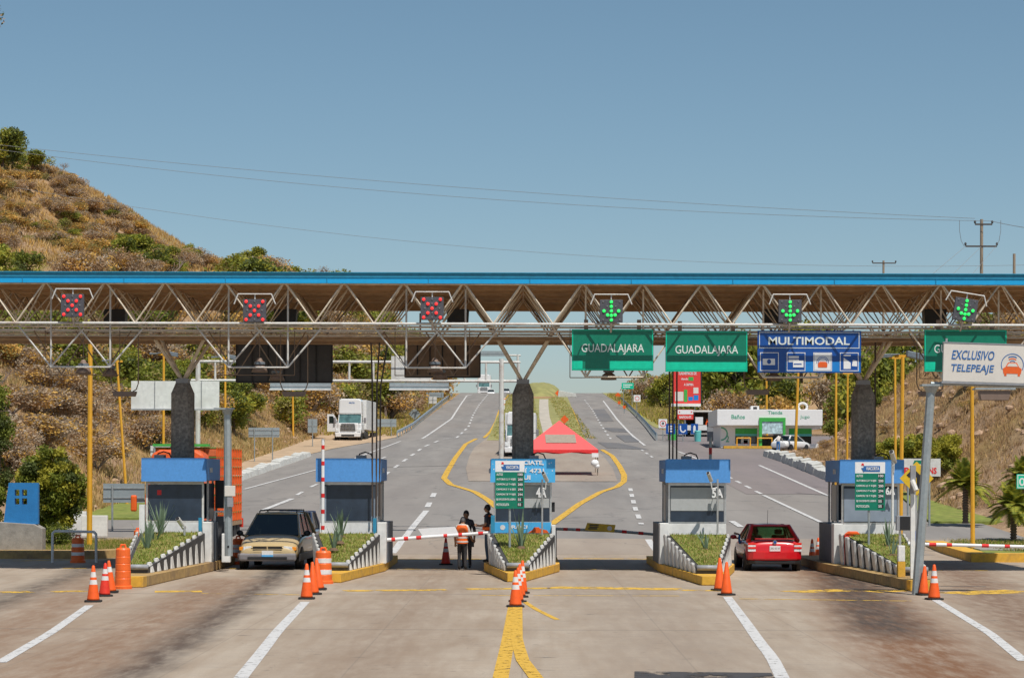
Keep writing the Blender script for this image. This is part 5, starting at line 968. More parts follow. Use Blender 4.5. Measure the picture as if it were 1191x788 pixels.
t = thing('white_bag', 'white bundle tied to the right leg of the red tent', 'bag', (x1-.25, Yt-.15, zg+.75)); MB().ball((0, 0, .1), .28, 0, 10, 8, (1, .8, .9)).ball((.15, 0, -.1), .18).build('bag', M['white_clean'], t, smooth=True)
# ================================================================ vehicles
def paint(k, c, m_=.0, r=.32): M[k] = mat(k, c, r, m_, var=.03, coat=.7)
paint('paint_red', (.62, .005, .012)); paint('paint_gold', (.5, .38, .2), .0, .35); paint('paint_navy', (.02, .03, .07)); paint('paint_white', (.74, .74, .74)); paint('paint_silver', (.5, .5, .52), .3)
M['clad_grey'] = mat('clad_grey', (.2, .19, .2), .5, grime=.3); M['glass_dark'] = mat('glass_dark', (.012, .02, .018), .22, spec=.5); M['glass_green'] = glassmat('glass_green', (.5, .68, .55), .1); M['glass_grey'] = glassmat('glass_grey', (.22, .27, .25), .12)
M['tail_red'] = mat('tail_red', (.8, .02, .01), .2, coat=1); M['lamp_clear'] = mat('lamp_clear', (.75, .78, .8), .12, coat=1, var=.3, sc=20); M['lamp_amber'] = mat('lamp_amber', (.9, .3, .01), .2, coat=1); M['chrome'] = mat('chrome', (.7, .7, .72), .15, 1); M['seat'] = mat('seat_cloth', (.06, .06, .06), .9); M['plate'] = mat('plate_white', (.72, .72, .7), .5, var=.1, sc=30); M['plate_blue'] = mat('plate_blue', (.1, .4, .75), .5); M['truck_orange'] = mat('truck_orange', (.78, .12, .02), .4, coat=.4); M['interior'] = mat('car_interior', (.03, .03, .032), .9)
def wheel(t, x, y, r, w_, s, hub='alu'):
    g = MB(); g.tube((x-w_/2, y, r), (x+w_/2, y, r), r, 0, 22); o = g.build('wheel', M['black_rubber'], t, bevel=.02); xx = x+s*w_/2
    b = MB().tube((xx-.01*s, y, r), (xx+.012*s, y, r), r*.64, 0, 18); b.build('rim', M[hub], o)
def car(t, L, W, st, cab, pm, wb, wy, wr=.31, glass='glass_grey', sidem=None):
    """st: body stations (y, half width at shoulder, z_bottom, z_shoulder, z_top); cab: (y0 belt, y0 roof, y1 roof, y1 belt, z belt, z roof, hw belt, hw roof). The rear of the car is at y = 0."""
    b = MB(); n = 12
    for (y, hw, zb, zs, zt) in st:
        for x, z in ((0, zb), (hw*.8, zb), (hw*.99, zb+.12), (hw*1.02, zs*.55+zb*.45), (hw, zs), (hw*.86, zt), (0, zt+.012), (-hw*.86, zt), (-hw, zs), (-hw*1.02, zs*.55+zb*.45), (-hw*.99, zb+.12), (-hw*.8, zb)): b.v.append((x, y, z))
    for j in range(len(st)-1):
        for i in range(n): b.f.append((j*n+(i+1) % n, j*n+i, (j+1)*n+i, (j+1)*n+(i+1) % n)); b.m.append(0)
    b.f += [tuple(range(n)), tuple(reversed(range((len(st)-1)*n, len(st)*n)))]; b.m += [0, 0]
    o = b.build('body', M[pm], t, smooth=True, sub=2)
    yb0, yr0, yr1, yb1, zb, zr, hb, hr = cab
    # roof slab, pillars
    rr = MB(); ny = 7; nxx = 7
    for j in range(ny):
        v = j/(ny-1); y = lerp(yr0, yr1, v)
        for i in range(nxx): u = i/(nxx-1)*2-1; rr.v.append((u*hr, y, zr+.02-.075*abs(u)**2.5-.03*abs(v*2-1)**2.5))
    for j in range(ny-1):
        for i in range(nxx-1): rr.f.append((j*nxx+i, j*nxx+i+1, (j+1)*nxx+i+1, (j+1)*nxx+i)); rr.m.append(0)
    o = rr.build('roof', M[pm], t, smooth=True); md = o.modifiers.new('s', 'SOLIDIFY'); md.thickness = .05; md.offset = -1
    zr2 = zr-.06
    MB().tube((-hr, yr0+.02, zr2+.01), (hr, yr0+.02, zr2+.01), .045, 0, 8).build('rear_header', M[pm], t); MB().tube((-hr, yr1-.02, zr2+.01), (hr, yr1-.02, zr2+.01), .04, 0, 8).build('front_header', M[pm], t)
    def qd(pts, th, nm, m):  # thin solid quad
        a = [Vector(p) for p in pts]; nn = (a[1]-a[0]).cross(a[3]-a[0]).normalized()*th; return MB().add([*a, *[p+nn for p in a]], [(3, 2, 1, 0), (4, 5, 6, 7), (0, 1, 5, 4), (1, 2, 6, 5), (2, 3, 7, 6), (3, 0, 4, 7)]).build(nm, M[m], t)
    pc = dict(r0=[(-hb, yb0, zb), (hb, yb0, zb), (hr, yr0, zr2), (-hr, yr0, zr2)], f0=[(hb, yb1, zb), (-hb, yb1, zb), (-hr, yr1, zr2), (hr, yr1, zr2)])
    for s in (-1, 1):
        MB().tube((s*hb, yb0, zb-.03), (s*hr, yr0+.02, zr2+.01), .085, 0, 8, .06).build('rear_pillar', M[pm], t); MB().tube((s*hb, yb1, zb-.03), (s*hr, yr1-.02, zr2+.01), .045, 0, 6, .035).build('front_pillar', M[pm], t)
        ps = [(yb0, yr0), (lerp(yb0, yb1, .36), lerp(yr0, yr1, .3)), (lerp(yb0, yb1, .68), lerp(yr0, yr1, .72)), (yb1, yr1)]
        for k in range(3):
            (a0, a1), (c0, c1) = ps[k], ps[k+1]; e = .03
            q = [(s*(hb-.01), a0+e, zb), (s*(hb-.01), c0-e, zb), (s*(hr-.01), c1-e, zr2), (s*(hr-.01), a1+e, zr2)]; qd(q if s > 0 else q[::-1], .012, 'side_window', 'glass_dark' if sidem is None else sidem)
            if k: MB().tube((s*hb, a0, zb-.02), (s*hr, a1, zr2), .03, 0, 6).build('door_pillar', M['black'], t)
    qd(pc['r0'], .012, 'rear_window', glass); qd(pc['f0'], .012, 'windscreen', glass)
    MB().bx(-hb+.03, hb-.03, yb0+.1, yb1-.1, .35, zb-.06).build('cabin_floor', M['interior'], t)
    for x in (-.38, .38):
        y = lerp(yb0, yb1, .56); MB().bx(x-.22, x+.22, y, y+.14, zb-.3, zb+.12).build('front_seat', M['seat'], t, bevel=.05); MB().bx(x-.12, x+.12, y+.02, y+.12, zb+.14, zb+.3).build('headrest', M['seat'], t, bevel=.04)
    for s in (-1, 1):
        for y in wy: wheel(t, s*(W/2-.11), y, wr, .2, s)
        for y in wy: MB().tube((s*(W/2-.12), y, wr), (s*(W/2+.004), y, wr), wr+.055, 0, 20).build('wheel_arch', M['black'], t)
# red sedan seen from behind
g = G(898, 664); t = thing('parked_car', 'red four-door sedan seen from behind, stopped beside booth 5A', 'car', (g.x+.06, g.y-.25, 0), math.radians(1.0)); RC = t
car(t, 4.38, 1.74, [(0, .70, .42, .62, .66), (.04, .8, .3, .72, .93), (.25, .85, .27, .76, .99), (.7, .865, .25, .8, 1.0), (1.2, .87, .24, .86, .97), (2.6, .87, .24, .86, .95), (3.3, .86, .25, .82, .95), (4.0, .82, .27, .72, .84), (4.32, .74, .3, .62, .68), (4.38, .6, .38, .55, .6)],
    (.5, 1.15, 2.4, 3.25, .97, 1.45, .77, .59), 'paint_red', 2.5, (.78, 3.3), .31, 'glass_green')
MB().prism([(-.83, .35), (-.8, .08), (-.62, -.05), (.62, -.05), (.8, .08), (.83, .35)], .23, .34).build('lower_bumper', M['black'], t, bevel=.03); MB().prism([(-.86, .4), (-.845, .1), (-.68, -.05), (-.35, -.09), (.35, -.09), (.68, -.05), (.845, .1), (.86, .4)], .345, .6).build('rear_bumper', M['paint_red'], t, bevel=.06); MB().bx(-.62, .62, .03, .2, 1.005, 1.03).build('boot_lip', M['paint_red'], t, bevel=.01)
for s in (-1, 1):
    b = MB(); x0 = s*.84; x1 = s*.6; xa, xb_ = min(x0, x1), max(x0, x1)
    b.bx(xa, xb_, -.0, .12, .62, .7, 1).bx(xa, xb_, -.012, .12, .705, .76, 0).bx(xa, xb_, .0, .12, .765, .82, 1).bx(xa, xb_, .012, .12, .825, .9, 0); b.build('tail_light', [M['tail_red'], M['lamp_clear']], t, bevel=.008)
MB().bx(-.17, .17, -.015, .01, .63, .8).build('number_plate', M['plate'], t, bevel=.005); b = MB(); strokes(b, -.14, .68, .14, .745, 'JHL 42 18', -.016, weight=.01, depth=.003); b.build('plate_lettering', M['clad_grey'], t)
MB().slab([(.065*math.cos(v), .915+.065*math.sin(v)) for v in np.arange(0, 6.28, .4)], -.0, .04).build('badge', M['chrome'], t); MB().slab([(.045*math.cos(v), .915+.045*math.sin(v)) for v in np.arange(0, 6.28, .4)], -.006, -.001).build('badge_centre', M['sign_blue'], t)
MB().tube((-.05, 1.5, 1.43), (-.06, 1.3, 1.9), .006).build('aerial', M['black'], t); MB().bx(-.13, .06, -.022, .0, .48, .51).build('tow_slot', M['black'], t)
MB().ball((-.98, 2.9, 1.0), .1, 0, 12, 8, (1.1, .7, .75)).tube((-.98, 2.9, .98), (-.8, 2.85, .95), .03).build('mirror', M['paint_red'], t, smooth=True); MB().ball((.98, 2.9, 1.0), .1, 0, 12, 8, (1.1, .7, .75)).tube((.98, 2.9, .98), (.8, 2.85, .95), .03).build('mirror', M['paint_red'], t, smooth=True)
# tan minivan, nose to the camera
g = G(318, 661.5); t = thing('parked_car', 'tan minivan with grey lower bumper and roof rack facing the camera in its lane', 'minivan', (X(316, 70), 70.1+5.0, 0), math.pi+math.radians(-1.5)); MVN = t
car(t, 5.07, 1.95, [(0, .82, .45, .7, .9), (.08, .92, .32, .8, 1.02), (.5, .965, .28, .95, 1.08), (1.5, .975, .26, .98, 1.08), (3.0, .975, .26, .98, 1.12), (3.85, .96, .26, .95, 1.12), (4.4, .94, .27, .84, 1.0), (4.85, .9, .28, .68, .84), (5.04, .84, .3, .6, .74), (5.09, .6, .36, .5, .56)],
    (.06, .5, 2.75, 3.95, 1.06, 1.76, .86, .66), 'paint_gold', 3.03, (.98, 4.05), .33, 'glass_grey')
MB().bx(-.9, .9, 4.9, 5.11, .28, .53).build('front_bumper', M['clad_grey'], t, bevel=.06); MB().bx(-.62, .62, 5.105, 5.125, .33, .42).build('air_intake', M['black'], t, bevel=.01)
for s in (-1, 1): MB().bx(s*.97-.02, s*.97+.02, .5, 4.7, .27, .5).build('side_cladding', M['clad_grey'], t, bevel=.01)
b = MB().bx(-.46, .46, 5.03, 5.07, .58, .74); b.build('grille', M['black'], t, bevel=.02); b = MB().bx(-.5, .5, 5.06, 5.085, .735, .76).bx(-.44, .44, 5.06, 5.085, .56, .58).bx(-.46, .46, 5.07, 5.085, .65, .665).bx(-.02, .02, 5.07, 5.09, .58, .735); b.build('grille_bars', M['paint_gold'], t)
for s in (-1, 1):
    MB().slab([(s*.52, .6), (s*.76, .6), (s*.77, .73), (s*.5, .75)][::s], 4.86, 5.03).build('headlight', M['lamp_clear'], t, bevel=.01); MB().slab([(s*.765, .6), (s*.9, .62), (s*.9, .72), (s*.775, .73)][::s], 4.78, 4.985).build('turn_signal', M['lamp_amber'], t, bevel=.01)
MB().bx(-.19, .17, 5.115, 5.13, .42, .61).build('number_plate', M['plate'], t); MB().bx(-.19, .17, 5.131, 5.136, .42, .48).build('plate_stripe', M['plate_blue'], t)
for s in (-1, 1):
    MB().ball((s*1.08, 3.65, 1.12), .12, 0, 12, 8, (.9, .6, .8)).tube((s*1.05, 3.65, 1.08), (s*.9, 3.6, 1.02), .035).build('mirror', M['black'], t, smooth=True); MB().path([(s*.6, .7, 1.76), (s*.6, .75, 1.82), (s*.6, 2.5, 1.82), (s*.6, 2.6, 1.75)], .02).build('roof_rail', M['black'], t)
for y in (1.2, 2.35): MB().tube((-.6, y, 1.83), (.6, y, 1.83), .016).build('roof_bar', M['black'], t)
MB().tube((-.1, 3.86, 1.07), (-.72, 3.82, 1.13), .012).build('wiper', M['black'], t)
# driver seen through the windscreen
# dark car behind the minivan
t = thing('parked_car', 'dark blue car half hidden right behind the tan minivan', 'car', (-8.55, 84.6+4.4-3.2, prof(82)), math.pi)
car(t, 4.4, 1.8, [(0, .72, .42, .62, .8), (.05, .82, .3, .75, .98), (.4, .87, .27, .85, 1.02), (1.2, .89, .25, .88, 1.0), (2.8, .89, .25, .88, .98), (3.4, .88, .26, .84, .97), (4.1, .82, .28, .72, .84), (4.38, .7, .32, .6, .68)], (.4, .9, 2.4, 3.2, .97, 1.62, .78, .64), 'paint_navy', 2.6, (.8, 3.4), .33)
# small cars far away, own simple copies of one model
def smallcar(label, px, py, Y, rz, pm, s=1, z=None):
    x = X(px, Y); t = thing('parked_car', label, 'car', (x, Y, prof(Y) if z is None else z), rz)
    car(t, 4.3, 1.75, [(0, .72, .42, .62, .7), (.05, .8, .3, .72, .93), (.5, .86, .26, .82, .98), (1.2, .87, .25, .86, .96), (2.8, .87, .25, .86, .95), (3.4, .86, .26, .8, .93), (4.1, .8, .28, .7, .82), (4.3, .68, .32, .6, .66)], (.5, 1.1, 2.35, 3.2, .94, 1.46, .74, .58), pm, 2.5, (.75, 3.35), .31, 'glass_dark'); return t
smallcar('white car parked in front of the petrol station', 905, 524, 196, math.radians(-38), 'paint_white'); smallcar('small white car coming over the crest on the left carriageway', 588.5, 457, 466, math.pi, 'paint_silver', z=prof(466)-.6); smallcar('small pale car just beside the white truck at the crest', 571, 457, 464, math.pi, 'paint_white', z=prof(464)-.8)
# ---- heavy trucks, nose to the camera (local -y is the nose)
def semi(t, W=2.5, H=4.2, trailer=9, cab='paint_white', door=False, low=False, detail=True):
    hw = W/2
    MB().slab([(-hw*.86, .62), (hw*.86, .62), (hw*.8, 1.75), (-hw*.8, 1.75)], 0.05, 1.6).build('bonnet', M[cab], t, bevel=.12)
    MB().slab([(-hw*.6, .95), (hw*.6, .95), (hw*.5, 1.7), (-hw*.5, 1.7)], -.02, .06).build('grille', M['clad_grey'], t, bevel=.03)
    b = MB()
    for k in range(5): b.bx(-hw*.58, hw*.58, -.04, -.021, 1.02+.14*k, 1.06+.14*k)
    for k in range(5): b.bx(-hw*.5+hw*.25*k-.015, -hw*.5+hw*.25*k+.015, -.05, -.041, 1.0, 1.66)
    b.build('grille_bars', M['chrome'], t)
    MB().slab([(-hw*.95, .35), (hw*.95, .35), (hw, .8), (-hw, .8)], -.1, .3).build('bumper', M[cab], t, bevel=.06); MB().bx(-hw*.5, hw*.5, -.115, -.09, .42, .6).build('bumper_slot', M['black'], t)
    for s in (-1, 1): MB().slab([(s*hw*.68, .88), (s*hw*.95, .9), (s*hw*.92, 1.15), (s*hw*.68, 1.2)][::s], 0.0, .2).build('headlight', M['lamp_clear'], t, bevel=.02)
    MB().bx(-hw*.92, hw*.92, 1.3, 3.4, .8, 1.75).build('cab_body', M[cab], t, bevel=.08)
    # cab upper with open windscreen zone
    MB().slab([(-hw*.9, 2.65), (hw*.9, 2.65), (hw*.86, H-.15), (hw*.7, H), (-hw*.7, H), (-hw*.86, H-.15)], 1.5, 3.3).build('roof_fairing', M[cab], t, bevel=.12)
    MB().bx(-hw*.88, hw*.88, 2.2, 3.38, 1.752, 2.68).build('sleeper', M[cab], t, bevel=.05)
    MB().add([(-hw*.86, 1.35, 1.78), (hw*.86, 1.35, 1.78), (hw*.84, 1.62, 2.66), (-hw*.84, 1.62, 2.66), (-hw*.86, 1.42, 1.78), (hw*.86, 1.42, 1.78), (hw*.84, 1.7, 2.66), (-hw*.84, 1.7, 2.66)], [(0, 1, 2, 3), (7, 6, 5, 4), (0, 4, 5, 1), (1, 5, 6, 2), (2, 6, 7, 3), (3, 7, 4, 0)]).build('windscreen', M['glass_truck'], t)
    for s in (-1, 1):
        if not (door and s < 0): MB().bx(s*hw*.87-.02, s*hw*.87+.02, 1.5, 2.2, .8, 2.66).build('door', M[cab], t); MB().bx(s*hw*.9-.012, s*hw*.9+.012, 1.65, 2.1, 1.85, 2.5).build('side_window', M['glass_dark'], t)
        MB().tube((s*hw*.88, 1.38, 1.76), (s*hw*.86, 1.66, 2.7), .05).build('pillar', M[cab], t)
        o = MB().bx(s*(hw+.22)-.1, s*(hw+.22)+.1, 1.3, 1.42, 1.75, 2.3).build('mirror', M['clad_grey'], t, bevel=.03); MB().tube((s*(hw+.2), 1.36, 2.0), (s*hw*.88, 1.5, 2.0), .025).build('mirror_arm', M['black'], t)
        MB().tube((s*(hw-.3), .75, .5), (s*(hw), .75, .5), .5, 0, 20).build('wheel', M['black_rubber'], t)
        MB().slab([(s*hw*.84, .75), (s*hw, .75), (s*hw*.97, 1.2), (s*hw*.84, 1.25)][::s], .15, 1.4).build('fender', M[cab], t, bevel=.05)
        for y in (4.0, 5.2): MB().tube((s*(hw-.5), y, .5), (s*hw, y, .5), .5, 0, 16).build('wheel', M['black_rubber'], t)
    MB().bx(-hw*.85, hw*.85, 3.0, 6.3, .55, .95).build('chassis', M['black'], t)
    if trailer:
        MB().bx(-hw*1.02, hw*1.02, 3.9, 3.9+trailer, 1.15, H-.05).build('trailer_box', M['white'], t, bevel=.03)
        b = MB()
        for k in range(int(trailer/.6)): 
            for s in (-1, 1): b.bx(s*hw*1.02+(0 if s > 0 else -.03), s*hw*1.02+(.03 if s > 0 else 0), 4.1+k*.6, 4.16+k*.6, 1.2, H-.1)
        b.build('trailer_ribs', M['alu'], t)
        for s in (-1, 1):
            for y in (2.2+trailer, 3.3+trailer): MB().tube((s*(hw-.5), y, .5), (s*hw, y, .5), .5, 0, 14).build('wheel', M['black_rubber'], t)
M['glass_truck'] = mat('glass_truck', (.08, .16, .16), .08, var=.4, sc=2, spec=.8)
Y = 222; t = thing('white_truck', 'white semi truck with its left cab door open, parked on the dirt shoulder', 'truck', (X(404.5, Y), Y, Zp(404, 512, Y)), math.radians(-3.5)); semi(t, 2.6, 4.2, 9, door=True)
MB().slab([(-.0, .9), (-1.15, .9), (-1.15, 2.65), (-.5, 2.65), (-.0, 1.8)], 0, .08).build('open_door', M['paint_white'], t, bevel=.02, loc=(-1.15, 1.5, 0)); MB().slab([(-.95, 1.75), (-.3, 1.75), (-.55, 2.45), (-.95, 2.45)], -.02, -.004).build('door_window', M['glass_dark'], t, loc=(-1.15, 1.5, 0)); MB().bx(-1.5, -1.2, 1.2, 1.5, 0, .9).build('step', M['black'], t)
b = MB(); strokes(b, -.1, 3.72, .45, 3.86, 'FRTS', 1.49, weight=.03); b.build('roof_lettering', M['text_blue'], t)
L = t.location; tag(MB().add([(L.x-5, L.y-6, prof(L.y-6)+.02), (L.x+3.2, L.y-6, prof(L.y-6)+.02), (L.x+3.5, L.y+14, L.z), (L.x-6, L.y+14, L.z), (L.x-5, L.y-1.5, L.z), (L.x+3, L.y-1.5, L.z)], [(0, 1, 5, 4), (4, 5, 2, 3)]).build('dirt_shoulder', M['dirt']), kind='structure')
Y = 183; t = thing('white_truck', 'white semi truck standing behind the centre column, right of the white gantry post', 'truck', (X(604, Y), Y, prof(Y)), math.radians(-1)); semi(t, 2.5, 3.75, 8)
Y = 466; t = thing('white_truck', 'distant white truck at the crest of the left carriageway', 'truck', (X(562.5, Y), Y, prof(Y)-.5), 0); semi(t, 2.7, 4.4, 6)
# orange truck loaded with crates, behind the leftmost booth
Y = 88; t = thing('crate_truck', 'orange truck stacked high with orange crates behind the leftmost booth', 'truck', (X(203, Y), Y, prof(Y)))
hw = 1.2; MB().bx(-hw, hw, .1, 2.2, .5, 2.2).build('cab_body', M['truck_orange'], t, bevel=.1); MB().slab([(-hw, 2.2), (hw, 2.2), (hw*.9, 3.0), (-hw*.9, 3.0)], .3, 2.2).build('cab_top', M['truck_orange'], t, bevel=.1); MB().slab([(-hw*.85, 2.15), (hw*.85, 2.15), (hw*.8, 2.85), (-hw*.8, 2.85)], .22, .29).build('windscreen', M['glass_truck'], t)
MB().slab([(-hw, 3.0), (hw, 3.0), (hw*.85, 3.75), (hw*.6, 3.92), (-hw*.6, 3.92), (-hw*.85, 3.75)], .7, 2.2).build('roof_fairing', M['truck_orange'], t, bevel=.1)
MB().bx(-hw*1.05, hw*1.05, -.1, .2, .4, .8).build('bumper', M['truck_orange'], t, bevel=.05); MB().bx(-.7, .7, .06, .12, .9, 1.6).build('grille', M['black'], t, bevel=.02)
for s in (-1, 1):
    MB().bx(s*(hw+.45)-.1, s*(hw+.45)+.13, .1, .3, Zp(0, 594, Y)-t.location.z, Zp(0, 575, Y)-t.location.z).build('mirror', M['orange'], t, bevel=.06); MB().tube((s*(hw+.4), .2, 1.9), (s*hw, .5, 1.9), .03).build('mirror_arm', M['black'], t)
    MB().tube((s*(hw-.3), 1.1, .5), (s*hw, 1.1, .5), .5, 0, 18).build('wheel', M['black_rubber'], t)
    for y in (5.5, 6.7, 9.2, 10.4): MB().tube((s*(hw-.5), y, .5), (s*hw, y, .5), .5, 0, 16).build('wheel', M['black_rubber'], t)
z0, z1 = .95, 4.05; MB().bx(-1.25, 1.25, 2.5, 11.5, .75, .93).build('load_bed', M['rust_beam'], t)
b = MB(); y = 2.9
nl = 8; hL = (z1-z0)/nl
for j in range(nl):
    for k in range(14):
        y = 2.9+k*.6
        for (x, ) in ((-1.0,), (-.5,), (0.,), (.5,), (1.0,)): 
            if abs(x) < .9 and j < nl-1 and k > 0: continue
            b.bx(x-.235, x+.235, y, y+.56, z0+hL*j+.02, z0+hL*(j+1)-.03, 0)
        
b.build('crates', M['crate_orange'], t)
b = MB()
for j in range(1, nl+1): z = z0+hL*j-.02; b.bx(-1.26, 1.26, 2.88, 11.26, z-.025, z+.015)
b.build('crate_rims', M['crate_green'], t); MB().bx(-1.24, 1.0, 2.3, 2.85, z1+.02, z1+.12).build('green_top_rail', M['green_bright'], t)
for k in range(14): y = 2.95+k*.6; MB().bx(1.24, 1.29, y-.03, y+.0, z0, z1).build('crate_post', M['orange'], t)
for s in (-1, 1): MB().bx(s*1.2-.08, s*1.2+.08, 11.3, 11.5, .6, 1.0).build('rear_corner', M['cone_red'], t)
# pickup with box at the petrol station
Y = 236; t = thing('box_pickup', 'white pickup with an open covered bed carrying an orange cone, left of the petrol station', 'truck', (X(812, Y), Y, prof(Y)), math.radians(-8)); hw = 1.5
MB().bx(-hw, hw, 0, .1, .7, 1.25).build('tailgate', M['white'], t); MB().bx(-hw, hw, .1, 4, .65, .8).build('bed_floor', M['clad_grey'], t); MB().bx(-hw, -hw+.06, .1, 4, .8, 2.6).build('side_panel', M['white'], t); MB().bx(hw-.06, hw, .1, 4, .8, 2.6).build('side_panel', M['white'], t); MB().slab([(-hw, 2.6), (hw, 2.6), (hw-.1, 2.8), (-hw+.1, 2.8)], -.1, 4.2).build('cover', M['sign_cream'], t, bevel=.05); MB().bx(-hw+.06, hw-.06, 3.9, 4, .8, 2.6).build('front_panel', M['truss_dark'], t); MB().bx(-hw, hw, 4.2, 6.2, .5, 2.0).build('cab', M['paint_white'], t, bevel=.15)
for s in (-1, 1):
    for y in (.9, 5.4): MB().tube((s*(hw-.3), y, .42), (s*hw, y, .42), .42, 0, 16).build('wheel', M['black_rubber'], t)
MB().bx(-.3, .5, -.02, -.005, 1.3, 2.1).build('white_board', M['white_clean'], t)
MB().lathe([(.3, 0), (.06, 1.1)], (.9, .4, .82), 10).build('cone_load', M['cone_orange'], t); MB().lathe([(.55, 0), (.6, 2.2), (.5, 2.3)], (-2.6, .5, 0), 14).build('side_load', M['clad_grey'], t) if False else None
# ---- petrol station
Y = 204; zg = prof(Y)+.06; x0, x1 = X(833, Y), X(955, Y); t = thing('petrol_station', 'low white petrol station shop with green door frame and lettering Baños and Tienda', 'building', (x0, Y, zg)); W = x1-x0; H = Zp(0, 474, Y)-zg; hb = Zp(0, 492.5, Y)-zg
def U(px): return X(px, Y)-x0
MB().bx(0, W, -.9, 9, hb, H).build('roof_fascia', M['white_clean'], t, bevel=.03)
b = MB().bx(U(838), U(855), 0, 8, 0, hb).bx(U(855), U(882), 0, 8, hb-.25, hb).bx(U(855), U(882), 0, 8, 0, .35).bx(U(880.5), U(884), -.02, 8, 0, hb).bx(U(910), U(917.5), 0, 8, 0, hb).bx(U(917.5), W, 0, 8, hb-.25, hb).bx(U(917.5), W, 0, 8, 0, .35); b.build('wall', M['white_clean'], t)
for a, c in ((855.2, 880.3), (917.6, 944)): MB().bx(U(a), U(c), .3, .35, .36, hb-.9).build('shop_window', M['glass_dark'], t); MB().bx(U(a), U(c), -.05, .1, hb-.75, hb-.26).build('awning', M['green_bright'], t); MB().bx(U(a), U(c), -.06, .1, hb-.95, hb-.752).build('awning_edge', M['teal'], t)
MB().bx(U(885), U(909), .6, .7, 0, hb-.9).build('door_glass', M['glass_dark'], t); hd = Zp(0, 483.5, Y)-zg
b = MB().bx(U(881.5), U(884.8), -1.05, -.6, 0, hd).bx(U(909), U(912), -1.05, -.6, 0, hd).bx(U(884.8), U(909), -1.05, -.6, hd-.35, hd); b.build('green_portal', M['green_bright'], t)
MB().bx(U(884.9), U(908.9), -.98, -.92, hb-.75, hd-.37).build('shop_banner', mat('shop_banner', (.45, .6, .65), .5, var=.5, sc=4), t)
b = MB(); strokes(b, U(849.5), Zp(0, 485, Y)-zg, U(865), Zp(0, 480, Y)-zg, 'Baños', -.91, weight=.015); strokes(b, U(891.5), Zp(0, 479.5, Y)-zg, U(908.5), Zp(0, 475.5, Y)-zg, 'Tienda', -.91, weight=.015); strokes(b, U(929), Zp(0, 485, Y)-zg, U(940), Zp(0, 480.5, Y)-zg, 'Jugo', -.91); strokes(b, U(844), .5, U(848), 1.1, '2', -.02, weight=.02); b.build('lettering', M['green_text'], t)
b = MB(); arc(b, U(838.5), 1.25, .5, .13, -90, 90, -.01, 14); b.build('green_ring', M['green_text'], t)
MB().bx(U(862), U(873), .2, .28, .4, 1.0).build('counter', M['white'], t); MB().bx(U(873.5), U(879), .15, .28, .4, 1.7).build('fridge', M['clad_grey'], t); b = MB(); b.bx(U(865), U(870), .2, .26, hb-1.75, hb-1.3).bx(U(865), U(870), .2, .26, hb-1.25, hb-.97); b.build('posters', M['red'], t)
MB().bx(U(840), U(918), -1.6, -.8, -.1, .14).build('yellow_kerb', M['curb_yellow'], t)
for a, c in ((855.5, 871), (879.5, 896)): MB().path([(U(a), -1.2, 0), (U(a), -1.2, .85), (U(c), -1.2, .85), (U(c), -1.2, 0)], .06).build('guard_rail', M['yellow_pole'], t)
MB().bx(U(876), U(885.5), 2, 3, H, H+.4).build('roof_unit', M['white'], t, bevel=.03); MB().bx(U(878.5), U(883), 1.96, 2.0, H+.05, H+.32).build('roof_grille', M['black'], t)
b = MB(); b.tube((U(933), 2, H), (U(933), 2, H+.35), .06); b.build('dish_stand', M['steel'], t); b = MB(); q = []
for i in range(16): a = i/16*6.283; b.tube((U(936.5)+.42*math.cos(a), 2, H+.32+.36*math.sin(a)), (U(936.5)+.42*math.cos(a+.4), 2, H+.32+.36*math.sin(a+.4)), .12, 0, 6)
b.build('ring_dish', M['white'], t, smooth=True)
t = thing('waste_bin', 'pale teal bin on the kerb left of the petrol station', 'bin', (X(811.5, 222), 222, prof(222))); MB().lathe([(.3, 0), (.34, 1.0), (.36, 1.02), (.3, 1.1)], n=14).build('bin_body', M['teal'], t)
t = thing('grey_cabinet', 'grey service post with dark top left of the petrol station', 'cabinet', (X(826, 214), 214, prof(214))); MB().bx(-.3, .3, -.2, .2, .3, 2.1).build('body', M['grey_paint'], t, bevel=.03); MB().bx(-.32, .32, -.22, .22, 1.7, 2.12).build('top', M['black'], t)
t = thing('green_drum', 'bright green drum behind the blue service signs', 'drum', (X(781.5, 226), 226, prof(226))); MB().lathe([(.42, 0), (.42, 1.1), (.36, 1.15)], n=14).build('drum_body', M['green_bright'], t)
# ---- power poles and wires
def wire(name, lab, pts, r):
    a = pts[0]; t = MB(); 
    t.path([tuple(Vector(p)-Vector(a)) for p in pts], r, n=4); o = t.build(name, M['wire'], None, loc=a); tag(o, lab, 'cable', 'power lines'); return o
def sag(p, q, s, n=24): p, q = Vector(p), Vector(q); return [p.lerp(q, k/n)-Vector((0, 0, s*4*(k/n)*(1-k/n))) for k in range(n+1)]
Y = 290
def ppole(px, pyt, Y, arms, lab):
    t = thing('power_pole', lab, 'power pole', (X(px, Y), Y, hz(X(px, Y), Y)-.3), 0, 'power poles'); L = t.location; zt_ = Zp(px, pyt, Y)-L.z; MB().tube((0, 0, 0), (0, 0, zt_), .24, 0, 8, .2).build('pole', M['wood_pole'], t)
    for py, x0, x1 in arms:
        z = Zp(px, py, Y)-L.z; MB().bx(X(x0, Y)-L.x, X(x1, Y)-L.x, -.22, -.1, z-.1, z+.1).build('crossarm', M['conduit'], t)
        for u in (0, 1): x = lerp(X(x0, Y), X(x1, Y), u)-L.x; MB().lathe([(.1, .1), (.16, .3), (.1, .5)], (x, -.16, z), 8).build('insulator', M['dark_grey'], t)
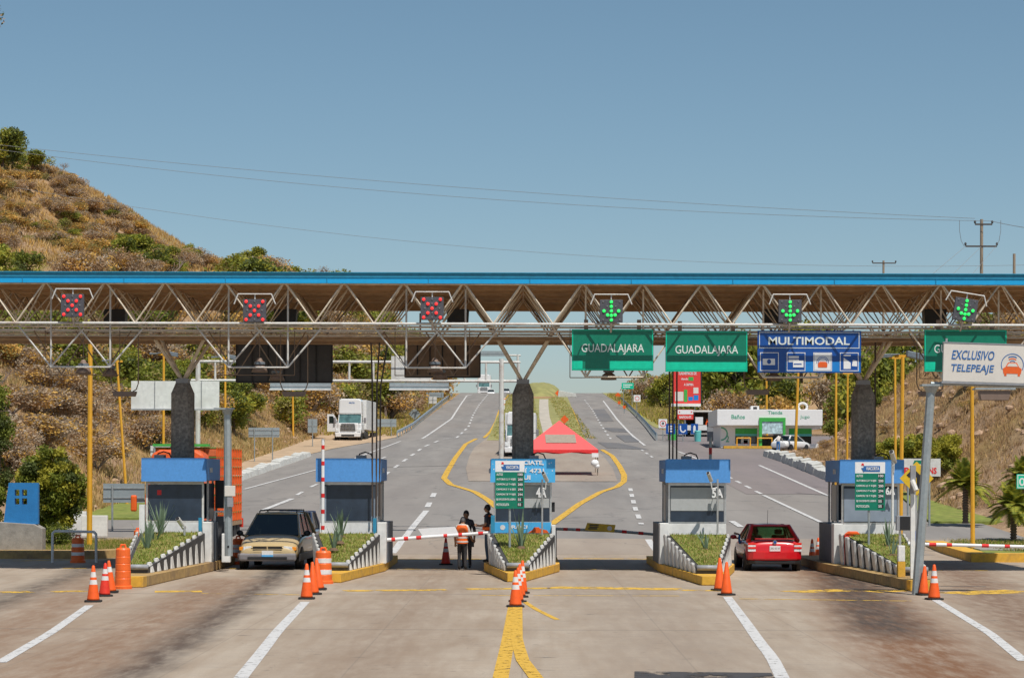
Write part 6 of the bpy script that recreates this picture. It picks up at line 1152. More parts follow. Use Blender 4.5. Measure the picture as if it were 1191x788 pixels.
ppole(1141, 255, 290, [(261, 1133, 1153), (286.5, 1122, 1158.5)], 'wooden power pole with two crossarms above the roof at right'); ppole(1027, 303, 420, [(306, 1014, 1041)], 'distant power pole with one crossarm above the blue sign'); ppole(1179, 295, 330, [], 'bare pole top near the right edge above the roof')
wire('power_cable', 'upper of the two long cables sweeping down from the hill to the power pole', sag(P(-60, 162, 330), P(1134, 254, 290), 1.2), .028); wire('power_cable', 'lower of the two long cables sweeping down from the hill to the power pole', sag(P(-60, 166, 330), P(1153, 257, 289), 2.2), .028)
wire('power_cable', 'faint low cable crossing the sky just above the roof', sag(P(-60, 204, 330), P(1200, 308, 330), 4.2), .025); wire('power_cable', 'cable leaving the power pole for the right edge', sag(P(1153, 257, 289), P(1300, 268, 250), .6), .035)
for k, (a, c) in enumerate((((1122, 287), (1000, 390)), ((1141, 287), (1035, 390)), ((1158, 287), (1070, 390)))): wire('power_cable', ['left', 'middle', 'right'][k]+' guy cable slanting down from the lower crossarm', [P(*a, 289.5), P(*c, 270)], .03)
wire('power_cable', 'drooping jumper cable left of the power pole', [P(x, y, 289.5) for x, y in ((1116, 256), (1116, 268), (1118, 280), (1122, 287))], .03); wire('power_cable', 'drooping jumper cable right of the power pole', [P(x, y, 289.5) for x, y in ((1164, 256), (1164, 268), (1162, 280), (1158, 287))], .03)
# ================================================================ people
def skinmat(k, c, **a): dm(k, c, .65, **a)
skinmat('skin', (.36, .19, .11)); skinmat('hair_black', (.02, .015, .012)); skinmat('hair_grey', (.16, .15, .145)); skinmat('shirt_black', (.05, .045, .055)); skinmat('trousers', (.035, .034, .037)); skinmat('jeans', (.035, .07, .12)); skinmat('vest', (1, .16, .02)); skinmat('blue_shirt', (.03, .19, .5)); skinmat('shoe', (.02, .018, .016)); skinmat('jeans_blue', (.05, .2, .5)); skinmat('shirt_pale', (.6, .55, .5))
def skin_mesh(V, E_, R, sub=2):
    me = bpy.data.meshes.new('s'); me.from_pydata(V, E_, []); o = bpy.data.objects.new('s', me); COL.objects.link(o)
    md = o.modifiers.new('sk', 'SKIN'); md.use_smooth_shade = True
    for i, r in enumerate(R): me.skin_vertices[0].data[i].radius = r if isinstance(r, tuple) else (r, r)
    me.skin_vertices[0].data[0].use_root = True
    s = o.modifiers.new('su', 'SUBSURF'); s.levels = sub; s.render_levels = sub
    dg = bpy.context.evaluated_depsgraph_get(); dg.update(); m2 = bpy.data.meshes.new_from_object(o.evaluated_get(dg))
    vs = [v.co.copy() for v in m2.vertices]; fs = [tuple(p.vertices) for p in m2.polygons]; bpy.data.objects.remove(o); bpy.data.meshes.remove(m2); return vs, fs
def person(lab, loc, rz, J, mats, H=1.7, vest=None, hair='hair_black', cap=None):
    """J: joints in a frame where the person faces +y; mats(z, x, y) gives a material index"""
    t = thing('person', lab, 'person', loc, rz)
    names = ['pelvis', 'waist', 'chest', 'neck', 'head', 'shl', 'ell', 'wrl', 'hal', 'shr', 'elr', 'wrr', 'har', 'hil', 'knl', 'anl', 'tol', 'hir', 'knr', 'anr', 'tor']
    d = dict(pelvis=(0, 0, .93), waist=(0, 0, 1.1), chest=(0, -.01, 1.33), neck=(0, .0, 1.47), head=(0, .02, 1.56),
             shl=(-.17, 0, 1.4), ell=(-.24, -.02, 1.13), wrl=(-.25, .08, .9), hal=(-.25, .1, .83), shr=(.17, 0, 1.4), elr=(.24, -.02, 1.13), wrr=(.25, .08, .9), har=(.25, .1, .83),
             hil=(-.09, 0, .88), knl=(-.1, .02, .5), anl=(-.1, -.02, .09), tol=(-.12, .14, .04), hir=(.09, 0, .88), knr=(.1, .02, .5), anr=(.1, -.02, .09), tor=(.12, .14, .04))
    d.update(J); k = H/1.7; V = [tuple(c*k for c in d[n]) for n in names]
    ed = [(0, 1), (1, 2), (2, 3), (3, 4), (2, 5), (5, 6), (6, 7), (7, 8), (2, 9), (9, 10), (10, 11), (11, 12), (0, 13), (13, 14), (14, 15), (15, 16), (0, 17), (17, 18), (18, 19), (19, 20)]
    R = [(.15, .11), (.14, .105), (.165, .115), .055, .06, .065, .048, .032, .035, .065, .048, .032, .035, .088, .062, .045, .04, .088, .062, .045, .04]; R = [tuple(q*k for q in r) if isinstance(r, tuple) else r*k for r in R]
    vs, fs = skin_mesh(V, ed, R); b = MB(); ms = []
    b.add(vs, fs, 0)
    hx = Vector(V[4]); b.ball((hx.x, hx.y, hx.z+.06*k), .098*k, 0, 16, 12, (.8, .95, 1.18)); b.ball((hx.x, hx.y+.1*k, hx.z+.045*k), .017*k, 0, 6, 5, (.8, 1, 1.3))
    for s in (-1, 1): b.ball((hx.x+s*.08*k, hx.y, hx.z+.055*k), .022*k, 0, 6, 5, (.5, .9, 1.3)); b.ball((hx.x+s*.032*k, hx.y+.085*k, hx.z+.075*k), .011*k, 0, 6, 4)
    # fingers
    for h, w_ in ((8, 7), (12, 11)):
        hp, wp = Vector(V[h]), Vector(V[w_]); dr = (hp-wp).normalized(); sd_ = dr.cross(Vector((0, 1, 0.2))).normalized()
        for q in range(4): base = hp+sd_*(q-1.5)*.018*k; tip = base+dr*(.07-.008*abs(q-1.3))*k+Vector((0, .015, 0)); b.tube(base, base.lerp(tip, .55), .009*k, 0, 5).tube(base.lerp(tip, .55), tip+Vector((0, .012, -.004)), .008*k, 0, 5, .006*k)
        b.tube(wp.lerp(hp, .6)+sd_*.025*k, hp+sd_*.055*k+dr*.02*k, .01*k, 0, 5)
    b.m = []
    for f in b.f:
        c = Vector((0, 0, 0))
        for i in f: c += Vector(b.v[i])
        c /= len(f); b.m.append(mats(c.x/k, c.y/k, c.z/k))
    b.build('body', [M[q] for q in person.pal], t, smooth=True)
    hb = MB().ball((hx.x, hx.y-.012*k, hx.z+.085*k), .105*k, 0, 16, 10, (.84, .95, 1.05)); o = hb.build('hair', M[hair], t, smooth=True)
    if cap: MB().lathe([(.1*k, 0), (.1*k, .06), (.05, .1)], (hx.x, hx.y, hx.z+.11*k), 12).bx(hx.x-.07, hx.x+.07, hx.y+.05, hx.y+.19, hx.z+.11, hx.z+.125).build('cap', M[cap], t)
    if vest:
        v = MB(); ry = .128*k; P_ = d['chest']; rings = []
        for z, rx, ry_ in ((.86, .195, .165), (1.0, .19, .16), (1.1, .19, .16), (1.25, .205, .17), (1.36, .205, .165), (1.45, .15, .12)):
            u = (z-.93)/.4; cx_, cy_ = d['pelvis'][0]*(1-u)+P_[0]*u, d['pelvis'][1]*(1-u)+P_[1]*u; rings.append([((cx_+rx*math.cos(a))*k, (cy_+ry_*math.sin(a))*k, z*k) for a in np.arange(0, 6.28, 6.2832/20)])
        for r in rings: v.v += r
        n = 20
        for j in range(5):
            for i in range(n): v.f.append((j*n+i, j*n+(i+1) % n, (j+1)*n+(i+1) % n, (j+1)*n+i)); v.m.append(0)
        v.build('vest', M[vest], t, smooth=True)
        s = MB()
        for z in (.92, 1.05): s.lathe([(.204*k, z*k-.022), (.204*k, z*k+.022)], (d['pelvis'][0]*.6, 0, 0), 20)
        s.v = [(a, c*.82, e) for a, c, e in s.v]; s.f = [f for f in s.f if len(f) == 4]; s.m = [0]*len(s.f); s.build('reflective_band', M['reflective'], t, smooth=True)
    return t
# worker in orange vest, back to the camera, head bent to the right
person.pal = ['shirt_pale', 'skin', 'trousers', 'shoe']
def mA(x, y, z): return 3 if z < .09 else (2 if z < .95 and abs(x) < .235 and not (abs(x) > .2 and z > .75) else (1 if z > 1.49 or (abs(x) > .2 and z < 1.2) else 0))
g = G(537.5, 662.6); person('worker in orange vest with white bands, back to the camera, left of booth 4A', (g.x, g.y, 0), math.radians(-12), dict(head=(.01, .08, 1.53), wrr=(.3, .2, .93), har=(.32, .27, .92), elr=(.26, .02, 1.13), wrl=(-.24, .06, .88), hal=(-.25, .1, .8)), mA, 1.66, 'vest', 'hair_grey')
t = thing('black_radio', 'small black device held in the hand of the worker in the orange vest', 'radio', (g.x+.32, g.y+.2, 1.36*.62)); MB().bx(-.05, .05, -.03, .03, -.12, .05).build('radio_body', M['black'], t, bevel=.01)
person.pal = ['shirt_black', 'skin', 'trousers', 'shoe']
g = G(541.5, 661.5); person('man in black shirt standing close behind the worker in the orange vest', (g.x+.02, g.y+.45, 0), math.radians(170), dict(head=(.0, .08, 1.55), wrr=(.18, .22, 1.05), har=(.12, .28, 1.05)), lambda x, y, z: 3 if z < .09 else (2 if z < .93 and abs(x) < .2 else (1 if z > 1.49 or (abs(x) > .15 and z < 1.14) else 0)), 1.82)
person.pal = ['shirt_black', 'skin', 'jeans', 'shoe']
g = Vector((X(568.5, 70.1), 70.1, .25)); person('man in dark shirt with orange sash and jeans, half hidden by booth 4A', (g.x, g.y, .25), math.radians(65), dict(wrl=(-.2, .2, 1.1), hal=(-.22, .28, 1.12), ell=(-.25, -.02, 1.14), wrr=(.26, .2, 1.0), har=(.26, .3, 1.08), head=(0, .05, 1.55)), lambda x, y, z: 3 if z < .1 else (2 if z < .93 and abs(x) < .2 else (1 if z > 1.49 or (abs(x) > .18 and z < 1.2) else 0)), 1.78, None)
o = bpy.context.scene.collection.objects[-1]
t = [q for q in COL.objects if q.name.startswith('person') and 'sash' in q.get('label', '')][0]; MB().lathe([(.2, 1.02), (.2, 1.12)], (0, 0, 0), 16).lathe([(.13, 1.5), (.17, 1.44)], (0, 0, 0), 14).build('orange_trim', M['vest'], t, smooth=True)
person.pal = ['shirt_pale', 'skin', 'jeans_blue', 'shoe']
Yp = 193; person('person in pale top and bright blue jeans bending by the white parked car', (X(905, Yp), Yp, prof(Yp)), math.radians(-30), dict(chest=(0, .18, 1.25), neck=(0, .26, 1.36), head=(0, .32, 1.42), shl=(-.17, .2, 1.3), shr=(.17, .2, 1.3), ell=(-.22, .34, 1.08), elr=(.22, .34, 1.08), wrl=(-.15, .5, 1.02), wrr=(.15, .5, 1.02), hal=(-.13, .57, 1.02), har=(.13, .57, 1.02)), lambda x, y, z: 3 if z < .1 else (2 if z < .98 and y < .3 else (1 if y > .42 else 0)), 1.75)
# red car driver, arm stretched out of the window
person.pal = ['blue_shirt', 'skin', 'trousers', 'shoe']
def seated(lab, loc, rz, J, mats, hair='hair_black'):
    return person(lab, loc, rz, {**dict(pelvis=(0, 0, .36), waist=(0, -.06, .52), chest=(0, -.1, .76), neck=(0, -.08, .92), head=(0, -.05, 1.0), shl=(-.17, -.1, .84), ell=(-.24, .05, .62), wrl=(-.16, .25, .66), hal=(-.12, .33, .68), shr=(.17, -.1, .84), elr=(.24, .05, .62), wrr=(.16, .25, .66), har=(.12, .33, .68),
        hil=(-.09, .06, .34), knl=(-.12, .45, .38), anl=(-.12, .62, .06), tol=(-.12, .75, .04), hir=(.09, .06, .34), knr=(.12, .45, .38), anr=(.12, .62, .06), tor=(.12, .75, .04)), **J}, mats, 1.7, None, hair)
L = RC.location; sh = P(872, 628, L.y+2.3); el = P(866, 623.5, L.y+2.2); wr = P(857, 620.5, L.y+2.15); hd = P(853, 619, L.y+2.1); o_ = Vector((L.x-.4, L.y+2.1, .16))
rl = lambda v: tuple((Vector(v)-o_)/1.0)
seated('driver of the red sedan in a blue shirt, left arm stretched out of the window', o_, 0, dict(shl=(-.2, -.05, .78), ell=(-.52, -.04, .66), wrl=rl(P(860, 621, L.y+2.2)), hal=rl(P(855.5, 619.8, L.y+2.15))), lambda x, y, z: 3 if z < .08 else (1 if z > .94 or x < -.66 or (y > .2 and z > .5) else (2 if z < .44 else 0)))
L = MVN.location; seated('driver of the tan minivan behind the windscreen', (L.x+.4, L.y-2.9, .38), math.pi, {}, lambda x, y, z: 1 if z > .94 else 0)
# ================================================================ vegetation
def leaves(b, c, r, n, s, mi, rg, flat=1.0, shell=.5):
    c = np.array(c); d = rg.normal(size=(n, 3)); d /= np.linalg.norm(d, axis=1)[:, None]; rad = rg.random(n)**shell; p = c+d*rad[:, None]*np.array(r)
    a = rg.normal(size=(n, 3)); a /= np.linalg.norm(a, axis=1)[:, None]; q = np.cross(a, rg.normal(size=(n, 3))); q /= np.linalg.norm(q, axis=1)[:, None]
    sz = s*rg.uniform(.6, 1.3, n)[:, None]; V = np.stack([p-a*sz, p+q*sz*.5, p+a*sz, p-q*sz*.5], 1).reshape(-1, 3)
    k = len(b.v); b.v += [tuple(v) for v in V]; b.f += [(k+4*i, k+4*i+1, k+4*i+2, k+4*i+3) for i in range(n)]; b.m += list(rg.choice(mi, n)) if isinstance(mi, list) else [mi]*n
def limbs(b, p, d, L, r, lv, rg, tips, spread=.6):
    q = p+d*L; b.tube(p, q, r, 0, 6, r*.65)
    if lv == 0: tips.append(q); return
    for k in range(rg.integers(2, 4)):
        e = (d+Vector(rg.normal(size=3)*spread)); e.z += .12; e.normalize(); limbs(b, q, e, L*rg.uniform(.6, .8), r*.62, lv-1, rg, tips, spread)
def tree_proto(kind, seed):
    rg = np.random.default_rng(seed); t = thing('tree', 'x', 'tree'); tr = MB(); cr_ = MB(); tips = []
    if kind == 'green':       # broad bushy tree, height about 1
        limbs(tr, Vector((0, 0, 0)), Vector((0, 0, 1)), .28, .035, 3, rg, tips, .55)
        for k, q in enumerate(tips[:26]+[Vector((rg.uniform(-.3, .3), rg.uniform(-.3, .3), rg.uniform(.22, .5))) for _ in range(14)]): leaves(cr_, q, (.17, .17, .15), 110, .03, int(rg.choice([0, 0, 1, 2])), rg)
        mats = [M['leaf_a'], M['leaf_b'], M['leaf_c']]; tm = 'trunk'
    if kind == 'olive':
        limbs(tr, Vector((0, 0, 0)), Vector((0, 0, 1)), .26, .03, 3, rg, tips, .6)
        for k, q in enumerate(tips[:24]+[Vector((rg.uniform(-.3, .3), rg.uniform(-.3, .3), rg.uniform(.18, .5))) for _ in range(14)]): leaves(cr_, q, (.17, .17, .16), 75, .028, int(rg.choice([0, 1, 2, 2])), rg)
        mats = [M['leaf_o'], M['leaf_b'], M['leaf_a']]; tm = 'trunk'
    if kind == 'bare':
        limbs(tr, Vector((0, 0, 0)), Vector((0, 0, 1)), .25, .024, 4, rg, tips, .6)
        for q in tips: leaves(cr_, q, (.09, .09, .09), 14, .014, int(rg.choice([0, 0, 1])), rg)
        mats = [M['leaf_brown'], M['leaf_grey']]; tm = 'twig'
    if kind == 'dry':         # dry brown brush
        for k in range(9):
            a = rg.random()*6.28; d = Vector((math.cos(a)*.7, math.sin(a)*.7, 1)).normalized(); limbs(tr, Vector((0, 0, 0)), d, .22, .012, 2, rg, tips, .5)
        for q in tips: leaves(cr_, q, (.17, .17, .15), 80, .022, int(rg.choice([0, 1, 2])), rg)
        mats = [M['leaf_brown'], M['leaf_grey'], M['leaf_dry']]; tm = 'twig_grey'
    if kind == 'bush':
        for k in range(7):
            a = rg.random()*6.28; d = Vector((math.cos(a)*.8, math.sin(a)*.8, 1)).normalized(); limbs(tr, Vector((0, 0, 0)), d, .22, .015, 2, rg, tips, .5)
        for q in tips: leaves(cr_, q, (.17, .17, .13), 60, .026, int(rg.choice([0, 1, 1, 2])), rg)
        mats = [M['leaf_c'], M['leaf_a'], M['leaf_b']]; tm = 'trunk'
    if kind == 'ochre':
        for k in range(6):
            a = rg.random()*6.28; d = Vector((math.cos(a)*.9, math.sin(a)*.9, .9)).normalized(); limbs(tr, Vector((0, 0, 0)), d, .2, .012, 2, rg, tips, .5)
        for q in tips: leaves(cr_, q, (.19, .19, .14), 80, .026, int(rg.choice([0, 0, 1, 2])), rg)
        mats = [M['leaf_dry'], M['leaf_o'], M['leaf_brown']]; tm = 'twig'
    tr.build('trunk', M[tm], t); cr_.build('crown', mats, t); return t
PR = {}
for kd, ns in (('green', 3), ('olive', 3), ('bare', 2), ('dry', 3), ('bush', 3), ('ochre', 2)): PR[kd] = [tree_proto(kd, 10*ns+k+hash(kd) % 1 + {'green': 1, 'olive': 2, 'bare': 3, 'dry': 4, 'bush': 5, 'ochre': 6}[kd]*100) for k in range(ns)]
USED = set()
rgv = np.random.default_rng(5)
NAMES = {'green': 'tree', 'olive': 'tree', 'bare': 'bare_tree', 'dry': 'dry_shrub', 'bush': 'bush', 'ochre': 'dry_shrub'}
def place(kd, loc, h, lab, grp=None, w_=1.0, cat=None):
    i = int(rgv.integers(len(PR[kd]))); src = PR[kd][i]
    if src.name in USED: o = copy_tree(src)
    else: USED.add(src.name); o = src
    o.name = NAMES[kd]; o.location = (loc[0], loc[1], loc[2]-h*.04); o.rotation_euler = (0, 0, rgv.random()*6.28); o.scale = (h*w_, h*w_, h); o['label'] = lab; o['category'] = cat or {'tree': 'tree', 'bare_tree': 'tree', 'dry_shrub': 'shrub', 'bush': 'bush'}[NAMES[kd]]
    if grp: o['group'] = grp
    return o
# named single trees first
def one(kd, px, pyb, hpx, lab, w_=1.0, Y=None, grp=None):
    if Y is None:
        p = T(px, pyb) or T(px, pyb+8) or T(px, pyb+16) or P(px, pyb, 450)
    else: p = P(px, pyb, Y); p.z = hz(p.x, Y)
    return place(kd, p, hpx*p.y/F, lab, grp, w_)
one('green', 163, 312, 50, 'large bright green tree on the hillside above the roof', 1.5); one('green', 140, 308, 40, 'green tree at the left end of the bright clump above the roof', 1.2); one('green', 190, 312, 36, 'green tree at the right end of the bright clump above the roof', 1.2)
one('bare', 250, 292, 38, 'bare rounded tree on the ridge line above the roof', 1.2); one('bare', 268, 294, 34, 'second bare tree on the ridge, between the rounded one and the green one', .9); one('green', 290, 303, 36, 'dark green tree on the ridge right of the bare trees', 1.2); one('bush', 230, 308, 24, 'small cactus green shrub on the ridge slope', 1.2); one('bush', 367, 322, 18, 'small green bush peeking over the roof alone', 1.3, 330)
one('bare', 70, 206, 26, 'dark leaning tree on the ridge at upper left', 1.6); one('green', 38, 205, 36, 'dark flat-topped tree on the ridge at upper left', 1.5); one('olive', 14, 200, 34, 'bushy tree on the ridge at the upper left', 1.3); one('green', 3, 200, 64, 'tall tree cut by the left edge on the upper ridge', 1.1); one('bush', 25, 314, 32, 'yellow green shrub beside a pale post above the roof', 1.4); one('bare', 130, 308, 40, 'pale forked dead tree before the green clump', .8)
one('bare', 137, 244, 16, 'small bare bush on the ridge line', 1.4); one('bush', 148, 252, 14, 'small green bush on the ridge line', 1.6); one('dry', 155, 254, 14, 'brown brush on the ridge line', 1.8)
def scatter(n, poly, kinds, hpx, lab, grp, wmin=1.0, wmax=1.6, cap=None):
    c = 0; tries = 0; xs_ = [p[0] for p in poly]; ys_ = [p[1] for p in poly]
    def inside(x, y):
        r = False; j = len(poly)-1
        for i in range(len(poly)):
            if (poly[i][1] > y) != (poly[j][1] > y) and x < (poly[j][0]-poly[i][0])*(y-poly[i][1])/(poly[j][1]-poly[i][1])+poly[i][0]: r = not r
            j = i
        return r
    while c < n and tries < n*12:
        tries += 1; x = rgv.uniform(min(xs_), max(xs_)); y = rgv.uniform(min(ys_), max(ys_))
        if not inside(x, y): continue
        p = T(x, y)
        if p is None or p.x > -17 and p.x < 22.5: continue
        kd = str(rgv.choice(kinds)); h = rgv.uniform(*hpx)*p.y/F
        if cap: h = min(h, cap)
        lb = lab[NAMES[kd]]; place(kd, p, h, lb, grp+' ('+NAMES[kd].replace('_', ' ')+')', rgv.uniform(wmin, wmax)); c += 1
hill = {'tree': 'green tree growing among the scrub of the left hillside', 'dry_shrub': 'dry brown shrub among the straw of the left hillside', 'bush': 'low green bush on the left hillside', 'bare_tree': 'leafless tree on the left hillside'}
scatter(105, [(-10, 200), (80, 208), (135, 250), (200, 300), (330, 318), (330, 330), (-10, 275)], ['dry', 'dry', 'ochre', 'dry', 'ochre', 'ochre', 'bare', 'dry', 'bush', 'ochre'], (14, 34), hill, 'scrub on the upper hillside', 1.2, 2.0)
scatter(30, [(60, 270), (200, 300), (330, 318), (330, 330), (80, 325)], ['dry', 'ochre', 'dry', 'bush', 'olive'], (20, 36), hill, 'scrub on the upper hillside', 1.2, 2.0)
scatter(150, [(-10, 330), (340, 330), (520, 372), (540, 440), (470, 470), (440, 500), (290, 508), (120, 470), (-10, 430)], ['olive', 'green', 'ochre', 'dry', 'bush', 'olive', 'ochre', 'dry', 'bare'], (42, 80), {k: v.replace('left hillside', 'cut above the left road') for k, v in hill.items()}, 'trees and scrub on the left cut', 1.0, 1.5, 9)
scatter(40, [(-5, 400), (110, 400), (150, 540), (100, 560), (-5, 560)], ['dry', 'dry', 'dry', 'bare'], (45, 85), {k: v.replace('left hillside', 'bank behind the thick yellow pole') for k, v in hill.items()}, 'dry brush on the near left bank', 1.2, 1.8, 3.4)
scatter(26, [(150, 480), (250, 440), (300, 500), (230, 525), (150, 530)], ['olive', 'green', 'bush', 'dry'], (45, 75), {k: v.replace('left hillside', 'bank behind the white panels') for k, v in hill.items()}, 'trees behind the white panels', 1.0, 1.5, 4.5)
scatter(44, [(440, 430), (520, 400), (560, 452), (520, 465), (470, 498), (440, 498)], ['dry', 'ochre', 'bare', 'olive', 'dry'], (34, 62), {k: v.replace('left hillside', 'verge above the left guardrail') for k, v in hill.items()}, 'brush above the left guardrail', 1.1, 1.6, 7)
# trees placed by ground position
def wood(n, x0, x1, y0, y1, kinds, h0, h1, lab, grp):
    for _ in range(n):
        x, y = rgv.uniform(x0, x1), rgv.uniform(y0, y1); kd = str(rgv.choice(kinds)); place(kd, (x, y, hz(x, y)), rgv.uniform(h0, h1), lab[NAMES[kd]], grp+' ('+NAMES[kd].replace('_', ' ')+')', rgv.uniform(.85, 1.2))
R_ = {'tree': 'leafy tree standing behind the petrol station and the red board', 'bare_tree': 'leafless tree behind the petrol station', 'dry_shrub': 'dry shrub behind the petrol station', 'bush': 'green bush behind the petrol station'}
wood(34, 22, 62, 250, 300, ['olive', 'green', 'olive', 'bare', 'ochre', 'dry'], 8, 13.5, R_, 'trees behind the petrol station'); wood(26, 21, 30, 262, 400, ['olive', 'green', 'dry', 'bush'], 4, 9, {k: 'tree or scrub above the right guardrail'.replace('tree or scrub', v.split(' behind')[0].split(' standing')[0]) for k, v in R_.items()}, 'growth above the right guardrail')
wood(46, -30, -17.5, 300, 462, ['olive', 'dry', 'ochre', 'olive', 'bare'], 7, 12, {k: v.replace('left hillside', 'left road near the crest') for k, v in hill.items()}, 'trees near the left crest')
wood(45, -130, -60, 170, 460, ['dry', 'ochre', 'dry', 'bush', 'olive'], 2.5, 5, {k: v.replace('left hillside', 'hillside beyond the left edge') for k, v in hill.items()}, 'scrub beyond the left edge')
wood(20, 32, 60, 135, 195, ['olive', 'green', 'dry', 'bare', 'dry'], 3, 6.5, {k: v.split(' behind')[0].split(' standing')[0]+' on top of the right cut' for k, v in R_.items()}, 'growth on top of the right cut')
wood(12, 23, 31, 128, 185, ['dry', 'ochre', 'dry', 'bush'], .8, 1.9, {k: v.split(' behind')[0].split(' standing')[0]+' on the face of the right cut' for k, v in R_.items()}, 'growth on the right cut face')
wood(9, 24, 34, 205, 214, ['dry', 'ochre'], .5, 1.2, {k: v.split(' behind')[0].split(' standing')[0]+' at the end of the right cut' for k, v in R_.items()}, 'growth at the end of the right cut') if False else None
one('green', 985, 462, 50, 'leafy tree behind the right concrete column', 1.3, 205)
# unused prototypes go
for ps in PR.values():
    for p in ps:
        if p.name not in USED and not p.get('label', 'x') != 'x':
            for c in list(p.children): bpy.data.objects.remove(c)
            bpy.data.objects.remove(p)
# dense garden shrubs near the plaza
def shrub(name, lab, cat, c, r, n, s, cls, seed, boxy=False, mats=('leaf_a', 'leaf_b', 'leaf_c')):
    rg = np.random.default_rng(seed); t = thing(name, lab, cat, c); b = MB()
    for k in range(cls):
        if boxy: q = rg.uniform(-1, 1, 3)*np.array(r)*.88+np.array([0, 0, r[2]])
        else: d = rg.normal(size=3); d /= np.linalg.norm(d); q = d*rg.random()**.35*np.array(r)*.8+np.array([0, 0, r[2]])
        leaves(b, q, (.36, .36, .3), n//cls, s, int(rg.choice([0, 0, 1, 1, 2])), rg)
    b.build('crown', [M[m] for m in mats], t); tr = MB()
    for k in range(6): d = Vector((rg.uniform(-.5, .5)*r[0], rg.uniform(-.5, .5)*r[1], r[2]*1.4)); tr.tube((0, 0, 0), d, .05, 0, 6, .015)
    tr.build('trunk', M['trunk'], t); return t
shrub('garden_bush', 'large yellow green garden bush behind the blue pierced wall', 'bush', (X(58, 90), 90, .2), (1.75, 1.2, 2.15), 32000, .08, 150, 1)
shrub('garden_bush', 'low dark bush at the foot of the large garden bush', 'bush', (X(68, 87), 87, .15), (.8, .5, .42), 3000, .045, 18, 2, mats=('leaf_c', 'leaf_a', 'leaf_c'))
shrub('clipped_hedge', 'clipped rounded hedge on the right bank above the rightmost booth', 'hedge', (X(1067, 128), 128, Zp(0, 541, 128)), (2.45, 1.2, .9), 26000, .085, 150, 3, True, mats=('leaf_b', 'leaf_b', 'leaf_a'))
shrub('cypress', 'narrow dark cypress cut by the left edge of the view', 'tree', (X(-4, 86), 86, .2), (.55, .55, 3.7), 12000, .06, 60, 4, mats=('leaf_c', 'leaf_a', 'leaf_c'))
t = thing('hanging_twig', 'dark leafy twig poking in at the top left corner', 'branch', P(-12, 20, 30)); b = MB(); rg = np.random.default_rng(4); leaves(b, (0, 0, 0), (.2, .1, .22), 240, .03, [0, 1], rg); b.build('leaves', [M['leaf_c'], M['leaf_brown']], t); MB().tube((-.8, 0, .3), (.05, 0, -.1), .012, 0, 5, .004).build('stem', M['trunk'], t)
def palm(px, pyb, Y, h, lab, seed):
    rg = np.random.default_rng(seed); x = X(px, Y); t = thing('palm', lab, 'palm', (x, Y, Zp(px, pyb, Y)-.05)); b = MB(); 
    pr = [(.17, 0), (.12, .15)]; z = .15
    while z < h*.55: pr += [(.16, z+.06), (.11, z+.12)]; z += .12
    b.lathe(pr, n=10); b.build('trunk', M['trunk'], t); f = MB(); top = Vector((0, 0, h*.55))
    for k in range(46):
        a = k*2.4+rg.uniform(-.2, .2); el = rg.uniform(-.3, 1.35); L = rg.uniform(.75, 1.0)*h*.5; d = Vector((math.cos(a)*math.cos(el), math.sin(a)*math.cos(el), math.sin(el))); pts = [top+d*L*u-Vector((0, 0, .55*L*u*u*math.cos(el))) for u in np.linspace(0, 1, 9)]
        for i in range(8): f.tube(pts[i], pts[i+1], .012, 0, 4)
        s_ = Vector((-math.sin(a), math.cos(a), 0))
        for i in range(1, 9):
            for sd_ in (-1, 1):
                for jj in range(3):
                    p = pts[i-1].lerp(pts[i], jj/3); w_ = .3*L*(1-(i/9)**2)+.05; tip = p+s_*sd_*w_+d*w_*.7-Vector((0, 0, w_*.35)); e = (pts[i]-pts[i-1]).normalized()*.05; k_ = len(f.v); f.v += [tuple(p-e), tuple(p+e), tuple(tip)]; f.f.append((k_, k_+1, k_+2)); f.m.append(int(rg.random() < .4))
    f.m = [int(i) for i in f.m]; f.build('crown', [M['leaf_a'], M['leaf_b']], t)
palm(1123, 607, 104, 3.2, 'small palm on the right lawn, behind the yellow pole', 1); palm(1179, 632, 95, 3.0, 'palm at the right edge of the lawn near the barrier arm', 2); palm(1190, 590, 108, 2.8, 'palm top cut by the right edge of the view', 3)
# ---- grass, straw and rocks on the banks
def tufts(name, n, fx, h, mats, lab=None, seed=1, wd=.03):
    rg = random.Random(seed); b = MB()
    for _ in range(n):
        p = fx(rg)
        if p is None: continue
        k = rg.randint(3, 5)
        for q in range(k):
            a = rg.random()*6.28; hh = h*rg.uniform(.5, 1.3); w_ = wd*rg.uniform(.6, 1.3); x, y = p[0]+rg.uniform(-.15, .15), p[1]+rg.uniform(-.15, .15); m_ = len(b.v)
            b.v += [(x-w_*math.cos(a), y-w_*math.sin(a), p[2]-.05), (x+w_*math.cos(a), y+w_*math.sin(a), p[2]-.05), (x+rg.uniform(-.5, .5)*hh, y+rg.uniform(-.5, .5)*hh, p[2]+hh)]; b.f.append((m_, m_+1, m_+2)); b.m.append(rg.randrange(len(mats)))
    tag(b.build(name, [M[m] for m in mats]), kind='stuff')
def rnd(x0, x1, y0, y1):
    def f(rg): x, y = rg.uniform(x0, x1), rg.uniform(y0, y1); return (x, y, hz(x, y))
    return f
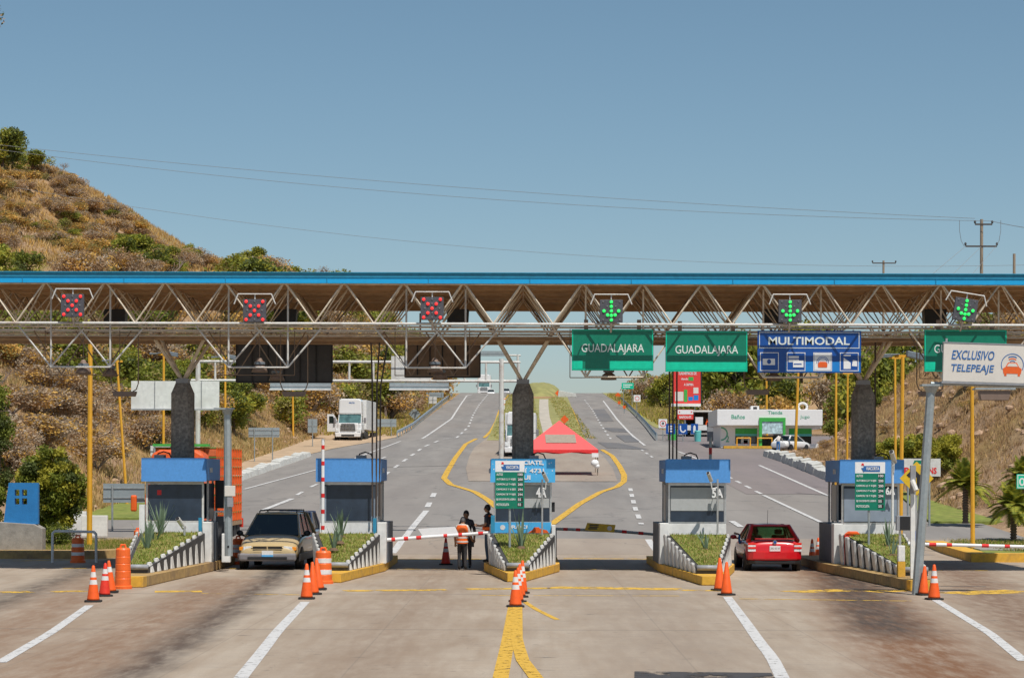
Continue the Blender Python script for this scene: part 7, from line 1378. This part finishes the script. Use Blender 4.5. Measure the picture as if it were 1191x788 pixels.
tufts('dry_grass_right_bank', 17000, rnd(22.4, 37, 112, 198), .26, ['straw2', 'straw2', 'straw', 'leaf_brown'], seed=2, wd=.028); tufts('dry_grass_left_bank', 26000, rnd(-37, -21.4, 104, 235), .34, ['straw', 'straw2', 'straw', 'leaf_o'], seed=3, wd=.03)
tufts('dry_grass_upper_hill', 42000, rnd(-130, -22, 235, 500), .8, ['straw', 'leaf_dry', 'straw', 'straw2'], seed=4, wd=.1); tufts('verge_grass', 5000, rnd(-22, -13.5, 236, 440), .5, ['straw', 'leaf_b', 'leaf_o'], seed=5, wd=.07); tufts('verge_grass_right', 5000, rnd(16.5, 24, 262, 440), .6, ['straw', 'leaf_b', 'leaf_o'], seed=6, wd=.08)
tufts('lawn_blades_left', 5000, lambda rg: (lambda x, y: (x, y, .17))(rg.uniform(-20, -14.7), rg.uniform(81.5, 96)), .09, ['blade', 'blade', 'straw'], seed=7, wd=.02); tufts('lawn_blades_right', 6000, lambda rg: (lambda x, y: (x, y, .21))(rg.uniform(18, 27), rg.uniform(82.8, 110)), .1, ['blade', 'blade', 'straw'], seed=8, wd=.025)
tufts('median_blades', 6000, lambda rg: (lambda x, y: (x, y, prof(y)+.06) if not 2 < x < 4.8 else None)(rg.uniform(-3.3, 7.5), rg.uniform(228, 450)), .12, ['blade', 'straw', 'leaf_b'], seed=9, wd=.04)
def rockmesh(b, c, r, rg):
    k = len(b.v); b.ball(c, r, 0, 8, 6)
    for i in range(k, len(b.v)): v = Vector(b.v[i])-Vector(c); v *= 1+.35*mnoise.noise(v*(1.6/r)+Vector(c)); b.v[i] = tuple(Vector(c)+Vector((v.x*1.2, v.y, v.z*.8)))
b = MB(); rg = random.Random(6)
for _ in range(230):
    y = rg.uniform(112, 202); d = rg.random()**1.2*9; x = 22.5+d; rockmesh(b, (x, y, hz(x, y)), rg.uniform(.08, .34), rg)
tag(b.build('rocks_right_bank', M['rock'], smooth=False), kind='stuff')
b = MB()
for _ in range(120):
    y = rg.uniform(104, 230); x = -21.6-rg.random()**1.3*9; rockmesh(b, (x, y, hz(x, y)), rg.uniform(.08, .26), rg)
tag(b.build('rocks_left_bank', M['rock'], smooth=False), kind='stuff')
SC.render.resolution_x = 1024; SC.render.resolution_y = 677
